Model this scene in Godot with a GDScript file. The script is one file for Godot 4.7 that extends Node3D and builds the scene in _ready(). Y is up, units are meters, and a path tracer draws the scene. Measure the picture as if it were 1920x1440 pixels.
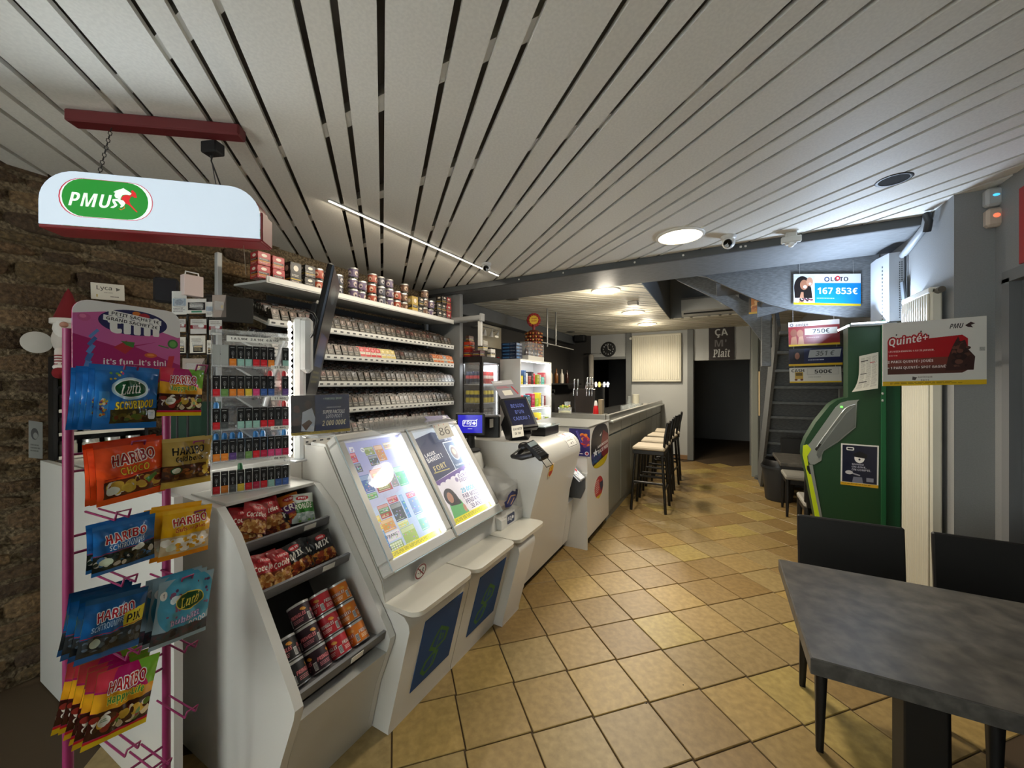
extends Node3D
# A tobacconist bar at night. X runs across the shop (right positive), u along the counter (away from the camera), y up. Godot z = -u.

const FOCAL := 721.0
const EYE := 1.515
var cc := cos(deg_to_rad(28.6))
var ss := sin(deg_to_rad(28.6))
var rng := RandomNumberGenerator.new()
var taken := {}
var mats := {}
var noise_tex := {}
var glyphs := {}
var font_regular := SystemFont.new()
var font_bold := SystemFont.new()
var font_serif := SystemFont.new()

func V(x: float, y: float, u: float) -> Vector3:
	return Vector3(x, y, -u)

# ---- a pixel of the photograph gives a direction; its distance comes from the plane it lies on
func ray(px: float, py: float) -> Vector3:
	var a := (px - 960.0) / FOCAL
	return Vector3(a * cc - ss, (720.0 - py) / FOCAL, -(cc + a * ss))
func on_x(px: float, py: float, x: float) -> Vector3:
	var r := ray(px, py)
	return Vector3(0, EYE, 0) + r * (x / r.x)
func on_y(px: float, py: float, y: float) -> Vector3:
	var r := ray(px, py)
	return Vector3(0, EYE, 0) + r * ((y - EYE) / r.y)
func on_u(px: float, py: float, u: float) -> Vector3:
	var r := ray(px, py)
	return Vector3(0, EYE, 0) + r * (-u / r.z)
func on_depth(px: float, py: float, d: float) -> Vector3:
	return Vector3(0, EYE, 0) + ray(px, py) * d
func on_plane(px: float, py: float, p: Vector3, n: Vector3) -> Vector3:
	var r := ray(px, py)
	var o := Vector3(0, EYE, 0)
	return o + r * ((p - o).dot(n) / r.dot(n))

# ---- mesh builder
class MB:
	var v := PackedVector3Array()
	var n := PackedVector3Array()
	var t := PackedVector2Array()
	func tri(a: Vector3, b: Vector3, c: Vector3, na: Vector3, nb: Vector3, nc: Vector3, ta := Vector2.ZERO, tb := Vector2.ZERO, tc := Vector2.ZERO) -> void:
		if (b - a).cross(c - a).dot(na + nb + nc) > 0.0:
			v.append_array([a, c, b]); n.append_array([na, nc, nb]); t.append_array([ta, tc, tb])
		else:
			v.append_array([a, b, c]); n.append_array([na, nb, nc]); t.append_array([ta, tb, tc])
	func quad(a: Vector3, b: Vector3, c: Vector3, d: Vector3, nn: Vector3, uv := Rect2(0, 0, 1, 1)) -> void:
		var p := uv.position
		var e := uv.end
		tri(a, b, c, nn, nn, nn, Vector2(p.x, e.y), Vector2(e.x, e.y), Vector2(e.x, p.y))
		tri(a, c, d, nn, nn, nn, Vector2(p.x, e.y), Vector2(e.x, p.y), p)
	func box(c: Vector3, s: Vector3, bevel := 0.0, q := Basis(), uv := Rect2(0, 0, 1, 1), uv_rest := Rect2(0, 0, 1, 1)) -> MB:
		var h := s * 0.5
		var b := minf(bevel, minf(h.x, minf(h.y, h.z)) * 0.9)
		for k in 3:
			for sg in [-1.0, 1.0]:
				var m := Vector3.ZERO
				m[k] = sg
				var i := (k + 1) % 3
				var j := (k + 2) % 3
				if k == 0: i = 2; j = 1
				if k == 1: i = 0; j = 2
				var ex := Vector3.ZERO
				var ey := Vector3.ZERO
				ex[i] = h[i] - b
				ey[j] = h[j] - b
				if k == 0: ex = -ex * sg
				elif k == 1: ey = -ey * sg
				else: ex = ex * sg
				var o := m * h[k]
				quad(c + q * (o - ex - ey), c + q * (o + ex - ey), c + q * (o + ex + ey), c + q * (o - ex + ey), q * m, uv if k == 2 and sg > 0 else uv_rest)
		if b > 0.0:
			for k in 3:
				var i := (k + 1) % 3
				var j := (k + 2) % 3
				for si in [-1.0, 1.0]:
					for sj in [-1.0, 1.0]:
						var A := Vector3.ZERO
						var B := Vector3.ZERO
						A[i] = si * h[i]; A[j] = sj * (h[j] - b)
						B[i] = si * (h[i] - b); B[j] = sj * h[j]
						var w := Vector3.ZERO
						w[k] = h[k] - b
						var nn := Vector3.ZERO
						nn[i] = si; nn[j] = sj
						nn = q * nn.normalized()
						quad(c + q * (A - w), c + q * (B - w), c + q * (B + w), c + q * (A + w), nn, uv_rest)
			for sx in [-1.0, 1.0]:
				for sy in [-1.0, 1.0]:
					for sz in [-1.0, 1.0]:
						var nn := q * Vector3(sx, sy, sz).normalized()
						tri(c + q * Vector3(sx * h.x, sy * (h.y - b), sz * (h.z - b)), c + q * Vector3(sx * (h.x - b), sy * h.y, sz * (h.z - b)), c + q * Vector3(sx * (h.x - b), sy * (h.y - b), sz * h.z), nn, nn, nn, uv_rest.position, uv_rest.position, uv_rest.position)
		return self
	# box between two corners
	func span(a: Vector3, b: Vector3, bevel := 0.0) -> MB:
		return box((a + b) * 0.5, (b - a).abs(), bevel)
	# polygon in the plane (ax, ay) at o, pushed along ax x ay by depth
	func prism(poly: PackedVector2Array, o: Vector3, ax: Vector3, ay: Vector3, depth: float, smooth := 0.75) -> MB:
		var pts := poly
		if Geometry2D.is_polygon_clockwise(pts):
			pts = poly.duplicate()
			pts.reverse()
		var az := ax.cross(ay).normalized()
		var lo := Vector2(1e9, 1e9)
		var hi := -lo
		for p in pts:
			lo = lo.min(p); hi = hi.max(p)
		var sz := (hi - lo).max(Vector2(1e-6, 1e-6))
		var ids := Geometry2D.triangulate_polygon(pts)
		for k in range(0, ids.size(), 3):
			var q: Array[Vector3] = []
			var w: Array[Vector2] = []
			for m in 3:
				var p: Vector2 = pts[ids[k + m]]
				q.append(o + ax * p.x + ay * p.y)
				w.append(Vector2((p.x - lo.x) / sz.x, 1.0 - (p.y - lo.y) / sz.y))
			tri(q[0] + az * depth, q[1] + az * depth, q[2] + az * depth, az, az, az, w[0], w[1], w[2])
			tri(q[0], q[1], q[2], -az, -az, -az, w[0], w[1], w[2])
		var cnt := pts.size()
		var en: Array[Vector2] = []
		for k in cnt:
			var e: Vector2 = (pts[(k + 1) % cnt] - pts[k]).normalized()
			en.append(Vector2(e.y, -e.x))
		for k in cnt:
			var a: Vector2 = pts[k]
			var b: Vector2 = pts[(k + 1) % cnt]
			var na := en[k]
			var nb := en[k]
			if en[(k + cnt - 1) % cnt].dot(en[k]) > smooth: na = (en[(k + cnt - 1) % cnt] + en[k]).normalized()
			if en[(k + 1) % cnt].dot(en[k]) > smooth: nb = (en[(k + 1) % cnt] + en[k]).normalized()
			var A := o + ax * a.x + ay * a.y
			var B := o + ax * b.x + ay * b.y
			var NA := (ax * na.x + ay * na.y).normalized()
			var NB := (ax * nb.x + ay * nb.y).normalized()
			tri(A, B, B + az * depth, NA, NB, NB, Vector2(0, 1), Vector2(1, 1), Vector2(1, 0))
			tri(A, B + az * depth, A + az * depth, NA, NB, NA, Vector2(0, 1), Vector2(1, 0), Vector2(0, 0))
		return self
	# (radius, height) profile turned about the local y axis
	func lathe(prof: Array, c: Vector3, seg := 20, q := Basis(), turn := 0.0, smooth := 0.6) -> MB:
		var cnt := prof.size() - 1
		var en: Array[Vector2] = []
		var run := [0.0]
		for k in cnt:
			var d: Vector2 = prof[k + 1] - prof[k]
			run.append(run[k] + d.length())
			d = d.normalized()
			en.append(Vector2(d.y, -d.x))
		for k in cnt:
			var na := en[k]
			var nb := en[k]
			if k > 0 and en[k - 1].dot(en[k]) > smooth: na = (en[k - 1] + en[k]).normalized()
			if k < cnt - 1 and en[k + 1].dot(en[k]) > smooth: nb = (en[k + 1] + en[k]).normalized()
			var a: Vector2 = prof[k]
			var b: Vector2 = prof[k + 1]
			for m in seg:
				var f0 := TAU * m / seg + turn
				var f1 := TAU * (m + 1) / seg + turn
				var d0 := Vector3(sin(f0), 0, cos(f0))
				var d1 := Vector3(sin(f1), 0, cos(f1))
				var A0 := c + q * (d0 * a.x + Vector3.UP * a.y)
				var A1 := c + q * (d1 * a.x + Vector3.UP * a.y)
				var B0 := c + q * (d0 * b.x + Vector3.UP * b.y)
				var B1 := c + q * (d1 * b.x + Vector3.UP * b.y)
				var NA0 := q * (d0 * na.x + Vector3.UP * na.y)
				var NA1 := q * (d1 * na.x + Vector3.UP * na.y)
				var NB0 := q * (d0 * nb.x + Vector3.UP * nb.y)
				var NB1 := q * (d1 * nb.x + Vector3.UP * nb.y)
				var u0 := float(m) / seg
				var u1 := float(m + 1) / seg
				var va: float = 1.0 - run[k] / run[cnt]
				var vb: float = 1.0 - run[k + 1] / run[cnt]
				if a.x > 1e-5: tri(A0, A1, B1, NA0, NA1, NB1, Vector2(u0, va), Vector2(u1, va), Vector2(u1, vb))
				if b.x > 1e-5: tri(A0, B1, B0, NA0, NB1, NB0, Vector2(u0, va), Vector2(u1, vb), Vector2(u0, vb))
		return self
	func cyl(c: Vector3, r: float, h: float, seg := 20, q := Basis(), bevel := 0.0) -> MB:
		var b := bevel
		if b > 0: return lathe([Vector2(0, -h / 2), Vector2(r - b, -h / 2), Vector2(r, -h / 2 + b), Vector2(r, h / 2 - b), Vector2(r - b, h / 2), Vector2(0, h / 2)], c, seg, q)
		return lathe([Vector2(0, -h / 2), Vector2(r, -h / 2), Vector2(r, h / 2), Vector2(0, h / 2)], c, seg, q)
	func ball(c: Vector3, r: Vector3, seg := 14, q := Basis()) -> MB:
		var rings := seg / 2
		for i in rings:
			for j in seg:
				var P: Array[Vector3] = []
				for d in [[0, 0], [0, 1], [1, 1], [1, 0]]:
					var th: float = PI * (i + d[0]) / rings
					var ph: float = TAU * (j + d[1]) / seg
					P.append(Vector3(sin(th) * cos(ph), cos(th), sin(th) * sin(ph)))
				var W: Array[Vector3] = []
				var N: Array[Vector3] = []
				for p in P:
					W.append(c + q * (p * r))
					N.append((q * (p / r)).normalized())
				if i > 0: tri(W[0], W[1], W[2], N[0], N[1], N[2])
				tri(W[0], W[2], W[3], N[0], N[2], N[3])
		return self
	func tube(path: Array, r: float, seg := 8, caps := true) -> MB:
		var cnt := path.size()
		var rings := []
		var side := Vector3.ZERO
		for k in cnt:
			var d: Vector3
			if k == 0: d = path[1] - path[0]
			elif k == cnt - 1: d = path[k] - path[k - 1]
			else: d = (path[k + 1] - path[k]).normalized() + (path[k] - path[k - 1]).normalized()
			d = d.normalized()
			if side == Vector3.ZERO: side = d.cross(Vector3.UP if absf(d.y) < 0.9 else Vector3.RIGHT).normalized()
			side = (side - d * side.dot(d)).normalized()
			var up := side.cross(d)
			var ring: Array[Vector3] = []
			for m in seg:
				var f := TAU * m / seg
				ring.append(side * cos(f) + up * sin(f))
			rings.append(ring)
		for k in cnt - 1:
			for m in seg:
				var m2 := (m + 1) % seg
				var a: Vector3 = path[k]
				var b: Vector3 = path[k + 1]
				tri(a + rings[k][m] * r, a + rings[k][m2] * r, b + rings[k + 1][m2] * r, rings[k][m], rings[k][m2], rings[k + 1][m2])
				tri(a + rings[k][m] * r, b + rings[k + 1][m2] * r, b + rings[k + 1][m] * r, rings[k][m], rings[k + 1][m2], rings[k + 1][m])
		if caps:
			for e in [0, cnt - 1]:
				var nn: Vector3 = ((path[1] - path[0]) if e == 0 else (path[cnt - 2] - path[cnt - 1])).normalized() * -1.0
				for m in seg - 2:
					var c: Vector3 = path[e]
					tri(c + rings[e][0] * r, c + rings[e][m + 1] * r, c + rings[e][m + 2] * r, nn, nn, nn)
		return self
	# a sheet with a printed front: corners top-left, top-right, bottom-left as seen from its front
	func sheet(tl: Vector3, tr: Vector3, bl: Vector3, th := 0.003, uv := Rect2(0, 0, 1, 1)) -> MB:
		var br := tr + bl - tl
		var nn := (bl - tl).cross(tr - tl).normalized()
		quad(bl, br, tr, tl, nn, uv)
		var z := -nn * th
		var blank := Rect2(uv.position + uv.size * 0.01, uv.size * 0.01)
		quad(br + z, bl + z, tl + z, tr + z, -nn, blank)
		var e := [bl, br, tr, tl]
		var mid := (bl + tr) * 0.5
		for k in 4:
			var a: Vector3 = e[k]
			var b: Vector3 = e[(k + 1) % 4]
			var out := (b - a).cross(nn).normalized()
			if out.dot(a - mid) < 0: out = -out
			quad(a, b, b + z, a + z, out, blank)
		return self
	func mesh() -> ArrayMesh:
		var arr := []
		arr.resize(Mesh.ARRAY_MAX)
		arr[Mesh.ARRAY_VERTEX] = v
		arr[Mesh.ARRAY_NORMAL] = n
		arr[Mesh.ARRAY_TEX_UV] = t
		var m := ArrayMesh.new()
		m.add_surface_from_arrays(Mesh.PRIMITIVE_TRIANGLES, arr)
		return m

func mb() -> MB:
	return MB.new()

# ---- nodes
func numbered(called: String) -> String:
	var k: int = taken.get(called, -1) + 1
	taken[called] = k
	return called if k == 0 else "%s_%03d" % [called, k]
func put(called: String, mesh: Variant, m: Material, parent: Node = null, at := Vector3.ZERO) -> MeshInstance3D:
	var o := MeshInstance3D.new()
	o.mesh = mesh.mesh() if mesh is MB else mesh
	o.material_override = m
	o.position = at
	if parent == null:
		o.name = numbered(called)
		add_child(o)
	else:
		o.name = called
		parent.add_child(o, true)
	return o
func tag(o: Node, label: String, category: String, group := "") -> Node:
	o.set_meta("label", label)
	o.set_meta("category", category)
	if group != "": o.set_meta("group", group)
	return o
func thing(called: String, label: String, category: String, at := Vector3.ZERO, group := "", q := Basis()) -> Node3D:
	var o := Node3D.new()
	o.name = numbered(called)
	add_child(o)
	o.transform = Transform3D(q, at)
	tag(o, label, category, group)
	return o
func one(called: String, mesh: Variant, m: Material, label: String, category: String, group := "", at := Vector3.ZERO) -> MeshInstance3D:
	var o := put(called, mesh, m, null, at)
	tag(o, label, category, group)
	return o
func struct(called: String, mesh: Variant, m: Material, label := "", parent: Node = null) -> MeshInstance3D:
	var o := put(called, mesh, m, parent)
	if parent == null: o.set_meta("kind", "structure")
	if label != "": o.set_meta("label", label)
	return o
func again(o: Node3D, at: Transform3D, label := "") -> Node3D:
	var c: Node3D = o.duplicate()
	var base := String(o.name).rstrip("0123456789").trim_suffix("_")
	c.name = numbered(base)
	add_child(c)
	c.transform = at
	if label != "": c.set_meta("label", label)
	return c
func turn_y(deg: float) -> Basis:
	return Basis(Vector3.UP, deg_to_rad(deg))

# ---- materials
func noise(kind: String) -> Texture2D:
	if noise_tex.has(kind): return noise_tex[kind]
	var f := FastNoiseLite.new()
	var t := NoiseTexture2D.new()
	var g := Gradient.new()
	t.width = 512; t.height = 512; t.seamless = true
	f.noise_type = FastNoiseLite.TYPE_SIMPLEX
	f.fractal_type = FastNoiseLite.FRACTAL_FBM
	match kind:
		"grain":
			f.seed = 3; f.frequency = 0.09; f.fractal_octaves = 4
			g.set_color(0, Color(0.94, 0.94, 0.94)); g.set_color(1, Color(1, 1, 1))
		"cloud":
			f.seed = 5; f.frequency = 0.012; f.fractal_octaves = 5
			g.set_color(0, Color(0.62, 0.62, 0.63)); g.set_color(1, Color(1, 1, 1))
		"tile":
			f.seed = 8; f.frequency = 0.02; f.fractal_octaves = 5
			g.set_color(0, Color(0.84, 0.83, 0.8)); g.set_color(1, Color(1, 1, 1))
		"stone":
			f.seed = 11; f.frequency = 0.025; f.fractal_octaves = 6
			g.set_color(0, Color(0.45, 0.43, 0.41)); g.set_color(1, Color(1, 1, 1))
		"wood":
			f.seed = 14; f.frequency = 0.03; f.fractal_octaves = 4
			g.set_color(0, Color(0.75, 0.75, 0.75)); g.set_color(1, Color(1, 1, 1))
	t.noise = f
	t.color_ramp = g
	noise_tex[kind] = t
	return t
func bump(kind: String) -> Texture2D:
	var key := "bump" + kind
	if noise_tex.has(key): return noise_tex[key]
	var f := FastNoiseLite.new()
	f.noise_type = FastNoiseLite.TYPE_SIMPLEX
	f.fractal_type = FastNoiseLite.FRACTAL_FBM
	f.fractal_octaves = 5
	f.frequency = 0.02 if kind == "stone" else 0.05
	f.seed = 21
	var t := NoiseTexture2D.new()
	t.width = 512; t.height = 512; t.seamless = true
	t.noise = f
	noise_tex[key] = t
	return t
func M(hex: String, rough := 0.55, metal := 0.0, more := {}) -> StandardMaterial3D:
	var key := "%s %s %s %s" % [hex, rough, metal, more]
	if mats.has(key): return mats[key]
	var m := StandardMaterial3D.new()
	m.albedo_color = Color(hex)
	m.roughness = rough
	m.metallic = metal
	if more.has("noise"):
		m.albedo_texture = noise(more.noise)
		m.uv1_triplanar = true
		m.uv1_world_triplanar = true
		var s: Variant = more.get("scale", 1.0)
		m.uv1_scale = s if s is Vector3 else Vector3.ONE * float(s)
	if more.has("bump"):
		m.heightmap_enabled = true
		m.heightmap_texture = bump(more.bump)
		m.heightmap_scale = more.get("relief", 1.0)
		m.uv1_triplanar = true
		m.uv1_world_triplanar = true
		if not more.has("noise"): m.uv1_scale = Vector3.ONE * float(more.get("scale", 1.0))
	if more.has("glow"):
		m.emission_enabled = true
		m.emission = Color(hex)
		m.emission_energy_multiplier = more.glow
	if more.has("alpha"):
		m.transparency = BaseMaterial3D.TRANSPARENCY_ALPHA
		m.albedo_color.a = more.alpha
	if more.has("coat"):
		m.clearcoat_enabled = true
		m.clearcoat = more.coat
		m.clearcoat_roughness = 0.08
	mats[key] = m
	return m
func printed(tex: Texture2D, rough := 0.4, glow := 0.0) -> StandardMaterial3D:
	var key := "%d %s %s" % [tex.get_instance_id(), rough, glow]
	if mats.has(key): return mats[key]
	var m := StandardMaterial3D.new()
	m.albedo_texture = tex
	m.roughness = rough
	if glow > 0.0:
		m.emission_enabled = true
		m.emission = Color.WHITE
		m.emission_operator = BaseMaterial3D.EMISSION_OP_MULTIPLY
		m.emission_texture = tex
		m.emission_energy_multiplier = glow
	mats[key] = m
	return m

# ---- prints: flat lettering and pictures
func text_tris(s: String, f: Font) -> Array:
	var key := s + str(f.get_instance_id())
	if glyphs.has(key): return glyphs[key]
	var tm := TextMesh.new()
	tm.font = f
	tm.font_size = 48
	tm.pixel_size = 1.0 / 48.0
	tm.depth = 0.0
	tm.curve_step = 1.5
	tm.text = s
	var arr := tm.get_mesh_arrays()
	var vs: PackedVector3Array = arr[Mesh.ARRAY_VERTEX]
	var ids: PackedInt32Array = arr[Mesh.ARRAY_INDEX] if arr[Mesh.ARRAY_INDEX] != null else PackedInt32Array(range(vs.size()))
	var ns: PackedVector3Array = arr[Mesh.ARRAY_NORMAL]
	var out := PackedVector2Array()
	for k in range(0, ids.size() - 2, 3):
		if ns[ids[k]].z < 0.5: continue
		for m in 3: out.append(Vector2(vs[ids[k + m]].x, vs[ids[k + m]].y))
	var lo := Vector2(1e9, 1e9)
	var hi := -lo
	for p in out:
		lo = lo.min(p); hi = hi.max(p)
	glyphs[key] = [out, lo, hi]
	return glyphs[key]

class Pic:
	var im: Image
	var w: int
	var h: int
	var host
	func _init(ww: int, hh: int, c: Color, who):
		w = ww; h = hh; host = who
		im = Image.create(w, h, false, Image.FORMAT_RGB8)
		im.fill(c)
	func rect(x: float, y: float, ww: float, hh: float, c: Color) -> Pic:
		im.fill_rect(Rect2i(int(x), int(y), int(ww), int(hh)), c)
		return self
	func row(x0: float, x1: float, y: int, c: Color) -> void:
		var a := maxi(0, int(ceil(x0 - 0.5)))
		var b := mini(w - 1, int(floor(x1 - 0.5)))
		if b >= a and y >= 0 and y < h: im.fill_rect(Rect2i(a, y, b - a + 1, 1), c)
	func oval(cx: float, cy: float, rx: float, ry: float, c: Color) -> Pic:
		for y in range(int(cy - ry), int(cy + ry) + 1):
			var k := 1.0 - pow((y + 0.5 - cy) / ry, 2)
			if k > 0: row(cx - rx * sqrt(k), cx + rx * sqrt(k), y, c)
		return self
	func poly(pts: Array, c: Color) -> Pic:
		var lo := 1e9
		var hi := -1e9
		for p in pts:
			lo = minf(lo, p[1]); hi = maxf(hi, p[1])
		for y in range(maxi(0, int(lo)), mini(h - 1, int(hi)) + 1):
			var yy := y + 0.5
			var xs: Array[float] = []
			for k in pts.size():
				var a = pts[k]
				var b = pts[(k + 1) % pts.size()]
				if (a[1] <= yy) != (b[1] <= yy): xs.append(a[0] + (yy - a[1]) / (b[1] - a[1]) * (b[0] - a[0]))
			xs.sort()
			for k in range(0, xs.size() - 1, 2): row(xs[k], xs[k + 1], y, c)
		return self
	func round_rect(x: float, y: float, ww: float, hh: float, r: float, c: Color) -> Pic:
		var pts := []
		for q in [[x + ww - r, y + r, -90], [x + ww - r, y + hh - r, 0], [x + r, y + hh - r, 90], [x + r, y + r, 180]]:
			for k in 7:
				var f: float = deg_to_rad(q[2] + k * 15.0)
				pts.append([q[0] + cos(f) * r, q[1] + sin(f) * r])
		return poly(pts, c)
	func line(x0: float, y0: float, x1: float, y1: float, t: float, c: Color) -> Pic:
		var d := Vector2(x1 - x0, y1 - y0).normalized().orthogonal() * t * 0.5
		return poly([[x0 + d.x, y0 + d.y], [x1 + d.x, y1 + d.y], [x1 - d.x, y1 - d.y], [x0 - d.x, y0 - d.y]], c)
	# lettering whose outline fills the box centred at cx, cy
	func text(s: String, cx: float, cy: float, ww: float, hh: float, c: Color, bold := true, tilt := 0.0, lean := 0.0, edge := 0.0, edge_c := Color.WHITE, f: Font = null) -> Pic:
		var d: Array = host.text_tris(s, f if f else (host.font_bold if bold else host.font_regular))
		var pts: PackedVector2Array = d[0]
		var lo: Vector2 = d[1]
		var hi: Vector2 = d[2]
		var sx := ww / maxf(hi.x - lo.x, 0.001)
		var sy := hh / maxf(hi.y - lo.y, 0.001)
		var mid := (lo + hi) * 0.5
		var out := PackedVector2Array()
		for p in pts:
			var q := Vector2((p.x - mid.x) * sx + lean * (p.y - mid.y) * sy, -(p.y - mid.y) * sy).rotated(tilt)
			out.append(q + Vector2(cx, cy))
		if edge > 0.0:
			for k in 8:
				var o := Vector2.from_angle(TAU * k / 8.0) * edge
				tris(out, o, edge_c)
		tris(out, Vector2.ZERO, c)
		return self
	func tris(pts: PackedVector2Array, o: Vector2, c: Color) -> void:
		for k in range(0, pts.size() - 2, 3):
			var a := pts[k] + o
			var b := pts[k + 1] + o
			var e := pts[k + 2] + o
			var y0 := int(ceil(minf(a.y, minf(b.y, e.y)) - 0.5))
			var y1 := int(floor(maxf(a.y, maxf(b.y, e.y)) - 0.5))
			for y in range(maxi(0, y0), mini(h - 1, y1) + 1):
				var yy := y + 0.5
				var l := 1e9
				var r := -1e9
				for q in [[a, b], [b, e], [e, a]]:
					var p: Vector2 = q[0]
					var z: Vector2 = q[1]
					if (p.y <= yy) != (z.y <= yy):
						var x := p.x + (yy - p.y) / (z.y - p.y) * (z.x - p.x)
						l = minf(l, x); r = maxf(r, x)
				row(l, r, y, c)
	# rows of fine print too small to read
	func fine(x: float, y: float, ww: float, hh: float, lines: int, c: Color, sd := 1) -> Pic:
		var r := RandomNumberGenerator.new()
		r.seed = sd
		var lh := hh / lines
		for k in lines:
			var xx := x
			var stop := x + ww * r.randf_range(0.75, 1.0)
			while xx < stop:
				var l := r.randf_range(0.03, 0.1) * ww
				rect(xx, y + k * lh, minf(l, stop - xx), maxf(1, lh * 0.5), c)
				xx += l + ww * 0.018
		return self
	func blobs(x: float, y: float, ww: float, hh: float, count: int, r0: float, r1: float, cols: Array, sd := 1) -> Pic:
		var r := RandomNumberGenerator.new()
		r.seed = sd
		for k in count:
			var rr := r.randf_range(r0, r1)
			oval(r.randf_range(x + rr, x + ww - rr), r.randf_range(y + rr, y + hh - rr), rr * r.randf_range(0.8, 1.4), rr * r.randf_range(0.6, 1.0), Color(cols[r.randi() % cols.size()]))
		return self
	var made: ImageTexture
	func tex() -> ImageTexture:
		if made == null: made = ImageTexture.create_from_image(im)
		return made
func pic(w: int, h: int, hex: String) -> Pic:
	return Pic.new(w, h, Color(hex), self)

# a flat lamp: rectangle light that shines along dir
func area_light(called: String, at: Vector3, dir: Vector3, sx: float, sy: float, e: float, col: Color, along := Vector3.ZERO) -> void:
	var l := AreaLight3D.new()
	l.name = numbered(called)
	var z := -dir.normalized()
	var x := along.normalized() if along != Vector3.ZERO else (Vector3.UP.cross(z) if absf(z.y) < 0.9 else Vector3.RIGHT)
	x = (x - z * x.dot(z)).normalized()
	add_child(l)
	l.transform = Transform3D(Basis(x, z.cross(x), z), at)
	l.area_size = Vector2(sx, sy)
	l.light_energy = e
	l.light_color = col
	l.area_range = 14.0
	l.area_attenuation = 2.0
	l.shadow_enabled = true

func _ready() -> void:
	rng.seed = 7
	font_regular.font_names = PackedStringArray(["Droid Sans"])
	font_bold.font_names = PackedStringArray(["Droid Sans"])
	font_bold.font_weight = 700
	font_serif.font_names = PackedStringArray(["Droid Serif"])
	font_serif.font_weight = 700
	# camera
	var cam := Camera3D.new()
	cam.name = "camera"
	cam.position = Vector3(0, EYE, 0)
	cam.rotation_degrees = Vector3(0, 28.6, 0)
	cam.fov = 2.0 * rad_to_deg(atan(720.0 / FOCAL))
	cam.near = 0.05
	cam.far = 60.0
	add_child(cam)
	cam.current = true
	# sky outside the shop window, exposure
	var we := WorldEnvironment.new()
	we.name = "surroundings"
	var env := Environment.new()
	env.background_mode = Environment.BG_COLOR
	env.background_color = Color("b9bdb8")
	env.background_energy_multiplier = 13.0
	env.tonemap_mode = Environment.TONE_MAPPER_LINEAR
	env.tonemap_exposure = 1.0
	env.sdfgi_enabled = true
	env.ssao_enabled = true
	env.ssil_enabled = true
	we.environment = env
	add_child(we)
	build_shell()
	build_ceiling()
	build_lamps()
	build_stairs()
	build_counter()
	build_snacks()
	build_lottery()
	build_till()
	build_tobacco()
	build_liquids()
	build_back_corner()
	build_candy_rack()
	build_sign()
	build_bar()
	build_fridge_and_shelf()
	build_far_wall()
	build_terminal()
	build_notices()
	build_tables()

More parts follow.
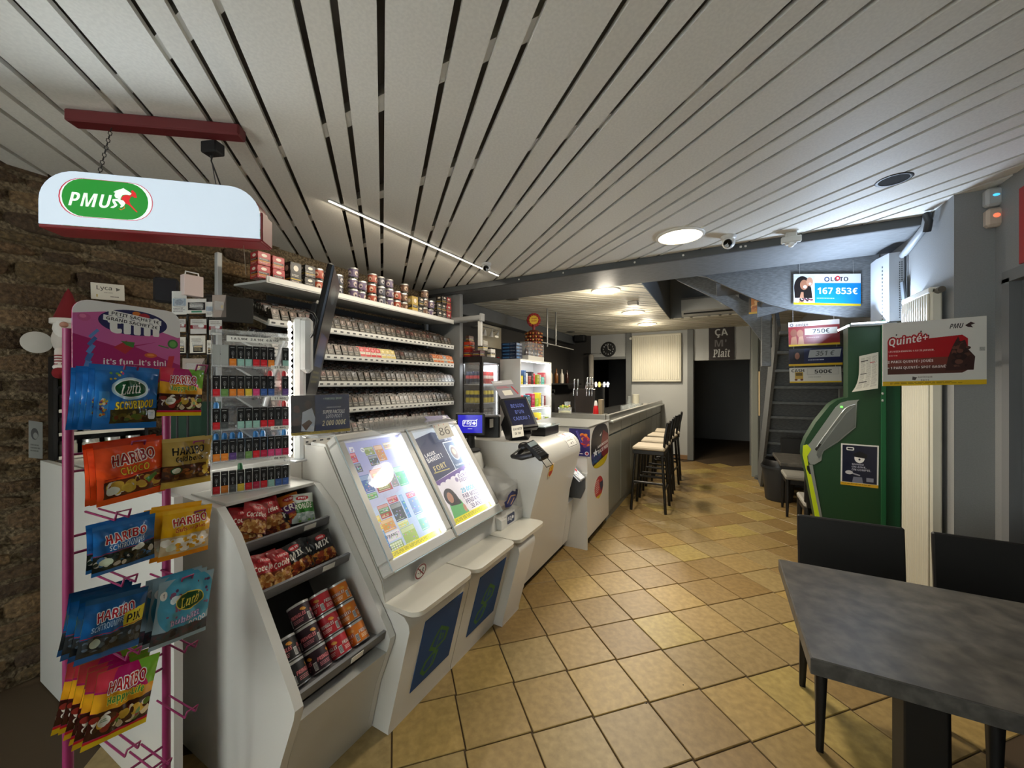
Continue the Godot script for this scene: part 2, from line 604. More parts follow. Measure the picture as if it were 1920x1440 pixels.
func build_shell() -> void:
	var grey := M("8b8d8e", 0.7, 0.0, {"noise": "grain", "scale": 2.0})
	var pale := M("b3b4b1", 0.75, 0.0, {"noise": "grain", "scale": 2.0, "bump": "fine", "relief": 0.15})
	var dark := M("8b8d8e", 0.7)
	# floor: slab with the joint mortar on top, terracotta tiles laid on the diagonal
	var fl := struct("floor", mb().span(V(-3.4, -0.25, -2.5), V(2.2, -0.006, 12.2)), M("4a3a26", 0.9, 0.0, {"noise": "grain", "scale": 3.0}), "diagonal terracotta tile floor with dark joints")
	var p := 0.2935
	var e1 := Vector2(sin(deg_to_rad(45.6)), cos(deg_to_rad(45.6)))
	var e2 := Vector2(e1.y, -e1.x)
	var tones := []
	for hex in ["a98e5b", "a38956", "b0945a", "9a7f50", "a68f60", "967a4b", "b39c5c", "9f875a"]:
		tones.append(M(hex, 0.42, 0.0, {"noise": "tile", "scale": 1.7}))
	var spots := []
	for i in range(-4, 44):
		for j in range(-32, 24):
			var q := e1 * ((i + 0.5) * p - 0.0469) + e2 * ((j + 0.5) * p - 0.1185)
			var aisle := q.x > -1.42 and q.x < 1.14 and q.y > 0.55 and q.y < 8.35
			var corner := q.x > -2.95 and q.x < -1.3 and q.y > -0.5 and q.y < 0.75
			var near := q.x > -0.9 and q.x < 1.2 and q.y > -0.2 and q.y <= 0.55
			if aisle or corner or near: spots.append(q)
	spots.sort_custom(func(a, b): return a.length() < b.length())
	var tile := mb().box(Vector3.ZERO, Vector3(p - 0.0065, 0.012, p - 0.0065), 0.0025).mesh()
	var rest := mb()
	var turn := turn_y(45.6)
	for k in spots.size():
		var at := V(spots[k].x, -0.006 + rng.randf_range(-0.0006, 0.0006), spots[k].y)
		if k < 295:
			var t := struct("tile", tile, tones[rng.randi() % tones.size()], "", fl)
			t.transform = Transform3D(turn, at)
		else:
			rest.box(at, Vector3(p - 0.0065, 0.012, p - 0.0065), 0.0, turn)
	if rest.v.size() > 0:
		struct("tile_field", rest, tones[3], "", fl).set_meta("kind", "stuff")
	# dried spill by one joint
	var spill := mb()
	for d in [[1211, 1318, 0.007, 0.005], [1210, 1308, 0.004, 0.004], [1281, 1284, 0.003, 0.004]]:
		var w := on_y(d[0], d[1], 0.0004)
		spill.ball(w, Vector3(d[2], 0.001, d[3]), 10)
	struct("floor_stain", spill, M("2c2218", 0.6), "", fl)
	# left wall: rubble stone behind the counter corner, dark paint behind the bar
	var stones := struct("wall_left", mb().span(V(-3.4, -0.2, -2.5), V(-3.125, 3.0, 3.5)), M("9c8a6c", 0.95, 0.0, {"noise": "stone", "scale": 3.0, "bump": "stone", "relief": 0.8}), "rubble stone wall with pale mortar")
	var tints := []
	for hex in ["7d6446", "6b543a", "8a7050", "5e4a35", "937853", "74603f"]:
		tints.append(M(hex, 0.92, 0.0, {"noise": "stone", "scale": 2.6, "bump": "stone", "relief": 1.0}))
	var y := 0.0
	var count := 0
	while y < 2.6:
		var hgt := rng.randf_range(0.055, 0.13)
		var u := 0.15 - rng.randf() * 0.2
		while u < 1.75 and count < 298:
			var wid := rng.randf_range(0.16, 0.46)
			if rng.randf() < 0.2 and hgt > 0.11:
				stone(stones, u, y, wid, hgt * 0.5, tints[rng.randi() % 6])
				stone(stones, u, y + hgt * 0.5, wid, hgt * 0.5, tints[rng.randi() % 6])
				count += 2
			else:
				stone(stones, u, y, wid, hgt, tints[rng.randi() % 6])
				count += 1
			u += wid
		y += hgt
	struct("wall_left_bar", mb().span(V(-3.4, -0.2, 3.5), V(-3.1, 3.0, 12.2)), M("3a3734", 0.8, 0.0, {"noise": "grain", "scale": 2.0}), "dark painted wall behind the bar")
	# wall behind the camera with the shop window
	var wb := struct("wall_back", mb().span(V(-3.4, -0.2, -2.5), V(1.6, 0.45, -2.3)).span(V(-3.4, 2.35, -2.5), V(1.6, 3.0, -2.3)).span(V(-3.4, 0.45, -2.5), V(-2.35, 2.35, -2.3)).span(V(-0.1, 0.45, -2.5), V(1.6, 2.35, -2.3)), grey, "wall with the shop window")
	wb.set_meta("kind", "structure")
	var wf := struct("window_1", mb().span(V(-2.35, 0.45, -2.45), V(-0.1, 0.5, -2.35)).span(V(-2.35, 2.3, -2.45), V(-0.1, 2.35, -2.35)).span(V(-2.35, 0.5, -2.45), V(-2.3, 2.3, -2.35)).span(V(-0.15, 0.5, -2.45), V(-0.1, 2.3, -2.35)).span(V(-1.25, 0.5, -2.45), V(-1.2, 2.3, -2.35)), M("5a5c5e", 0.5), "grey framed shop window")
	for a in [[-2.3, -1.25], [-1.2, -0.15]]:
		struct("pane", mb().span(V(a[0], 0.5, -2.405), V(a[1], 2.3, -2.399)), M("ffffff", 0.02, 0.0, {"alpha": 0.06}), "", wf)
	# right wall with a door, the pillar and the wall behind it
	struct("wall_right", mb().span(V(1.33, -0.2, -2.5), V(1.6, 3.0, 2.1)).span(V(1.33, 2.07, 2.1), V(1.6, 3.0, 3.02)).span(V(1.33, -0.2, 3.02), V(1.6, 3.0, 3.16)), grey, "grey painted wall with a doorway")
	var dr := struct("door_1", mb().span(V(1.42, 0.0, 2.1), V(1.47, 2.07, 3.02)), M("3b3d42", 0.6), "dark grey door in the wall next to the table")
	struct("door_frame", mb().span(V(1.315, 0, 3.0), V(1.36, 2.07, 3.06)).span(V(1.315, 2.05, 2.06), V(1.36, 2.11, 3.06)), M("6e7073", 0.6), "", dr)
	struct("wall_right_back", mb().span(V(1.17, -0.2, 3.15), V(1.6, 3.9, 8.44)), grey, "grey wall with a square corner like a pillar")
	# far wall with two dark openings
	struct("wall_far", mb().span(V(-2.58, 2.07, 8.44), V(-1.79, 3.0, 8.6)).span(V(-1.79, -0.2, 8.44), V(-0.49, 3.0, 8.6)).span(V(-0.49, 1.98, 8.44), V(0.47, 3.0, 8.6)).span(V(0.47, -0.2, 8.44), V(1.6, 3.0, 8.6)), pale, "pale textured far wall with two openings")
	struct("wall_far_bar", mb().span(V(-3.4, -0.2, 8.44), V(-2.58, 3.0, 8.6)), M("3a3734", 0.8), "dark painted wall at the end of the back bar")
	struct("wall_corridor", mb().span(V(-1.7, -0.2, 8.6), V(-0.75, 3.0, 12.2)).span(V(0.7, -0.2, 8.6), V(1.6, 3.0, 12.2)).span(V(-3.4, -0.2, 12.0), V(1.6, 3.0, 12.3)).span(V(-3.4, 2.55, 8.6), V(1.6, 2.75, 12.2)), dark, "unlit corridor walls beyond the doorway")
	var tg := M("6d6f6d", 0.6, 0.0, {"noise": "grain", "scale": 3.0})
	for a in [[-1.8, -1.69, 2.6], [-0.6, -0.49, 2.6], [0.47, 0.6, 2.6]]:
		struct("trim_1", mb().span(V(a[0], 0, 8.38), V(a[1], a[2], 8.445), 0.006), tg, "grey painted wooden post on the far wall")
	struct("trim_2", mb().span(V(-2.6, 2.05, 8.39), V(-1.79, 2.11, 8.445), 0.006), tg, "grey lintel over the dark serving opening")
	struct("baseboard_far", mb().span(V(-1.69, 0, 8.415), V(-0.6, 0.09, 8.442), 0.004), M("8a6a48", 0.6), "low tan skirting under the radiator")
	# beams
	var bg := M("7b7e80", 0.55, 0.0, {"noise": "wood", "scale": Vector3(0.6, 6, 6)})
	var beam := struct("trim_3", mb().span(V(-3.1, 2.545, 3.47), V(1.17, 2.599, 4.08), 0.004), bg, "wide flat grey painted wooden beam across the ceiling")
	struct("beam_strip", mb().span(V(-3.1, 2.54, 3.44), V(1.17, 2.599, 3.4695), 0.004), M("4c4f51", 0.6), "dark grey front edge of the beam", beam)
	for px in [973, 1056, 1190, 1281, 1389, 1398]:
		var c := on_u(px, 508 if px == 1056 else (520 if px < 1000 else (489 if px < 1200 else (476 if px < 1300 else 461))), 3.437)
		c.y = 2.57
		struct("cable_clip", mb().box(c, Vector3(0.016, 0.016, 0.008), 0.003), M("e6e6e2", 0.5), "", beam)
	struct("trim_4", mb().span(V(-3.1, 2.42, 3.62), V(-2.95, 2.599, 8.44), 0.006), M("5f6264", 0.6, 0.0, {"noise": "grain", "scale": 2.0}), "long grey beam above the back bar")
	struct("wall_partition", mb().span(V(-3.1, 0, 3.56), V(-2.62, 2.599, 3.62)), M("77797a", 0.7), "grey partition panel at the end of the tobacco shelving")
	one("roller_blind", mb().cyl(V(-2.5, 2.235, 3.52), 0.035, 0.42, 16, Basis(Vector3.BACK, PI / 2)).span(V(-2.72, 2.2, 3.485), V(-2.7, 2.28, 3.555)).span(V(-2.3, 2.2, 3.485), V(-2.28, 2.28, 3.555)), M("8f9192", 0.5), "rolled grey blind housing under the beam beside tobacco shelves", "blind")
	one("white_upright", mb().span(V(-2.335, 1.93, 3.5), V(-2.295, 2.2, 3.54), 0.004), M("c9c9c6", 0.5), "thin white vertical rail under the rolled grey blind", "rail")

func stone(wall: Node, u: float, y: float, w: float, h: float, m: Material) -> void:
	var g := 0.009
	var out := PackedVector2Array()
	var cx := u + w / 2
	var cy := y + h / 2
	var rw := w / 2 - g
	var rh := h / 2 - g
	var cnt := 12
	for k in cnt:
		var f := TAU * k / cnt
		var d := Vector2(cos(f), sin(f))
		var sq := pow(pow(absf(d.x), 5.0) + pow(absf(d.y), 5.0), -0.2)
		out.append(Vector2(d.x * rw, d.y * rh) * sq * rng.randf_range(0.9, 1.02))
	var deep := rng.randf_range(0.0, 0.016)
	var b := mb()
	var c0 := Vector3(-3.125, cy, -cx)
	var top := c0 + Vector3(0.025 + deep + 0.004, 0, 0)
	var slope := Vector3(0, rng.randf_range(-0.1, 0.1), rng.randf_range(-0.06, 0.06))
	for k in cnt:
		var a := out[k]
		var e := out[(k + 1) % cnt]
		var A0 := c0 + Vector3(0, a.y, -a.x)
		var E0 := c0 + Vector3(0, e.y, -e.x)
		var A1 := c0 + Vector3(0.025 + deep + slope.y * a.y + slope.z * a.x, a.y * 0.9, -a.x * 0.96)
		var E1 := c0 + Vector3(0.025 + deep + slope.y * e.y + slope.z * e.x, e.y * 0.9, -e.x * 0.96)
		var na := Vector3(0.4, a.y / rh, -a.x / rw).normalized()
		var ne := Vector3(0.4, e.y / rh, -e.x / rw).normalized()
		var fa := (Vector3(1, 0, 0) + na * 0.5).normalized()
		var fe := (Vector3(1, 0, 0) + ne * 0.5).normalized()
		b.tri(A0, E0, E1, na, ne, fe)
		b.tri(A0, E1, A1, na, fe, fa)
		b.tri(A1, E1, top, fa, fe, Vector3.RIGHT)
	put("stone", b, m, wall)

func build_ceiling() -> void:
	var void_m := M("9c968c", 0.95)
	var board := M("e4e2da", 0.6, 0.0, {"noise": "grain", "scale": 1.3})
	var board_b := M("dedbd2", 0.6, 0.0, {"noise": "grain", "scale": 1.1})
	var beige := M("d6d0be", 0.6, 0.0, {"noise": "grain", "scale": 1.2})
	var cl := struct("ceiling", mb().span(V(-3.4, 2.95, -2.5), V(1.6, 3.1, 3.98)).span(V(-3.4, 2.95, 3.98), V(-0.87, 3.1, 8.6)).span(V(-0.87, 2.95, 7.06), V(1.6, 3.1, 8.6)), void_m, "slatted board ceiling with dark gaps")
	# stairwell shaft above the ceiling
	struct("wall_stairwell", mb().span(V(-0.87, 2.62, 3.98), V(-0.765, 3.9, 7.0)).span(V(-0.765, 2.62, 6.965), V(1.17, 3.9, 7.06)).span(V(-0.765, 2.6, 3.98), V(1.17, 3.9, 4.08)).span(V(-0.87, 3.9, 3.9), V(1.6, 4.0, 7.1)), M("7b7e80", 0.8), "dark stairwell shaft above the ceiling opening")
	var d := Vector2(-sin(deg_to_rad(47.2)), cos(deg_to_rad(47.2)))
	var e := Vector2(d.y, -d.x)
	var gaps: Array[float] = []
	for px in [20, 95, 245, 315, 405, 555, 625, 714, 860, 950, 1020, 1175, 1260, 1330, 1492, 1552, 1642, 1795, 1875]:
		var w := on_y(px, 0, 2.6)
		gaps.append(w.x * e.x - w.z * e.y)
	var steps := [0.127, 0.214, 0.105]
	var k := 0
	while gaps[-1] < 4.0:
		gaps.append(gaps[-1] + [0.11, 0.214, 0.12][k % 3]); k += 1
	k = 0
	while gaps[0] > -5.0:
		gaps.push_front(gaps[0] - [0.214, 0.12, 0.105][k % 3]); k += 1
	var front := PackedVector2Array([Vector2(-3.12, -2.32), Vector2(1.34, -2.32), Vector2(1.34, 3.45), Vector2(-3.12, 3.45)])
	for m in gaps.size() - 1:
		lay_board(cl, (gaps[m] + gaps[m + 1]) / 2, gaps[m + 1] - gaps[m] - 0.023, e, d, [front], board if m % 3 else board_b)
	# the boards beyond the beam run the other way
	var back: Array = Geometry2D.clip_polygons(PackedVector2Array([Vector2(-3.12, 4.05), Vector2(1.18, 4.05), Vector2(1.18, 8.46), Vector2(-3.12, 8.46)]), PackedVector2Array([Vector2(-0.76, 3.0), Vector2(2, 3.0), Vector2(2, 6.96), Vector2(-0.76, 6.96)]))
	var s := 0.0
	k = 0
	while s < 10.5:
		var wd: float = [0.19, 0.1, 0.115][k % 3]
		lay_board(cl, s + wd / 2, wd - 0.03, d, e, back, beige)
		s += wd; k += 1
	# cross battens over the boards, seen in the gaps
	for m in 11:
		var u := -2.05 + 0.522 * m
		struct("batten", mb().span(V(-3.1, 2.6185, u - 0.032), V(1.33, 2.66, u + 0.032)), M("d2d0c8", 0.7), "", cl)

func lay_board(cl: Node, s: float, w: float, across: Vector2, along: Vector2, areas: Array, m: Material) -> void:
	var c := across * s
	var strip := PackedVector2Array([c - across * w / 2 - along * 14, c + across * w / 2 - along * 14, c + across * w / 2 + along * 14, c - across * w / 2 + along * 14])
	for a in areas:
		for part in Geometry2D.intersect_polygons(strip, a):
			if part.size() < 3: continue
			var b := mb()
			var lo := 1e9
			var hi := -1e9
			for q in part:
				lo = minf(lo, q.dot(along)); hi = maxf(hi, q.dot(along))
			var cuts := maxi(1, int((hi - lo) / 0.3))
			for k in cuts:
				var f0 := lerpf(lo, hi, float(k) / cuts)
				var f1 := lerpf(lo, hi, float(k + 1) / cuts)
				var cell := PackedVector2Array([c - across * w + along * f0, c + across * w + along * f0, c + across * w + along * f1, c - across * w + along * f1])
				for piece in Geometry2D.intersect_polygons(cell, part):
					var pts := PackedVector2Array()
					for q in piece: pts.append(Vector2(q.x, -q.y))
					b.prism(pts, Vector3(0, 2.618, 0), Vector3.RIGHT, Vector3.BACK, 0.018, 2.0)
			struct("board", b, m, "", cl)

func build_lamps() -> void:
	var warm := Color(1.0, 0.95, 0.86)
	var spots := [[-0.267, 3.05, 4.4, "bright round ceiling light in front of the grey beam"], [-1.177, 4.42, 2.7, "bright round ceiling light just behind the grey beam"], [-1.172, 5.96, 3.0, "bright round ceiling light over the middle of the bar"], [-1.181, 7.24, 3.2, "bright round ceiling light by the far radiator"]]
	for a in spots:
		var t := thing("ceiling_light", a[3], "ceiling light", V(a[0], 2.6, a[1]), "round ceiling lights")
		put("rim", mb().lathe([Vector2(0.14, 0.0), Vector2(0.163, 0.0), Vector2(0.166, -0.008), Vector2(0.158, -0.016), Vector2(0.148, -0.016)], Vector3.ZERO, 40), M("e8e6df", 0.4), t)
		put("diffuser", mb().lathe([Vector2(0.0, -0.015), Vector2(0.148, -0.012)], Vector3.ZERO, 40), M("fff3d8", 0.5, 0.0, {"glow": 5.0}), t)
		var l := SpotLight3D.new()
		l.name = "ceiling_light_beam"
		t.add_child(l)
		l.position = Vector3(0, -0.03, 0)
		l.rotation_degrees = Vector3(-90, 0, 0)
		l.spot_angle = 68.0 if a[1] < 3.5 else 84.0
		l.spot_angle_attenuation = 0.5
		l.light_size = 0.14
		l.light_energy = a[2]
		l.light_color = warm
		l.spot_range = 14.0
		l.spot_attenuation = 2.0
		l.shadow_enabled = true
		if a[1] > 3.5:
			var l2 := OmniLight3D.new()
			l2.name = "ceiling_light_glow"
			t.add_child(l2)
			l2.position = Vector3(0, -0.14, 0)
			l2.light_size = 0.1
			l2.light_energy = 0.3
			l2.light_color = warm
			l2.omni_range = 14.0
			l2.omni_attenuation = 2.0
			l2.shadow_enabled = true
	var off := thing("downlight", "unlit black recessed downlight in the slatted ceiling", "downlight", V(0.803, 2.6, 2.764))
	put("rim", mb().lathe([Vector2(0.062, 0.0), Vector2(0.076, -0.001), Vector2(0.072, -0.004), Vector2(0.062, -0.003)], Vector3.ZERO, 28), M("1a1a1b", 0.5), off)
	put("reflector", mb().lathe([Vector2(0.0, -0.0006), Vector2(0.062, -0.0006)], Vector3.ZERO, 28), M("050505", 0.9), off)
	# light strip above the tobacco shelves
	var a0 := on_y(615, 375, 2.592)
	var a1 := on_y(935, 517, 2.592)
	var strip := thing("strip_light", "thin bright strip light fixed to the ceiling above tobacco shelves", "strip light", (a0 + a1) / 2)
	var dv := (a1 - a0)
	var q := Basis(dv.normalized(), Vector3.UP, dv.normalized().cross(Vector3.UP))
	put("channel", mb().box(Vector3(0, 0.003, 0), Vector3(dv.length(), 0.008, 0.016), 0.001, q), M("d8d8d4", 0.4), strip)
	put("glowing_strip", mb().box(Vector3(0, -0.004, 0), Vector3(dv.length() - 0.01, 0.006, 0.009), 0.001, q), M("fff4e0", 0.4, 0.0, {"glow": 5.0}), strip)
	area_light("strip_light_beam", (a0 + a1) / 2 + Vector3(-0.02, -0.015, 0), Vector3(-0.35, -1, 0), dv.length(), 0.012, 1.6, Color(1.0, 0.94, 0.84), dv)
	# security cameras and junction boxes
	for a in [[1366, 452, "white dome security camera on the ceiling beside round light", 1.0], [912, 503, "white dome security camera at the end of the strip light", 0.85]]:
		var b := on_y(a[0], a[1] - 9, 2.6)
		var t := thing("security_camera", a[2], "camera", b)
		var s: float = a[3]
		put("base", mb().lathe([Vector2(0, 0), Vector2(0.052 * s, 0), Vector2(0.05 * s, -0.018 * s), Vector2(0.036 * s, -0.03 * s), Vector2(0, -0.03 * s)], Vector3.ZERO, 24), M("dcdcd8", 0.35), t)
		put("dome", mb().ball(Vector3(0, -0.048 * s, 0), Vector3(0.044, 0.044, 0.044) * s, 20), M("e2e2de", 0.3), t)
		var look := (Vector3(0, EYE, 0) - b + Vector3(-0.5, -0.2, 0)).normalized()
		var qq := Basis(Quaternion(Vector3.UP, look))
		put("lens", mb().lathe([Vector2(0, 0.043 * s), Vector2(0.026 * s, 0.046 * s), Vector2(0.03 * s, 0.034 * s)], Vector3(0, -0.048 * s, 0), 20, qq), M("0a0a0b", 0.12), t)
	var jb := on_y(1483, 447, 2.56)
	var t2 := thing("motion_sensor", "white cross shaped sensor box on the grey beam", "sensor", jb)
	put("housing", mb().box(Vector3.ZERO, Vector3(0.07, 0.09, 0.05), 0.008), M("d5d5d0", 0.4), t2)
	put("side_lug", mb().box(Vector3(0, -0.012, 0.01), Vector3(0.12, 0.045, 0.035), 0.006), M("d5d5d0", 0.4), t2)
	put("lens", mb().ball(Vector3(0, -0.05, 0.015), Vector3(0.02, 0.02, 0.02), 14), M("eceeec", 0.2), t2)
	for a in [[1187, 565], [960, 560], [1070, 622]]:
		var b := on_y(a[0], a[1], 2.6)
		var g := M("5c5a54", 0.6)
		if a[0] == 1187:
			one("smoke_detector", mb().box(Vector3(0, -0.025, 0), Vector3(0.13, 0.05, 0.1), 0.008), M("8c877c", 0.5), "square grey detector box on the slats between two round lights", "detector", "", b)
		else:
			one("ceiling_vent", mb().lathe([Vector2(0, -0.014), Vector2(0.05, -0.016), Vector2(0.07, -0.006), Vector2(0.085, -0.008), Vector2(0.09, 0)], Vector3.ZERO, 24), g, "round dark ceiling vent over the back bar" if a[0] == 960 else "round dark ceiling vent next to the far wall", "vent", "", b)

func build_stairs() -> void:
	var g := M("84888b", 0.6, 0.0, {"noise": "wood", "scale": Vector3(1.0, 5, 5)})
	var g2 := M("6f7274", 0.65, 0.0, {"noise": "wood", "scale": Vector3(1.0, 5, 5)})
	var st := thing("staircase", "grey painted wooden staircase with winding upper stringers seen from below", "staircase", V(0.85, 0, 6.0))
	var o := -st.position
	for k in 11:
		var y := 0.187 * (k + 1)
		var u := 6.95 - 0.194 * k
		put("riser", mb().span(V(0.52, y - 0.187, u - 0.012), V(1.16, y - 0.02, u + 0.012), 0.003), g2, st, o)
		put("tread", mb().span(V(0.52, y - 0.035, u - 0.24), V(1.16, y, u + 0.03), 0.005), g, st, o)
	# string board along the open side
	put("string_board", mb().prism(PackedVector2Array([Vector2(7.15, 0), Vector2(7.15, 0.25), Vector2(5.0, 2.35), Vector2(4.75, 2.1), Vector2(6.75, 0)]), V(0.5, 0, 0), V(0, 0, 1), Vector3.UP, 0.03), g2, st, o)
	# winders: near stringer with a curved lower edge
	var near := PackedVector2Array()
	for a in [[1325, 519], [1372, 541], [1405, 556], [1440, 570], [1472, 578], [1510, 585], [1545, 589], [1590, 595]]:
		var w := on_u(a[0], a[1], 4.3)
		near.append(Vector2(w.x, w.y))
	near.append(Vector2(1.16, near[-1].y - 0.01)); near.append(Vector2(1.16, 2.9)); near.append(Vector2(near[0].x - 0.1, 2.9)); near.append(Vector2(near[0].x - 0.1, near[0].y + 0.03))
	put("stringer", mb().prism(near, V(0, 0, 4.34), Vector3.RIGHT, Vector3.UP, 0.035, 0.6), g, st, o)
	# far stringer of the upper flight
	var far := PackedVector2Array()
	for a in [[1262, 520], [1325, 513], [1390, 562], [1419, 575], [1447, 592], [1447, 652], [1428, 640], [1405, 610], [1375, 581], [1330, 555], [1272, 527]]:
		var w := on_u(a[0], a[1], 4.95)
		far.append(Vector2(w.x, w.y))
	put("stringer", mb().prism(far, V(0, 0, 4.97), Vector3.RIGHT, Vector3.UP, 0.035, 0.6), g, st, o)
	# newel, carrier and the slim post down to the floor
	var n0 := on_u(1428, 645, 4.9)
	var n1 := on_u(1446, 687, 4.9)
	put("newel_post", mb().span(Vector3(n0.x, n1.y, n0.z), Vector3(n1.x, 2.3, n0.z - 0.1), 0.005), g, st, o)
	var c0 := on_u(1420, 582, 4.7)
	put("carriage_board", mb().prism(PackedVector2Array([Vector2(c0.x, 2.36), Vector2(1.16, 2.5), Vector2(1.16, 2.38), Vector2(c0.x, 2.2)]), V(0, 0, 4.73), Vector3.RIGHT, Vector3.UP, 0.04), g, st, o)
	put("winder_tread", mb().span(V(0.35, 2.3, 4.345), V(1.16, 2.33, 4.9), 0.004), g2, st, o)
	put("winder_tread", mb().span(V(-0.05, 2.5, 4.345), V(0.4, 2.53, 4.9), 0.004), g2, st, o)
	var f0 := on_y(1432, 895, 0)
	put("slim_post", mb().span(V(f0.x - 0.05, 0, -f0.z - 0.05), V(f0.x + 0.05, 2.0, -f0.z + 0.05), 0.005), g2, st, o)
	one("electrical_trunking", mb().span(V(f0.x - 0.17, 0, -f0.z - 0.04), V(f0.x - 0.08, 2.55, -f0.z + 0.02), 0.005), M("8d9088", 0.6), "pale vertical casing beside the slim stair post", "casing")
	one("door_edge_strip", mb().span(V(f0.x - 0.075, 1.0, -f0.z - 0.06), V(f0.x - 0.055, 1.72, -f0.z - 0.052), 0.002), M("e8cfa0", 0.25), "narrow bright brass strip on the stair post", "strip")
	one("post_base_rings", mb().lathe([Vector2(0, 0), Vector2(0.14, 0), Vector2(0.14, 0.012), Vector2(0.11, 0.012), Vector2(0.11, 0.03), Vector2(0.13, 0.03), Vector2(0.13, 0.042), Vector2(0, 0.042)], Vector3.ZERO, 24), M("5c5f60", 0.5), "round stepped foot at the base of the slim stair post", "post foot", "", Vector3(f0.x + 0.0, 0, f0.z + 0.16))
	# air conditioner high on the shaft wall
	var a0 := on_u(1285, 563, 6.9)
	var a1 := on_u(1378, 599, 6.9)
	var ac := thing("air_conditioner", "white wall air conditioner inside the dark ceiling opening", "air conditioner", Vector3((a0.x + a1.x) / 2, 2.625, -6.96))
	var w := a1.x - a0.x + 0.1
	put("casing", mb().prism(PackedVector2Array([Vector2(0, 0.0), Vector2(0.12, 0.0), Vector2(0.2, 0.07), Vector2(0.21, 0.24), Vector2(0.17, 0.28), Vector2(0, 0.28)]), Vector3(w / 2, 0, 0), Vector3(0, 0, 1), Vector3.UP, w), M("b9bab6", 0.4), ac)
	put("flap", mb().box(Vector3(0, 0.03, 0.165), Vector3(w * 0.92, 0.012, 0.05), 0.003, Basis(Vector3.RIGHT, 0.7)), M("2a2a2a", 0.5), ac)
	put("display", mb().sheet(Vector3(w * 0.2, 0.16, 0.2125), Vector3(w * 0.3, 0.16, 0.2125), Vector3(w * 0.2, 0.12, 0.2125), 0.002), printed(pic(64, 32, "9a9b98").text("23", 32, 16, 40, 22, Color.WHITE).tex(), 0.4, 0.8), ac)

func white_m() -> StandardMaterial3D:
	return M("d9d8d3", 0.32, 0.0, {"coat": 0.3})

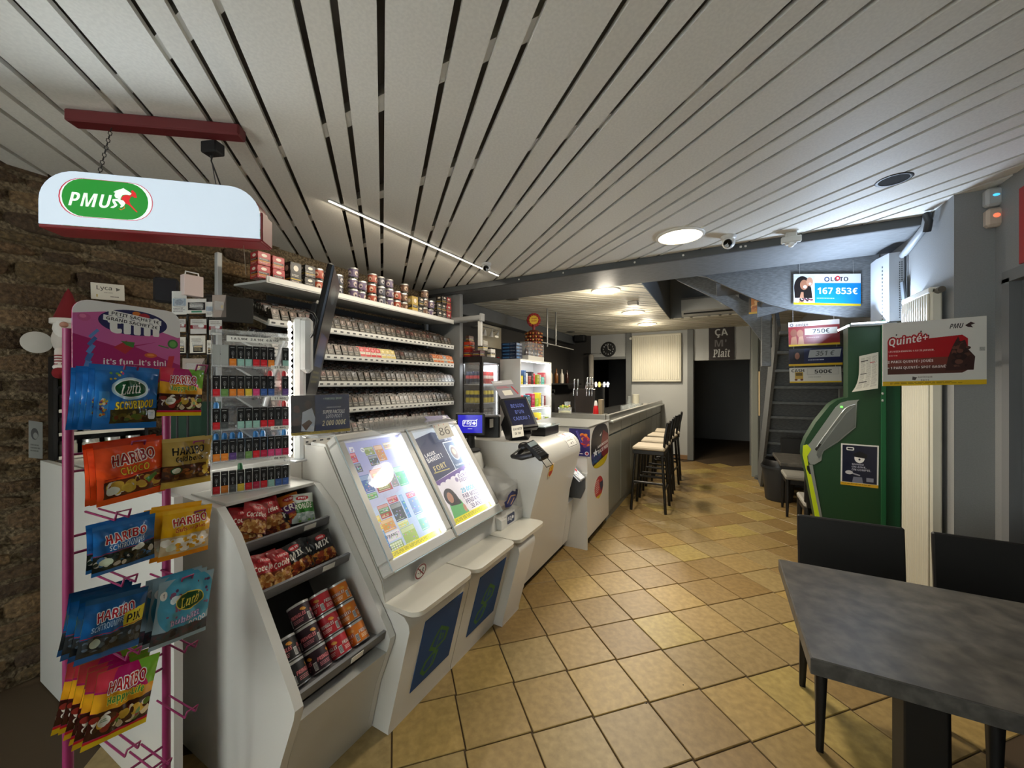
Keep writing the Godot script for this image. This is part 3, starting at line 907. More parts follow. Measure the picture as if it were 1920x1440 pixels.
func build_counter() -> void:
	var white := white_m()
	# corner of the staff counter
	var c := thing("counter_corner", "plain white counter end panel with a worktop by the stone wall", "counter", V(-2.35, 0, 0.9))
	var o := -c.position
	put("end_panel", mb().prism(PackedVector2Array([Vector2(-3.05, 0.57), Vector2(-1.655, 0.605), Vector2(-1.655, 0.63), Vector2(-3.05, 0.595)]), Vector3.ZERO, Vector3.RIGHT, V(0, 0, 1), 1.125), white, c, o)
	put("worktop", mb().span(V(-3.04, 1.1, 0.626), V(-2.02, 1.125, 1.3), 0.003), white, c, o)
	put("side_panel", mb().span(V(-2.06, 0, 0.63), V(-2.02, 1.1, 1.3), 0.003), white, c, o)
	# till counter with a rolled front
	var t := thing("till_counter", "white till counter with a rolled front edge and dark plinth", "counter", V(-1.5, 0, 2.9))
	o = -t.position
	var prof := PackedVector2Array([Vector2(-1.75, 0.06), Vector2(-1.262, 0.06), Vector2(-1.185, 0.587), Vector2(-1.092, 0.93)])
	for k in 9:
		var f := deg_to_rad(-8.0 + k * 12.25)
		prof.append(Vector2(-1.225 + cos(f) * 0.135, 0.955 + sin(f) * 0.135))
	prof.append(Vector2(-1.75, 1.09))
	put("body", mb().prism(prof, V(0, 0, 3.25), Vector3.RIGHT, Vector3.UP, 0.8, 0.7), white, t, o)
	put("plinth", mb().span(V(-1.7, 0, 2.46), V(-1.3, 0.06, 3.395)), M("1b1b1c", 0.7), t, o)
	var low := PackedVector2Array([Vector2(-1.75, 0.06), Vector2(-1.262, 0.06), Vector2(-1.205, 0.45), Vector2(-1.22, 0.465), Vector2(-1.75, 0.465)])
	put("lower_body", mb().prism(low, V(0, 0, 3.395), Vector3.RIGHT, Vector3.UP, 0.14, 0.9), white, t, o)
	put("niche", mb().span(V(-1.75, 0.466, 3.26), V(-1.5, 0.66, 3.395)), M("2c2d2e", 0.7), t, o)
	put("niche_shelf", mb().span(V(-1.5, 0.466, 3.26), V(-1.26, 0.472, 3.395)), M("2c2d2e", 0.7), t, o)
	put("niche_side", mb().prism(PackedVector2Array([Vector2(-1.5, 0.47), Vector2(-1.13, 0.47), Vector2(-1.09, 0.56), Vector2(-1.09, 0.66), Vector2(-1.5, 0.9)]), V(0, 0, 3.395), Vector3.RIGHT, Vector3.UP, 0.02), M("55585a", 0.5), t, o)
	# small sloped glass case over the niche
	var tray := pic(128, 128, "e9edf2").blobs(0, 20, 128, 100, 40, 4, 14, ["b8c6d8", "c84a4a", "5a6f90", "f4f4f0", "7f8fa8", "e0c060"], 3)
	var case_b := V(-1.09, 0.665, 3.26)
	var up_b := Vector3(-0.3, 0.26, 0)
	put("glass_case_bed", mb().sheet(case_b + up_b, case_b + up_b + V(0, 0, 0.13), case_b, 0.02), printed(tray.tex(), 0.15, 0.35), t, o)
	put("glass_case_rim", mb().tube([case_b, case_b + up_b, case_b + up_b + V(0, 0, 0.13), case_b + V(0, 0, 0.13), case_b], 0.008, 6), M("aeb0b0", 0.3, 0.6), t, o)
	# sticker notice on the roll, bank card sticker
	var nt := pic(128, 160, "efeeea").rect(4, 4, 120, 152, Color("2a2a2a")).rect(8, 8, 112, 144, Color("efeeea")).poly([[52, 18], [76, 18], [68, 34], [74, 48], [56, 48], [60, 34]], Color("c03030")).fine(18, 58, 92, 52, 5, Color("6a5a5a")).text("4 T", 64, 128, 40, 16, Color("222222"))
	var nb := mb()
	for k in 5:
		var f0 := deg_to_rad(15.0 + k * 14.0)
		var f1 := deg_to_rad(15.0 + (k + 1) * 14.0)
		var A := Vector3(-1.225 + cos(f0) * 0.1365, 0.955 + sin(f0) * 0.1365, 0)
		var B := Vector3(-1.225 + cos(f1) * 0.1365, 0.955 + sin(f1) * 0.1365, 0)
		var nn := Vector3(cos((f0 + f1) / 2), sin((f0 + f1) / 2), 0)
		nb.quad(A + V(0, 0, 2.97), A + V(0, 0, 3.2), B + V(0, 0, 3.2), B + V(0, 0, 2.97), nn, Rect2(0, 1.0 - (k + 1) / 5.0, 1, 0.2))
	put("notice", nb, printed(nt.tex(), 0.4), t, o)
	var bank := pic(96, 128, "e8e4da").oval(48, 64, 44, 60, Color("e9b820")).poly([[8, 66], [88, 66], [80, 100], [48, 122], [16, 100]], Color("c2202a")).text("J", 48, 40, 18, 24, Color("c2202a"))
	put("sticker", mb().prism(PackedVector2Array([Vector2(-0.03, -0.05), Vector2(0.03, -0.05), Vector2(0.04, 0), Vector2(0.03, 0.05), Vector2(-0.03, 0.05), Vector2(-0.04, 0)]), V(-1.105, 0.88, 2.62), V(0, 0, 1), Vector3(0.27, 1, 0).normalized(), 0.004), printed(bank.tex(), 0.4), t, o)
	# white cabinet at the end of the bar
	var w := thing("white_cabinet", "tall white cabinet with oval stickers at the end of the bar", "cabinet", V(-1.4, 0, 3.8))
	o = -w.position
	put("body", mb().span(V(-1.75, 0.09, 3.42), V(-1.08, 1.112, 4.18), 0.004), white, w, o)
	put("plinth", mb().span(V(-1.7, 0, 3.5), V(-1.14, 0.09, 4.17)), M("3a3026", 0.7), w, o)
	put("top", mb().span(V(-1.76, 1.112, 3.41), V(-1.07, 1.124, 4.185), 0.003), M("9a9b98", 0.35, 0.4), w, o)
	put("foot_panel", mb().prism(PackedVector2Array([Vector2(-1.36, 0), Vector2(-1.075, 0), Vector2(-1.075, 0.7), Vector2(-1.13, 0.7)]), V(0, 0, 3.42), Vector3.RIGHT, Vector3.UP, 0.02), white, w, o)
	var race := pic(256, 384, "0d1426")
	race.poly([[170, 60], [256, 120], [256, 320], [190, 330], [120, 250]], Color("7a1c2c")).blobs(0, 230, 150, 110, 40, 8, 22, ["20406a", "2a5a8a", "16305a", "3a3a70"], 4)
	race.poly([[0, 350], [256, 300], [256, 384], [0, 384]], Color("c8b420")).poly([[120, 96], [136, 88], [150, 74], [140, 100], [122, 112]], Color("e8e8e8"))
	race.text("AMÉRIQUE", 165, 190, 160, 34, Color("e8e8e8"), true, -0.12).text("RACE PMU", 170, 236, 150, 34, Color("e8e8e8"), true, -0.12)
	var star := []
	for k in 10:
		var r := 38.0 if k % 2 == 0 else 15.0
		star.append([58 + sin(TAU * k / 10) * r, 238 - cos(TAU * k / 10) * r])
	race.poly(star, Color("dfe4ee"))
	var oval_s := PackedVector2Array()
	for k in 32:
		var f := TAU * k / 32
		var d := Vector2(cos(f), sin(f))
		oval_s.append(Vector2(d.x * 0.315, d.y * 0.215) * pow(pow(absf(d.x), 3.0) + pow(absf(d.y), 3.0), -1.0 / 3.0))
	put("sticker", mb().prism(oval_s, V(-1.08, 0.895, 3.85), V(0, 0, 1), Vector3.UP, 0.0015), printed(race.tex(), 0.35), w, o)
	var rnd := pic(128, 192, "d8d4cc").oval(64, 92, 60, 88, Color("b8323c")).fine(14, 30, 56, 110, 7, Color("e8d8d4"), 5).poly([[70, 60], [120, 60], [124, 110], [90, 140]], Color("30365a")).poly([[20, 160], [108, 160], [64, 190]], Color("d0b030"))
	var ov2 := PackedVector2Array()
	for k in 28: ov2.append(Vector2(cos(TAU * k / 28) * 0.16, sin(TAU * k / 28) * 0.115))
	put("sticker", mb().prism(ov2, V(-1.08, 0.48, 3.8), V(0, 0, 1), Vector3.UP, 0.0015), printed(rnd.tex(), 0.35), w, o)
	var vap := pic(192, 256, "2a2068")
	vap.rect(0, 0, 192, 256, Color("2b2470")).blobs(100, 10, 92, 170, 30, 10, 26, ["d23a20", "e86a20", "c02848", "f09030", "7a2a6a"], 6).line(70, 20, 120, 130, 18, Color("6a62c8")).line(74, 24, 118, 122, 8, Color("3c348c"))
	vap.poly([[60, 170], [80, 150], [100, 170], [100, 200], [60, 200]], Color("7ad84a")).line(30, 110, 30, 200, 8, Color("c8d0f0")).line(48, 120, 48, 200, 8, Color("a0a8e0")).fine(28, 206, 84, 14, 1, Color.WHITE, 4).fine(28, 230, 104, 14, 1, Color.WHITE, 6).oval(164, 228, 18, 18, Color("e8e8f0")).oval(164, 228, 12, 12, Color("a02848"))
	var p0 := on_u(1067, 803, 3.415)
	var p1 := on_u(1106, 803, 3.415)
	var p2 := on_u(1067, 853, 3.415)
	put("notice", mb().sheet(Vector3(p0.x, p0.y, p0.z), Vector3(p1.x, p0.y, p0.z), Vector3(p0.x, p2.y, p0.z), 0.002), printed(vap.tex(), 0.35), w, o)
	put("caption", mb().sheet(V(p0.x, 1.095, 3.417), V(p1.x, 1.095, 3.417), V(p0.x, 1.075, 3.417), 0.001), printed(pic(192, 24, "dcdde0").fine(4, 8, 180, 10, 1, Color("7c7ca0")).tex(), 0.4), w, o)

func build_snacks() -> void:
	var white := white_m()
	var inner := M("4b4b4a", 0.6)
	var lip_m := M("77777a", 0.5)
	var s := thing("snack_stand", "white side panelled snack stand with three sloping dark shelves", "display stand", V(-1.6, 0, 0.98))
	var o := -s.position
	var prof := PackedVector2Array([Vector2(-2.0, 0), Vector2(-1.36, 0), Vector2(-1.30, 0.227), Vector2(-1.222, 0.42), Vector2(-1.216, 0.45), Vector2(-1.24, 0.49), Vector2(-1.59, 0.945), Vector2(-1.715, 1.035), Vector2(-2.0, 1.04)])
	for u in [0.788, 1.196]:
		put("side_panel", mb().prism(prof, V(0, 0, u), Vector3.RIGHT, Vector3.UP, 0.03, 0.9), white, s, o)
	put("top", mb().span(V(-2.0, 1.03, 0.789), V(-1.715, 1.045, 1.165), 0.002), white, s, o)
	put("back_panel", mb().prism(PackedVector2Array([Vector2(-2.0, 0.3), Vector2(-1.55, 0.3), Vector2(-1.95, 0.8), Vector2(-1.95, 1.03), Vector2(-2.0, 1.03)]), V(0, 0, 1.165), Vector3.RIGHT, Vector3.UP, 0.376), inner, s, o)
	put("base_front", mb().prism(PackedVector2Array([Vector2(-1.42, 0), Vector2(-1.36, 0), Vector2(-1.3, 0.227), Vector2(-1.235, 0.39), Vector2(-1.3, 0.39)]), V(0, 0, 1.165), Vector3.RIGHT, Vector3.UP, 0.376, 0.95), M("cfcec9", 0.4), s, o)
	# shelves: a deck and a front lip each
	var dk := [[-1.612, 0.9, -1.93], [-1.47, 0.758, -1.85], [-1.246, 0.478, -1.62]]
	for a in dk:
		put("shelf", mb().prism(PackedVector2Array([Vector2(a[0], a[1] - 0.035), Vector2(a[0] + 0.01, a[1]), Vector2(a[0] - 0.004, a[1] + 0.002), Vector2(a[0] - 0.015, a[1] - 0.03), Vector2(a[2], a[1] - 0.06), Vector2(a[2], a[1] - 0.075), Vector2(a[0] - 0.015, a[1] - 0.045)]), V(0, 0, 1.165), Vector3.RIGHT, Vector3.UP, 0.376), lip_m, s, o)
	# price tags on the lips
	var tagp := pic(64, 24, "f0efe8").text("1 €", 32, 12, 26, 12, Color("333333"))
	for a in [[-1.604, 0.878, 1.07], [-1.462, 0.736, 1.06], [-1.238, 0.456, 1.02]]:
		put("price_tag", mb().box(V(a[0], a[1] + 0.004, a[2]), Vector3(0.002, 0.022, 0.055), 0.0, Basis(Vector3.BACK, -0.28)), M("ecebe4", 0.5), s, o)
	# sealed snack bags, leaning in the shelves
	var bag_tex := {}
	var c := pic(256, 320, "a8141c").poly([[0, 0], [256, 0], [256, 60], [0, 90]], Color("8c0f18")).oval(140, 70, 70, 26, Color("c8303a")).text("FREE BIT", 140, 70, 100, 24, Color("f4e8e0")).text("Cocteleo", 128, 140, 200, 56, Color("f6f0e0"), true, -0.08, 0.15).rect(0, 190, 256, 130, Color("7a3018")).blobs(0, 186, 256, 134, 90, 10, 20, ["d8a860", "c89048", "e0b878", "b87838", "a86028"], 8)
	bag_tex["nuts"] = c.tex()
	var k2 := pic(256, 320, "141214").oval(128, 60, 60, 28, Color("b01820")).text("FREE BIT", 128, 60, 80, 20, Color.WHITE).text("MIX", 120, 128, 150, 64, Color("f4f0e6"), true, -0.1, 0.2).rect(0, 190, 256, 130, Color("3a1a10")).blobs(0, 186, 256, 134, 60, 14, 26, ["c86a20", "a84018", "e0902c", "7a2a14", "d8a050"], 9)
	bag_tex["mix"] = k2.tex()
	var y2 := pic(256, 320, "5a1c6a").rect(0, 0, 256, 120, Color("c86a1c")).oval(128, 60, 70, 30, Color("b01820")).text("FREE BIT", 128, 60, 90, 22, Color.WHITE).text("CRIZ", 128, 150, 180, 64, Color("f8f4e8"), true, -0.05).rect(0, 210, 256, 110, Color("8a2030")).blobs(0, 200, 256, 120, 40, 10, 22, ["e0b040", "b84020", "d88030"], 10)
	bag_tex["criz"] = y2.tex()
	var g2 := pic(256, 320, "3c8a34").rect(0, 0, 256, 110, Color("d8ddd4")).oval(128, 56, 70, 30, Color("b01820")).text("FRIT", 128, 56, 90, 24, Color.WHITE).text("RONDE", 128, 150, 190, 60, Color("f8f4e8"), true, -0.05).rect(0, 220, 256, 100, Color("b9c6c0")).blobs(0, 215, 256, 105, 30, 10, 24, ["dfe8e4", "7ab04a", "a8c0b8"], 12)
	bag_tex["ronde"] = g2.tex()
	var rows := [
		[[441, 985, "nuts", -14.0], [462, 1000, "nuts", 10.0], [478, 970, "nuts", -25.0], [503, 962, "nuts", 6.0], [522, 975, "mix", -12.0], [545, 953, "criz", 8.0], [567, 952, "ronde", -4.0]],
		[[470, 1080, "nuts", -12.0], [500, 1068, "nuts", 8.0], [528, 1060, "nuts", -6.0], [556, 1045, "mix", 10.0], [585, 1035, "mix", -10.0], [604, 1025, "mix", 6.0]]]
	var where := ["top", "middle"]
	var meshes := []
	for v in 4: meshes.append(pillow(0.1, 0.13, 0.042, 30 + v))
	for r in 2:
		for a in rows[r]:
			var x := -1.7 if r == 0 else -1.56
			var at := on_x(a[0], a[1], x + rng.randf_range(-0.012, 0.012))
			at.z = clampf(at.z, -1.112, -0.842)
			var b := one("snack_bag", meshes[rng.randi() % 4], printed(bag_tex[a[2]], 0.32), {"nuts": "red nut mix bag on the %s shelf of the snack stand", "mix": "black snack mix bag on the %s shelf of the snack stand", "criz": "purple and orange snack bag on the %s shelf of the snack stand", "ronde": "green and white crisp bag on the %s shelf of the snack stand"}[a[2]] % where[r], "snack bag", "snack bags on the %s shelf" % where[r])
			b.transform = Transform3D(turn_y(90.0 + rng.randf_range(-14, 14)) * Basis(Vector3.RIGHT, -0.5) * Basis(Vector3.BACK, deg_to_rad(a[3])), at)
	# short crisp tubes stacked in the bottom tray, along the slope
	var axis := Vector3(-0.35, 0.46, 0).normalized()
	var out := Vector3(0.46, 0.35, 0).normalized()
	var kinds := {
		"charcoal": ["17181a", "PRINGLES", "d88a8a", "2f3032"],
		"maroon": ["2a0f20", "PRINGLES", "e08a90", "40182c"],
		"red": ["c01f2c", "PRINGLES", "f6e8e0", "a01824"],
		"orange": ["dd7a14", "PRINGLES", "f8ecd8", "c86a10"]}
	var cols := [["charcoal", 0.838, 2], ["maroon", 0.926, 3], ["red", 1.014, 3], ["orange", 1.102, 3]]
	for a in cols:
		var d: Array = kinds[a[0]]
		var tx := pic(384, 160, d[0])
		tx.rect(0, 0, 384, 10, Color(d[3])).rect(0, 150, 384, 10, Color(d[3]))
		for h in 3:
			var x := 128 * h
			tx.text(d[1], x + 52, 78, 92, 26, Color(d[2]), true, 0.0, 0.1, 2.0, Color("7a1020"))
			tx.oval(x + 88, 42, 15, 10, Color("d89030")).oval(x + 96, 50, 13, 9, Color("e8a848"))
			tx.fine(x + 12, 104, 70, 30, 3, Color(d[2]), 4)
			tx.rect(x + 104, 84, 22, 56, Color("e8e8e6"))
			for q in 7: tx.rect(x + 106 + q * 3, 88, 1 + q % 2, 48, Color("222222"))
		var m := printed(tx.tex(), 0.5)
		var prof2 := [Vector2(0.0, 0.0), Vector2(0.038, 0.0), Vector2(0.0385, 0.003), Vector2(0.0385, 0.079)]
		var body := mb().lathe([Vector2(0.038, 0.0), Vector2(0.038, 0.078)], Vector3.ZERO, 28)
		var lid := mb().lathe([Vector2(0.0, 0.084), Vector2(0.034, 0.084), Vector2(0.0395, 0.082), Vector2(0.0395, 0.074), Vector2(0.038, 0.074)], Vector3.ZERO, 28)
		var rim := mb().lathe([Vector2(0.0, -0.001), Vector2(0.036, -0.001), Vector2(0.0393, 0.001), Vector2(0.0393, 0.004), Vector2(0.038, 0.004)], Vector3.ZERO, 28)
		for k in int(a[2]):
			var at := V(-1.305, 0.435, a[1]) + axis * (0.012 + 0.0865 * k) - out * 0.005
			var names := ["bottom", "second", "third"]
			var can := thing("crisp_tube", "short %s crisp tube, %s of its stack in the bottom tray" % [a[0], names[k]], "crisp tube", at, "crisp tubes in the bottom tray", Basis(Quaternion(Vector3.UP, axis)) * turn_y(45.0 + rng.randf_range(0, 90)))
			put("can", body, m, can)
			put("lid", lid, M("c8c8c6", 0.25, 0.3), can)
			put("base_rim", rim, M("b8b8b8", 0.3, 0.8), can)

# a sealed, filled bag: printed both sides, bulging, creased, with flat seals top and bottom
func pillow(w: float, h: float, deep: float, sd: int, flat_top := 0.1) -> ArrayMesh:
	var r := RandomNumberGenerator.new()
	r.seed = sd
	var nx := 12
	var ny := 14
	var b := mb()
	var ph := [r.randf() * 6, r.randf() * 6, r.randf() * 6]
	for side in [1.0, -1.0]:
		var P := []
		var N := []
		for j in ny + 1:
			for i in nx + 1:
				var u := float(i) / nx
				var v := float(j) / ny
				var e := clampf((v - flat_top * 0.55) / (1.0 - flat_top * 1.1), 0.0, 1.0)
				var fx := sin(PI * u)
				var fy := sin(PI * e)
				var z := deep * 0.5 * pow(maxf(fx, 0.0), 0.55) * pow(maxf(fy, 0.0), 0.5)
				z += (0.0035 * sin(u * 19 + ph[0] + v * 5) + 0.003 * sin(v * 17 + ph[1] - u * 9) + 0.002 * sin((u + v) * 31 + ph[2])) * minf(1.0, fx * 3.0) * minf(1.0, fy * 2.5)
				if e <= 0.0 or e >= 1.0: z = 0.0006
				var pinch := 1.0 - 0.035 * pow(maxf(fy, 0.0), 0.6)
				P.append(Vector3((u - 0.5) * w * pinch, (0.5 - v) * h, side * maxf(z, 0.0006)))
		for j in ny + 1:
			for i in nx + 1:
				var l: Vector3 = P[j * (nx + 1) + maxi(i - 1, 0)]
				var rr: Vector3 = P[j * (nx + 1) + mini(i + 1, nx)]
				var up: Vector3 = P[maxi(j - 1, 0) * (nx + 1) + i]
				var dn: Vector3 = P[mini(j + 1, ny) * (nx + 1) + i]
				N.append(((rr - l).cross(up - dn)).normalized() * side)
		for j in ny:
			for i in nx:
				var q := [j * (nx + 1) + i, j * (nx + 1) + i + 1, (j + 1) * (nx + 1) + i + 1, (j + 1) * (nx + 1) + i]
				var T := []
				for k in q:
					var uu := float(k % (nx + 1)) / nx
					T.append(Vector2(uu if side > 0 else 1.0 - uu, float(k / (nx + 1)) / ny))
				b.tri(P[q[0]], P[q[1]], P[q[2]], N[q[0]], N[q[1]], N[q[2]], T[0], T[1], T[2])
				b.tri(P[q[0]], P[q[2]], P[q[3]], N[q[0]], N[q[2]], N[q[3]], T[0], T[2], T[3])
	return b.mesh()

func build_lottery() -> void:
	var white := white_m()
	var grey := M("bdbbb6", 0.4)
	var A := Vector3(-1.62, 1.272, 0)
	var B := Vector3(-1.237, 0.7, 0)
	var ex := V(0, 0, 1)
	var ey := (A - B).normalized()
	var ez := ex.cross(ey)
	var L := (A - B).length()
	var boards := [ticket_board(), news_board()]
	var us := [[1.2, 1.652], [1.656, 2.15]]
	var say := ["sloped lit scratch card showcase beside the snack stand", "sloped lit lottery poster showcase beside the small blue screen"]
	for k in 2:
		var u0: float = us[k][0]
		var w: float = us[k][1] - u0
		var q := Basis(ex, ey, ez)
		var t := thing("lottery_showcase", say[k], "showcase", B + V(0, 0, u0), "lottery showcases", q)
		# everything below in the slope's own axes: x along the counter, y up the slope, z out
		var fr := 0.042
		put("frame", mb().box(Vector3(w / 2, 0.028, -0.035), Vector3(w, 0.056, 0.075), 0.008).box(Vector3(w / 2, L - 0.02, -0.035), Vector3(w, 0.04, 0.075), 0.008).box(Vector3(fr / 2, L / 2 + 0.008, -0.0355), Vector3(fr - 0.001, L - 0.098, 0.074), 0.004).box(Vector3(w - fr / 2, L / 2 + 0.008, -0.0355), Vector3(fr - 0.001, L - 0.098, 0.074), 0.004), white, t)
		put("back_box", mb().box(Vector3(w / 2, L / 2, -0.055), Vector3(w - 0.01, L - 0.01, 0.03)), grey, t)
		put("board", mb().sheet(Vector3(fr, L - 0.04, -0.026), Vector3(w - fr, L - 0.04, -0.026), Vector3(fr, 0.056, -0.026), 0.004), printed(boards[k].tex(), 0.5, 0.3), t)
		put("light_tube", mb().box(Vector3(w - fr - 0.014, L / 2, -0.014), Vector3(0.012, L - 0.12, 0.012), 0.003), M("f6fbff", 0.4, 0.0, {"glow": 7.0}), t)
		put("pane", mb().box(Vector3(w / 2, L / 2, -0.001), Vector3(w - fr * 1.6, L - 0.08, 0.003)), M("ffffff", 0.03, 0.0, {"alpha": 0.04}), t)
		put("edge_strip", mb().box(Vector3(0.003, L / 2, 0.004), Vector3(0.006, L - 0.02, 0.006), 0.002), M("cfe0e6", 0.1, 0.3), t)
		put("edge_strip", mb().box(Vector3(w / 2, 0.003, 0.004), Vector3(w - 0.02, 0.006, 0.006), 0.002), M("cfe0e6", 0.1, 0.3), t)
		area_light("showcase_light", t.transform * Vector3(w - fr - 0.024, L / 2, -0.012), t.basis * Vector3(-1, 0, -0.25), 0.02, L - 0.12, 0.1, Color(0.93, 0.97, 1.0), t.basis * Vector3(0, 0, 1))
		area_light("showcase_glow", t.transform * Vector3(w / 2, L / 2, 0.012), t.basis * Vector3(0, 0, 1), w - 0.1, L - 0.1, 0.07, Color(0.9, 0.95, 1.0))
	# bodies under the showcases, ledges, leaning base cabinets
	var body := thing("lottery_counter", "white lottery counter body carrying the sloped showcases", "counter", V(-1.5, 0, 1.7))
	var o := -body.position
	put("casing", mb().prism(PackedVector2Array([Vector2(-1.282, 0.566), Vector2(-1.3, 0.652), Vector2(-1.69, 1.222), Vector2(-1.8, 1.225), Vector2(-1.8, 0.566)]), V(0, 0, 2.15), Vector3.RIGHT, Vector3.UP, 0.945), white, body, o)
	put("end_cheek", mb().prism(PackedVector2Array([Vector2(-1.282, 0.566), Vector2(-1.302, 0.65), Vector2(-1.69, 1.21), Vector2(-1.86, 1.21), Vector2(-1.86, 0.566)]), V(0, 0, 1.2045), Vector3.RIGHT, Vector3.UP, 0.006), M("cfcbc3", 0.4), body, o)
	put("tray_box", mb().prism(PackedVector2Array([Vector2(-1.25, 0.566), Vector2(-1.25, 0.625), Vector2(-1.28, 0.64), Vector2(-1.8, 0.64), Vector2(-1.8, 0.566)]), V(0, 0, 2.445), Vector3.RIGHT, Vector3.UP, 0.294), white, body, o)
	var age := pic(160, 160, "cfcdc8").oval(80, 80, 76, 76, Color("7a1a1e")).oval(80, 80, 62, 62, Color("d4d2cc")).text("-18", 80, 80, 84, 58, Color("2a2426")).line(34, 34, 126, 126, 13, Color("7a1a1e"))
	var dot := PackedVector2Array()
	for k in 28: dot.append(Vector2(cos(TAU * k / 28), sin(TAU * k / 28)) * 0.04)
	var ap := on_x(789, 1071, -1.275)
	put("sticker", mb().prism(dot, Vector3(-1.2765, ap.y, ap.z), V(0, 0, 1), Vector3(0.2, 1, 0).normalized(), 0.002), printed(age.tex(), 0.4), body, o)
	# acrylic slip tray with two stickers
	var tray := thing("slip_tray", "clear acrylic slip tray with navy stickers beside the sloped showcases", "tray", V(-1.4, 0.69, 2.3))
	o = -tray.position
	var clear := M("f4f8fa", 0.04, 0.0, {"alpha": 0.12})
	put("front_wall", mb().sheet(V(-1.29, 0.8, 2.16), V(-1.29, 0.8, 2.44), V(-1.245, 0.645, 2.16), 0.004), clear, tray, o)
	put("side_wall", mb().span(V(-1.6, 0.645, 2.437), V(-1.29, 0.83, 2.441)), clear, tray, o)
	put("lid", mb().prism(PackedVector2Array([Vector2(-1.285, 0.8), Vector2(-1.45, 0.9), Vector2(-1.6, 0.9), Vector2(-1.6, 0.896), Vector2(-1.45, 0.896), Vector2(-1.287, 0.796)]), V(0, 0, 2.441), Vector3.RIGHT, Vector3.UP, 0.28), clear, tray, o)
	put("slips", mb().box(V(-1.42, 0.66, 2.3), Vector3(0.2, 0.035, 0.2), 0.002), M("c9b4a2", 0.7), tray, o)
	var fdj := pic(128, 96, "d8d8d4").round_rect(4, 14, 118, 76, 14, Color("2c3a5c")).poly([[90, 0], [126, 40], [100, 66]], Color("2c3a5c")).text("FDJ", 52, 54, 68, 40, Color("eceef2"), true, 0.0, 0.15).oval(98, 52, 12, 12, Color("eceef2"))
	var c1 := on_x(958, 970, -1.249)
	put("sticker", mb().sheet(Vector3(-1.249, c1.y + 0.04, c1.z + 0.055), Vector3(-1.249, c1.y + 0.04, c1.z - 0.055), Vector3(-1.249, c1.y - 0.04, c1.z + 0.055), 0.001), printed(fdj.tex(), 0.4), tray, o)
	var shape := PackedVector2Array([Vector2(-0.1, -0.035), Vector2(-0.03, -0.045), Vector2(0.06, -0.01), Vector2(0.09, 0.01), Vector2(0.105, 0.035), Vector2(0.085, 0.045), Vector2(0.07, 0.03), Vector2(0.03, 0.045), Vector2(-0.03, 0.03), Vector2(-0.06, 0.005), Vector2(-0.1, 0.0)])
	put("sticker", mb().prism(shape, V(-1.258, 0.735, 2.3), V(0, 0, 1), Vector3(-0.28, 1, 0).normalized(), 0.002), printed(pic(128, 64, "22265a").line(20, 44, 60, 20, 6, Color("b08a60")).line(60, 20, 100, 26, 6, Color("b08a60")).line(44, 56, 84, 34, 5, Color("c8a070")).tex(), 0.4), tray, o)
	for k in 3:
		var u0: float = [1.2, 1.63, 2.06][k]
		var u1: float = [1.622, 2.052, 2.45][k]
		var r := 0.05
		var fx := -1.098 + 0.012 * k
		var pts := PackedVector2Array([Vector2(-1.32, u0), Vector2(fx - r, u0)])
		for m in 6: pts.append(Vector2(fx - r + sin(m * PI / 10) * r, u0 + r - cos(m * PI / 10) * r))
		for m in 6: pts.append(Vector2(fx - r + cos(m * PI / 10) * r, u1 - r + sin(m * PI / 10) * r))
		pts.append(Vector2(-1.32, u1))
		one("writing_ledge", mb().prism(pts, Vector3(0, 0.545, 0), Vector3.RIGHT, V(0, 0, 1), 0.02, 0.7), M("dad7cc", 0.25, 0.0, {"coat": 0.4}), ["cream rounded writing ledge next to the snack stand", "cream rounded writing ledge between two others", "cream rounded writing ledge next to the till counter"][k], "ledge", "writing ledges")
	var blue := pic(256, 384, "0b4a8c")
	blue.rect(0, 0, 256, 384, Color("0b4a8c")).poly([[96, 150], [130, 110], [200, 170], [190, 230], [120, 250], [70, 210]], Color("3f7a3a")).poly([[104, 166], [130, 134], [180, 176], [172, 218], [124, 232], [92, 204]], Color("0b4a8c"))
	blue.poly([[60, 262], [110, 240], [150, 260], [130, 330], [70, 350], [40, 310]], Color("3f7a3a")).poly([[74, 276], [110, 258], [132, 270], [118, 318], [76, 332], [58, 306]], Color("0b4a8c")).line(140, 130, 110, 330, 4, Color("4a8a60")).text("b", 150, 180, 30, 44, Color("3a7a4a"))
	for k in 3:
		var u0: float = [1.2, 1.635, 2.075][k]
		var u1: float = [1.63, 2.07, 2.3][k]
		var bc := thing("base_cabinet", ["white leaning base cabinet with a blue print next to snack stand", "white leaning base cabinet with a blue print in the middle", "narrow scuffed white end post of the lottery counter"][k], "cabinet", V(-1.4, 0, (u0 + u1) / 2), "lottery base cabinets")
		o = -bc.position
		var off := 0.0 if k < 2 else 0.06
		var pr := PackedVector2Array([Vector2(-1.7, 0), Vector2(-1.262 + off, 0), Vector2(-1.262 + off, 0.02), Vector2(-1.14 + off, 0.48), Vector2(-1.145 + off, 0.51), Vector2(-1.17 + off, 0.535), Vector2(-1.21 + off, 0.544), Vector2(-1.7, 0.544)])
		put("body", mb().prism(pr, V(0, 0, u1), Vector3.RIGHT, Vector3.UP, u1 - u0, 0.6), white, bc, o)
		if k < 2:
			var lo := Vector3(-1.262, 0.02, 0)
			var hi := Vector3(-1.14, 0.48, 0)
			var s0 := lo.lerp(hi, 0.22) + Vector3(0.003, 0, 0)
			var s1 := lo.lerp(hi, 0.98) + Vector3(0.003, 0, 0)
			var a: float = u0 + (0.0 if k == 0 else 0.09)
			put("print_panel", mb().sheet(s1 + V(0, 0, u0 + 0.1), s1 + V(0, 0, u1 - 0.05), s0 + V(0, 0, u0 + 0.1), 0.003), printed(blue.tex(), 0.6), bc, o)

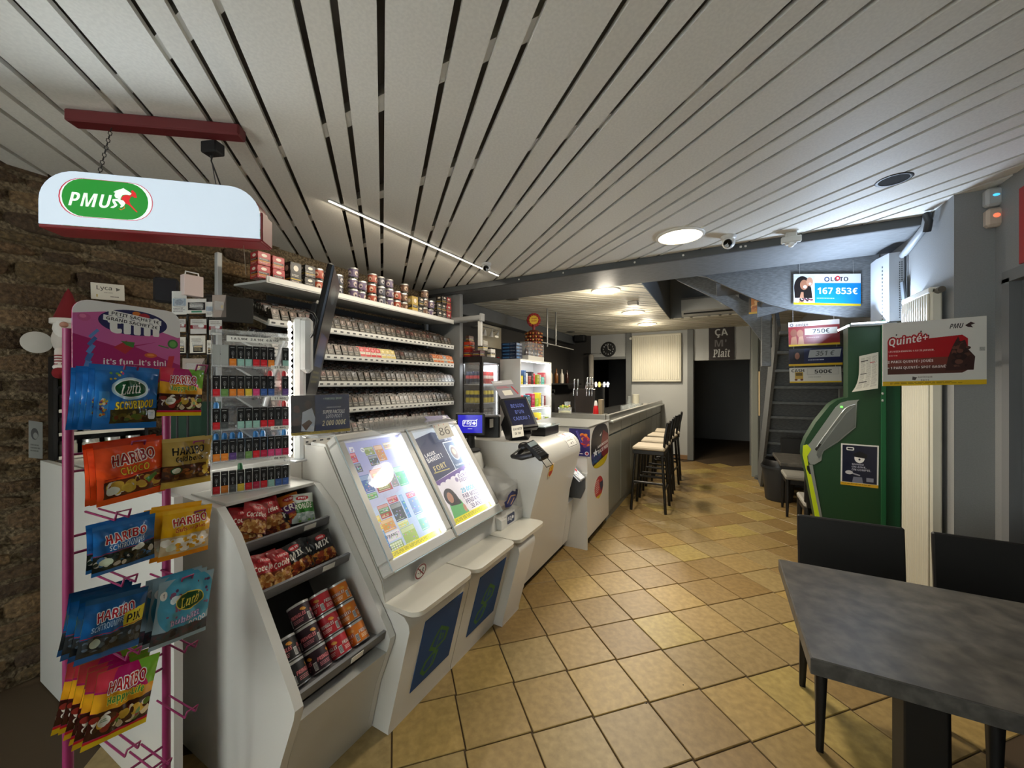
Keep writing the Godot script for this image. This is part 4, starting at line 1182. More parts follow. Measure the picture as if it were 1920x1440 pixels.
func ticket_board() -> Pic:
	var p := pic(512, 720, "c4c8e8")
	p.rect(0, 0, 512, 300, Color("aeb0dc")).poly([[0, 430], [512, 330], [512, 720], [0, 720]], Color("c2d2ee"))
	var cards := [
		[20, 70, 50, 62, "c83848"], [30, 140, 46, 56, "48505a"], [40, 30, 34, 34, "f0f0f6"], [150, 50, 80, 54, "8a9a48"], [156, 110, 78, 66, "4a5456"], [240, 48, 74, 110, "c88a50"], [330, 40, 92, 50, "c8b898"], [430, 40, 60, 90, "e8d8d0"],
		[20, 220, 84, 110, "3868b0"], [20, 335, 84, 36, "50a048"], [120, 200, 130, 150, "a82838"], [132, 226, 106, 112, "8a8a48"], [256, 212, 60, 130, "8a8a90"], [322, 220, 90, 130, "6ab890"], [424, 240, 70, 90, "b8d8e8"],
		[60, 420, 90, 80, "b04a40"], [64, 440, 82, 30, "4a8a50"], [160, 392, 90, 40, "c05060"], [160, 436, 96, 110, "3a4448"], [266, 400, 30, 150, "4a90c8"], [330, 400, 90, 150, "7890b8"], [334, 404, 82, 34, "c85060"],
		[10, 470, 40, 80, "e8c830"], [40, 506, 100, 70, "e0a040"], [160, 552, 90, 34, "d8d870"], [20, 580, 130, 52, "e8e0e8"], [30, 640, 110, 60, "88a048"], [160, 590, 120, 100, "a8c050"], [336, 556, 84, 100, "88c0b0"], [10, 560, 28, 100, "3a80c0"]]
	var r := RandomNumberGenerator.new()
	r.seed = 4
	for c in cards:
		p.rect(c[0], c[1], c[2], c[3], Color(c[4]))
		p.rect(c[0] + 3, c[1] + 3, c[2] - 6, maxi(6, c[3] / 4), Color(c[4]).lightened(0.45))
		for q in 7:
			p.oval(c[0] + 8 + r.randf() * (c[2] - 16), c[1] + c[3] * 0.35 + r.randf() * c[3] * 0.5, 5, 4, Color.from_hsv(r.randf(), 0.35, 0.85))
		p.fine(c[0] + 5, c[1] + c[3] - 10, c[2] - 10, 6, 1, Color("f6f6f0"), c[0])
	for i in 5:
		for j in 4: p.rect(36 + i * 20, 646 + j * 13, 15, 9, Color("e8f0c8"))
	p.oval(140, 62, 16, 16, Color("f4f4fa")).text("14", 140, 62, 18, 14, Color("555577"))
	p.text("FRANÇ", 84, 604, 90, 22, Color("3a3040")).text("CASH", 12, 660, 20, 60, Color("40304a"), true, -1.4)
	p.rect(0, 684, 512, 36, Color("f0e020")).fine(14, 692, 470, 20, 3, Color("9a9220"))
	return p

func news_board() -> Pic:
	var p := pic(512, 720, "f2ecf4")
	p.rect(0, 0, 512, 60, Color("e2eaf4")).poly([[0, 60], [230, 20], [440, 60], [440, 330], [0, 400]], Color("28325c")).text("PENDEZ", 320, 70, 90, 18, Color("d8dcec")).text("3€", 360, 100, 40, 20, Color("d8dcec"))
	p.text("LADIE", 110, 190, 120, 26, Color("f4f4f8"), true, -0.1).text("BANDIT !", 140, 226, 180, 36, Color("f8f8fc"), true, -0.1).text("FORT", 150, 300, 150, 40, Color("d8c88a"), true, -0.1).rect(60, 330, 180, 8, Color("c8b870"))
	p.round_rect(300, 120, 170, 240, 8, Color("e4ecf4")).round_rect(308, 128, 154, 224, 6, Color("54688c")).oval(385, 220, 50, 66, Color("b8c8dc")).oval(385, 224, 38, 52, Color("8a7a78")).oval(384, 214, 20, 26, Color("d8b8a0")).fine(324, 318, 120, 16, 2, Color("e8f0f8"))
	p.poly([[0, 400], [512, 330], [512, 400], [0, 470]], Color("6a5098"))
	for k in 8: p.oval(30 + k * 66, 452 - k * 9, 40, 30, Color("f2ecf4"))
	p.text("EURO", 350, 410, 120, 28, Color("8a7aa0")).text("DREAMS", 350, 444, 140, 28, Color("8a7aa0")).oval(256, 430, 18, 18, Color("a090b8"))
	p.text("20 000€", 330, 520, 170, 34, Color("48b8d8")).text("PAR MOIS", 330, 564, 190, 34, Color("5a4a70")).text("PENDANT", 330, 606, 180, 34, Color("5a4a70")).text("30 ANS", 340, 648, 140, 34, Color("5a4a70"))
	p.poly([[40, 690], [60, 580], [190, 570], [230, 690]], Color("66b870")).oval(104, 530, 62, 64, Color("2c2228")).poly([[60, 530], [170, 520], [190, 600], [150, 600], [70, 590]], Color("2c2228")).oval(100, 534, 30, 40, Color("b8846a")).oval(200, 640, 16, 30, Color("c8937a"))
	p.rect(0, 676, 512, 44, Color("f0e41e")).fine(14, 686, 470, 24, 3, Color("a09a20"))
	return p

func build_till() -> void:
	var black := M("121315", 0.35)
	# card terminal on a swivel arm
	var m0 := on_u(984, 838, 2.43)
	var t := thing("card_terminal", "black card payment terminal on a swivel arm at the till counter", "card terminal", m0)
	put("pivot", mb().ball(Vector3(0, 0, 0), Vector3(0.05, 0.035, 0.045), 18), black, t)
	var p1 := on_u(962, 856, 2.36) - m0
	var p2 := on_u(1000, 852, 2.3) - m0
	put("arm", mb().tube([Vector3(0, -0.01, 0.02), p1, (p1 + p2) / 2 + Vector3(0, -0.01, 0.02), p2], 0.02, 10), black, t)
	var h0 := on_u(988, 826, 2.36) - m0
	var h1 := on_u(1026, 864, 2.26) - m0
	var ya := (h0 - h1).normalized()
	var za := (Vector3(0.35, 0.75, 0.55) - ya * Vector3(0.35, 0.75, 0.55).dot(ya)).normalized()
	var q := Basis(ya.cross(za), ya, za)
	var mid := (h0 + h1) / 2
	put("body", mb().box(mid, Vector3(0.078, 0.19, 0.04), 0.012, q), black, t)
	put("screen", mb().box(mid + q * Vector3(0, 0.05, 0.02), Vector3(0.056, 0.045, 0.004), 0.001, q), M("8e9a9c", 0.15), t)
	var keys := mb()
	for i in 3:
		for j in 4: keys.box(mid + q * Vector3(-0.019 + 0.019 * i, 0.005 - 0.018 * j, 0.0205), Vector3(0.014, 0.011, 0.004), 0.001, q)
	put("keypad", keys, M("3a3c40", 0.5), t)
	put("card_loop", mb().tube([mid + q * Vector3(-0.025, -0.095, -0.005), mid + q * Vector3(-0.025, -0.15, -0.02), mid + q * Vector3(0.02, -0.15, -0.02), mid + q * Vector3(0.02, -0.095, -0.005)], 0.003, 6), black, t)
	# coin tray
	var ct := thing("coin_tray", "shallow black coin tray with a glass top on the till counter", "coin tray", V(-1.38, 1.09, 3.0))
	put("base", mb().box(Vector3(0, 0.035, 0), Vector3(0.26, 0.07, 0.3), 0.006), black, ct)
	put("glass_top", mb().box(Vector3(0, 0.076, 0), Vector3(0.27, 0.008, 0.32), 0.002), M("aebcc0", 0.06, 0.2), ct)
	put("flyer", mb().sheet(Vector3(-0.1, 0.081, -0.12), Vector3(0.05, 0.081, -0.12), Vector3(-0.1, 0.081, 0.02), 0.0005), M("dfe4e6", 0.5), ct)
	# small customer screen
	var c := on_depth(882, 795, 2.84)
	var right := Vector3(cc, 0, ss)
	right = Vector3(cc, 0, -ss).rotated(Vector3.UP, -0.06)
	var back := right.cross(Vector3.UP)
	var qs := Basis(right, Vector3.UP, back)
	var s := thing("customer_screen", "small black customer screen showing a blue lottery logo on a stalk", "screen", c - Vector3(0, 0.2, 0), "", qs)
	put("housing", mb().box(Vector3(0, 0.2, 0), Vector3(0.215, 0.165, 0.03), 0.006), black, s)
	var lg := pic(256, 176, "2420b4")
	lg.round_rect(50, 50, 150, 62, 12, Color.WHITE).round_rect(56, 56, 138, 50, 8, Color("2420b4")).text("FDJ", 102, 81, 78, 38, Color.WHITE, true, 0.0, 0.15).oval(160, 81, 8, 8, Color.WHITE).oval(172, 73, 8, 8, Color.WHITE).oval(172, 89, 8, 8, Color.WHITE).oval(182, 81, 7, 7, Color.WHITE).line(186, 52, 206, 44, 5, Color.WHITE).rect(104, 132, 48, 5, Color("c8c8f0"))
	put("display", mb().sheet(Vector3(-0.09, 0.268, 0.0165), Vector3(0.09, 0.268, 0.0165), Vector3(-0.09, 0.136, 0.0165), 0.001), printed(lg.tex(), 0.2, 0.9), s)
	put("stalk", mb().lathe([Vector2(0.034, 0.0), Vector2(0.034, 0.02), Vector2(0.028, 0.1), Vector2(0.03, 0.15)], Vector3(0, 0, -0.02), 18), M("2a2b2d", 0.3), s)
	put("foot", mb().lathe([Vector2(0, 0), Vector2(0.07, 0), Vector2(0.075, 0.01), Vector2(0.04, 0.025), Vector2(0, 0.025)], Vector3(0, -0.0, -0.02), 24), M("3c3d3f", 0.3), s)
	one("screen_pedestal", mb().lathe([Vector2(0, -0.37), Vector2(0.09, -0.37), Vector2(0.1, -0.1), Vector2(0.08, -0.02), Vector2(0.06, 0.0), Vector2(0, 0.0)], Vector3.ZERO, 28), M("cfcfca", 0.4), "rounded pale pedestal carrying the small blue screen", "pedestal", "", c - Vector3(0, 0.203, 0) - back * 0.02)
	# promotional screen leaning back
	var tl := on_depth(934, 749, 2.98)
	var tr := on_depth(981, 745, 3.06)
	var bl := on_depth(960, 805, 2.82)
	var xa := (tr - tl).normalized()
	var yb := (tl - bl)
	yb = (yb - xa * yb.dot(xa)).normalized()
	var qp := Basis(xa, yb, xa.cross(yb))
	var w := (tr - tl).length()
	var h := (tl - bl).dot(yb)
	var ps := thing("promotion_screen", "leaning dark till screen asking about a gift", "screen", bl, "", qp)
	put("housing", mb().box(Vector3(w / 2, h / 2, -0.02), Vector3(w + 0.012, h + 0.012, 0.05), 0.008), black, ps)
	var pt := pic(256, 288, "12152a")
	pt.text("BESOIN", 128, 70, 150, 40, Color("4a5488"), true).text("D'UN", 128, 140, 100, 40, Color("4a5488"), true).text("CADEAU ?", 128, 210, 190, 40, Color("4a5488"), true)
	put("display", mb().sheet(Vector3(0.016, h - 0.02, 0.006), Vector3(w - 0.016, h - 0.02, 0.006), Vector3(0.016, 0.02, 0.006), 0.001), printed(pt.tex(), 0.2, 0.6), ps)
	put("stand", mb().box(Vector3(w / 2 - 0.02, h * 0.25, -0.11), Vector3(w * 0.8, h * 0.7, 0.14), 0.01), black, ps)
	var nc := pic(128, 128, "e9e6da").text("AS A PARTIR", 64, 40, 104, 26, Color("2c2a28")).text("DE 10€", 64, 88, 66, 26, Color("2c2a28"))
	var k0 := on_depth(959, 799, 2.72)
	var k1 := on_depth(980, 796, 2.76)
	var k2 := on_depth(961, 821, 2.66)
	one("price_card", mb().sheet(k0, k1, k2, 0.002), printed(nc.tex(), 0.6), "small cream handwritten card taped below the gift screen", "card")
	# leaflet holder
	var fl := pic(160, 160, "8c8a90").rect(0, 0, 160, 40, Color("b4b2b6")).fine(12, 12, 80, 12, 1, Color("e8e8ee")).fine(14, 54, 100, 20, 2, Color("c05060")).round_rect(40, 90, 70, 44, 4, Color("dcd8cc")).line(130, 60, 150, 130, 10, Color("b03038"))
	one("leaflet_holder", mb().sheet(on_depth(921, 715, 3.1), on_depth(958, 712, 3.16), on_depth(940, 748, 3.0), 0.004), printed(fl.tex(), 0.15), "tilted clear leaflet holder behind the gift screen", "leaflet holder")
	# printers and the base of the till behind the screens
	for a in [[893, 778, 940, 832, 3.12, "black receipt printer between the blue screen and the gift screen"], [838, 800, 858, 826, 3.0, "narrow black till housing behind the blue screen"]]:
		var g0 := on_depth(a[0], a[1], a[4])
		var g1 := on_depth(a[2], a[3], a[4])
		var pr := thing("receipt_printer", a[5], "printer", (g0 + g1) / 2)
		var sz := Vector3((g1 - g0).length() * 0.62, absf(g0.y - g1.y), 0.14)
		put("body", mb().box(Vector3.ZERO, sz, 0.012, qs), black, pr)
		put("paper_slot", mb().box(qs * Vector3(0, sz.y / 2, 0.02), Vector3(sz.x * 0.7, 0.004, 0.02), 0.001, qs), M("3a3a3c", 0.5), pr)
	one("paper_slip", mb().sheet(on_depth(918, 786, 3.02), on_depth(925, 785, 3.02), on_depth(918, 802, 3.02), 0.001), M("dedcd4", 0.7), "white paper slip hanging from the receipt printer", "paper")
	# acrylic sheets and the tear-off number pad on the showcases
	var pn := Vector3(0.83, 0.557, 0)
	var pp := Vector3(-1.62, 1.272, 0) + pn * 0.02
	var num := pic(128, 160, "c9c5bc").text("86", 66, 84, 84, 84, Color("3a3632"), false, 0.0, 0.1).line(8, 4, 8, 30, 3, Color("b05050")).line(44, 4, 44, 22, 3, Color("b05050")).line(84, 4, 84, 22, 3, Color("b05050"))
	one("number_pad", mb().sheet(on_plane(811, 797, pp, pn), on_plane(840, 792, pp, pn), on_plane(824, 824, pp, pn), 0.006), printed(num.tex(), 0.5), "tear-off pad showing the number 86 on the lottery showcase", "number pad")
	one("draw_slip", mb().sheet(on_plane(796, 781, pp, pn), on_plane(838, 778, pp, pn), on_plane(811, 796, pp, pn), 0.003), printed(pic(160, 96, "cfcbd8").rect(0, 0, 160, 40, Color("6a6490")).oval(130, 20, 14, 14, Color("d8d8e4")).fine(20, 56, 110, 20, 2, Color("b06a70")).tex(), 0.4), "purple headed slip above the number pad", "slip")
	one("acrylic_lid", mb().sheet(on_y(668, 795, 1.295), on_y(800, 778, 1.295), on_y(716, 812, 1.295), 0.004), M("e8ecec", 0.05, 0.0, {"alpha": 0.25}), "clear acrylic sheet lying on top of the showcases", "acrylic sheet")
	# football jackpot notice in a clear stand
	var ft := pic(384, 256, "20305e")
	ft.rect(0, 0, 150, 256, Color("231c22")).blobs(0, 60, 60, 160, 20, 10, 26, ["4a2a24", "2e2026", "5a3428"], 3).poly([[70, 110], [130, 84], [150, 150], [140, 240], [60, 230]], Color("c4ccd8")).oval(106, 62, 22, 28, Color("3e2a22")).poly([[64, 190], [110, 160], [132, 180], [90, 230]], Color("5a3a2c")).oval(130, 212, 13, 11, Color("d8dce0"))
	ft.text("+ PARIONS SPORT", 270, 26, 130, 14, Color("c0d8c8")).text("DIMANCHE 8 FÉVRIER", 276, 84, 100, 12, Color("d8dce8")).text("SUPER PACTOLE", 276, 116, 150, 24, Color("ffffff"), true, 0.0, 0.15).text("LOTO FOOT", 276, 146, 110, 24, Color("e8ecf4"), true, 0.0, 0.15).text("2 000 000€", 276, 190, 160, 34, Color("f4ecc4"), true, 0.0, 0.15).rect(0, 238, 384, 18, Color("b8a038")).fine(10, 243, 350, 8, 1, Color("7a6a20"))
	var f0 := on_depth(545, 742, 1.72)
	var f1 := on_depth(654, 739, 1.9)
	var f2 := on_depth(546, 818, 1.7)
	var fs := thing("jackpot_notice", "clear stand with a navy football jackpot notice next to strip lamp", "notice stand", f2)
	put("print", mb().sheet(f0 - f2, f1 - f2, Vector3.ZERO, 0.002), printed(ft.tex(), 0.2), fs)
	put("acrylic", mb().sheet((f0 - f2) * 1.03, f1 - f2 + (f0 - f2) * 0.03, Vector3(0, -0.01, 0), 0.003), M("ffffff", 0.03, 0.0, {"alpha": 0.06}), fs, (f1 - f0).cross(Vector3.UP).normalized() * 0.004)
	put("foot", mb().box((f1 - f0) / 2 + Vector3(0, -0.014, 0) - (f1 - f0).cross(Vector3.UP).normalized() * 0.04, Vector3(0.12, 0.012, 0.09), 0.003), M("dfe4e6", 0.08, 0.0, {"alpha": 0.35}), fs)
	# upright strip lamp
	var lb := on_depth(557, 735, 1.95)
	lb.y = 1.13
	var ul := thing("upright_strip_lamp", "tall white upright lamp with a zigzag light strip behind liquid rack", "lamp", lb)
	put("housing", mb().box(Vector3(0.022, 0.36, 0), Vector3(0.05, 0.72, 0.045), 0.012, turn_y(28)), M("e4e5e2", 0.35), ul)
	put("cover", mb().box(Vector3(0.03, 0.58, -0.015), Vector3(0.085, 0.28, 0.06), 0.018, turn_y(28)), M("dcdddb", 0.35), ul)
	var zig := mb()
	for k in 24:
		zig.box(Vector3(-0.004, 0.04 + 0.028 * k, 0.034), Vector3(0.02, 0.02, 0.006), 0.002, turn_y(28) * Basis(Vector3.BACK, PI / 4))
	zig.box(Vector3(-0.012, 0.36, 0.032), Vector3(0.012, 0.68, 0.005), 0.001, turn_y(28))
	put("light_strip", zig, M("fdfaf0", 0.4, 0.0, {"glow": 6.0}), ul)
	put("foot", mb().box(Vector3(0.02, 0.005, 0), Vector3(0.1, 0.01, 0.1), 0.003), M("b8babc", 0.4), ul)
	area_light("upright_lamp_light", ul.position + turn_y(28) * Vector3(0, 0.36, 0.05), turn_y(28) * Vector3(0, 0, 1), 0.03, 0.66, 0.35, Color(1.0, 0.98, 0.93))
	# television seen almost edge on, facing the aisle
	var tb := on_depth(584, 742, 2.25)
	var look := ray(600, 720)
	look.y = 0
	look = look.normalized()
	var face := look.cross(Vector3.UP) * cos(0.1) - look * sin(0.1)
	# the top leans out over the aisle
	var tx := Vector3.UP.cross(face).normalized()
	var upl := (Vector3.UP + face * 0.2).normalized()
	var qt := Basis(tx, upl, tx.cross(upl))
	var tv := thing("television", "black flat television leaning over the counter, seen edge on", "television", tb, "", qt)
	put("housing", mb().box(Vector3(0, 0.36, -0.02), Vector3(0.5, 0.74, 0.035), 0.01), black, tv)
	put("back_cover", mb().box(Vector3(0, 0.3, -0.055), Vector3(0.34, 0.46, 0.05), 0.02), M("1c1d20", 0.3), tv)
	var sc := pic(160, 256, "1c2026").rect(0, 0, 160, 90, Color("20242a")).oval(70, 40, 40, 20, Color("4a5258")).rect(20, 130, 110, 70, Color("2c3f66")).fine(24, 210, 110, 30, 3, Color("6a6430"))
	put("display", mb().sheet(Vector3(-0.235, 0.71, 0.0), Vector3(0.235, 0.71, 0.0), Vector3(-0.235, 0.02, 0.0), 0.001), printed(sc.tex(), 0.35, 0.12), tv)
	put("bracket", mb().tube([Vector3(0, 0.3, -0.08), Vector3(0, 0.28, -0.2), Vector3(0, -0.1, -0.22)], 0.016, 8), M("c8cacb", 0.3, 0.5), tv)
	one("screen_cable", mb().tube([on_depth(575, 582, 1.9), on_depth(588, 588, 1.88), on_depth(594, 600, 1.86), on_depth(588, 625, 1.88), on_depth(582, 632, 1.9)], 0.006, 6), black, "black cable loop between the upright lamp and the television", "cable")

func build_tobacco() -> void:
	var steel := M("b6b7b6", 0.4)
	var rack := thing("tobacco_shelving", "white metal wall shelving filled with cigarette packs", "shelving", V(-2.85, 0, 2.5))
	var o := -rack.position
	var ys := [2.235, 1.95, 1.745, 1.538, 1.327, 1.118]
	put("back_panel", mb().span(V(-3.09, 0.9, 1.7), V(-3.075, 2.2, 3.5)), M("353433", 0.7), rack, o)
	for u in [1.36, 3.49]: put("upright", mb().span(V(-3.07, 0.9, u - 0.015), V(-3.03, 2.42, u + 0.015), 0.003), steel, rack, o)
	for k in 6:
		var fx := -2.65
		var bx := -3.06
		var rise := 0.02 if k == 0 else 0.13
		put("shelf", mb().prism(PackedVector2Array([Vector2(fx, ys[k] - 0.045), Vector2(fx + 0.004, ys[k]), Vector2(fx - 0.006, ys[k]), Vector2(fx - 0.01, ys[k] - 0.026), Vector2(bx, ys[k] - 0.026 + rise), Vector2(bx, ys[k] - 0.04 + rise), Vector2(fx - 0.012, ys[k] - 0.042)]), V(0, 0, 3.49), Vector3.RIGHT, Vector3.UP, 2.03 if k == 0 else 2.02), M("cfd0cc", 0.4), rack, o)
		put("label_strip", mb().box(V(fx + 0.005, ys[k] - 0.022, 2.475), Vector3(0.003, 0.03, 2.0), 0.0, Basis(Vector3.BACK, -0.09)), M("e9e9e4", 0.45), rack, o)
		var tags := mb()
		for n in 34: tags.box(V(fx + 0.008, ys[k] - 0.023, 1.5 + n * 0.059), Vector3(0.001, 0.011, 0.026), 0.0, Basis(Vector3.BACK, -0.09))
		if k > 0: put("price_labels", tags, M("56585a", 0.6), rack, o).set_meta("kind", "stuff")
	# sixteen plain-pack designs in one print
	var atlas := pic(512, 512, "3a372f")
	var r := RandomNumberGenerator.new()
	r.seed = 9
	for k in 16:
		var x := (k % 4) * 128
		var y := (k / 4) * 128
		var base := Color("3c382e").darkened(r.randf() * 0.4)
		atlas.rect(x, y, 128, 128, base)
		var skin: Color = [Color("6a5244"), Color("4c362e"), Color("807068"), Color("3c3a3c"), Color("5c3028"), Color("747478")][k % 6]
		atlas.rect(x + 6, y + 6, 116, 60, skin.darkened(0.2)).oval(x + 40 + r.randf() * 40, y + 36, 26, 22, skin.lightened(0.25)).oval(x + 60 + r.randf() * 30, y + 44, 16, 12, skin.darkened(0.5))
		atlas.rect(x + 6, y + 68, 116, 18, Color("141414")).fine(x + 12, y + 72, 104, 10, 2, Color("e8e4d8"), k)
		atlas.fine(x + 20, y + 98, 84, 20, 2, Color("b8b4a8") if k != 5 else Color("e8d8d0"), k + 30)
	# accent packs
	for a in [[12, "b8242c"], [13, "c8b46a"], [14, "c86a34"], [15, "8a8a90"]]:
		var x: int = (a[0] % 4) * 128
		var y: int = (a[0] / 4) * 128
		atlas.rect(x, y, 128, 128, Color(a[1])).rect(x + 6, y + 60, 116, 34, Color("ddd8c8")).fine(x + 14, y + 64, 100, 26, 3, Color("40342a"), 3).oval(x + 64, y + 30, 34, 18, Color(a[1]).lightened(0.4))
	var pm := printed(atlas.tex(), 0.35)
	var packs := []
	for k in 16:
		var cell := Rect2((k % 4) / 4.0, (k / 4) / 4.0, 0.25, 0.25)
		packs.append(mb().box(Vector3.ZERO, Vector3(0.055, 0.086, 0.022), 0.0015, Basis(), cell, Rect2(cell.position + Vector2(0.03, 0.17), Vector2(0.004, 0.004))).mesh())
	var tray_names := ["top", "second", "third", "fourth", "lowest"]
	var total := 0
	for row in 5:
		var y: float = ys[row + 1]
		var u := 1.5
		while u < 3.46:
			var kind := rng.randi() % 12
			if row == 1 and u > 2.2 and u < 2.62: kind = 12 if u < 2.45 else 13
			if row == 1 and u > 3.15: kind = 14 if rng.randf() < 0.6 else 15
			for depth in 2:
				if total >= 298: break
				if depth == 1 and row == 4: continue
				var lean := Basis(Vector3.UP, PI / 2) * Basis(Vector3.RIGHT, -0.38 + rng.randf_range(-0.03, 0.03))
				var at := V(-2.676 - 0.03 * depth, y + 0.037 + 0.0098 * depth, u + 0.0275)
				var b := one("cigarette_pack", packs[kind], pm, "%s pack standing in the %s tier of the tobacco shelving" % [["dark plain cigarette", "bright branded tobacco"][0 if kind < 12 else 1], tray_names[row]], "cigarette pack", "cigarette packs on the %s tier" % tray_names[row])
				b.transform = Transform3D(lean, at)
				total += 1
			u += 0.0575 + (0.006 if rng.randf() < 0.3 else 0.0)
	# packs further back on each tier
	var more := mb()
	for row in 5:
		for d in 8:
			for n in 33:
				var cell2 := Rect2(((n * 7 + d * 5 + row * 3) % 4) / 4.0, ((n * 3 + d + row) % 3) / 4.0, 0.25, 0.25)
				if (n * 5 + d * 3 + row * 7) % 11 == 0: continue
				more.box(V(-2.737 - 0.03 * d, ys[row + 1] + 0.058 + 0.0105 * d + 0.004 * ((n * 3 + d) % 3), 1.53 + 0.0585 * n), Vector3(0.053, 0.086, 0.021), 0.0, Basis(Vector3.UP, PI / 2) * Basis(Vector3.RIGHT, -0.38), cell2, Rect2(cell2.position + Vector2(0.02, 0.2), Vector2(0.2, 0.04)))
	var deep := put("cigarette_packs_behind", more, pm)
	tag(deep, "dense rows of dark packs filling the tiers behind the front packs", "cigarette packs")
	deep.set_meta("kind", "stuff")
	# tins and cartons on the top board, from the stone wall to the partition
	var tin_tex := {}
	for a in [["purple", "6a5a78", "c8b8b0"], ["rust", "a84830", "d8b8a0"], ["brown", "6a4a38", "c0a080"], ["slate", "4a4c58", "b8b4b8"]]:
		var tp := pic(256, 128, a[1])
		tp.rect(0, 70, 256, 58, Color("151413"))
		for h in 4: tp.oval(32 + h * 64, 36, 18, 22, Color(a[2])).oval(36 + h * 64, 42, 9, 10, Color(a[1]).darkened(0.4)).fine(h * 64 + 8, 78, 44, 26, 3, Color("e8e0c8"), h)
		tp.rect(0, 110, 256, 10, Color("c8b020"))
		tin_tex[a[0]] = printed(tp.tex(), 0.3)
	var box_tex := {}
	for a in [["red", "a41a22"], ["black", "171616"], ["gold", "b89a4a"]]:
		var bp := pic(128, 160, a[1])
		bp.rect(8, 8, 112, 60, Color(a[1]).lightened(0.12)).oval(64, 40, 30, 20, Color("e8dccc")).rect(8, 80, 112, 26, Color("141312")).fine(14, 84, 100, 18, 2, Color("e8e4d8"), 3).rect(8, 112, 112, 8, Color("c8a820")).fine(14, 128, 100, 20, 2, Color("e0c8b8"), 5)
		box_tex[a[0]] = printed(bp.tex(), 0.35)
	# [u, kind, colour, levels]
	var items := [[1.46, "box", "red", 2], [1.56, "box", "red", 2], [1.68, "tall", "black", 1], [1.79, "box", "black", 2], [1.88, "tin", "rust", 2], [1.97, "tin", "purple", 2], [2.06, "tin", "slate", 2], [2.2, "tin", "purple", 3], [2.29, "tin", "purple", 2], [2.4, "tin", "rust", 3], [2.5, "tin", "slate", 3], [2.6, "tin", "purple", 3], [2.7, "tin", "rust", 2], [2.79, "tin", "brown", 3], [2.9, "tall", "gold", 1], [2.99, "box", "black", 2], [3.08, "tin", "brown", 3], [3.18, "tin", "purple", 2], [3.28, "box", "black", 2], [3.36, "box", "black", 3], [3.44, "box", "red", 3]]
	var tin_body := mb().lathe([Vector2(0.0, 0.0), Vector2(0.0385, 0.0), Vector2(0.0395, 0.003), Vector2(0.0395, 0.075)], Vector3.ZERO, 22).mesh()
	var tin_lid := mb().lathe([Vector2(0.0395, 0.075), Vector2(0.0415, 0.076), Vector2(0.0415, 0.087), Vector2(0.038, 0.089), Vector2(0.034, 0.086), Vector2(0.0, 0.086)], Vector3.ZERO, 22).mesh()
	for it in items:
		for lv in int(it[3]):
			var levels: String = "" if int(it[3]) == 1 else [", lowest of its stack", ", second of its stack", ", topmost of its stack"][lv if lv < int(it[3]) - 1 or lv == 0 else 2]
			var x := -2.725 + rng.randf_range(-0.008, 0.008)
			if it[1] == "tin":
				var t := thing("tobacco_tin", "%s tobacco tin on the top board%s" % [it[2], levels], "tin", V(x, 2.2168 + 0.09 * lv, it[0]), "tobacco tins on the top board", turn_y(rng.randf_range(0, 360)))
				put("can", tin_body, tin_tex[it[2]], t)
				put("lid", tin_lid, M("b9b9b6", 0.3, 0.7), t)
			else:
				var hh := 0.088 if it[1] == "box" else 0.17
				var bx := one("tobacco_carton", mb().box(Vector3(0, hh / 2, 0), Vector3(0.082, hh - 0.001, 0.09), 0.002, turn_y(90)), box_tex[it[2]], "%s tobacco carton on the top board%s" % [("tall " if it[1] == "tall" else "") + it[2], levels], "carton", "tobacco cartons on the top board", V(x, 2.2168 + 0.089 * lv, it[0]))

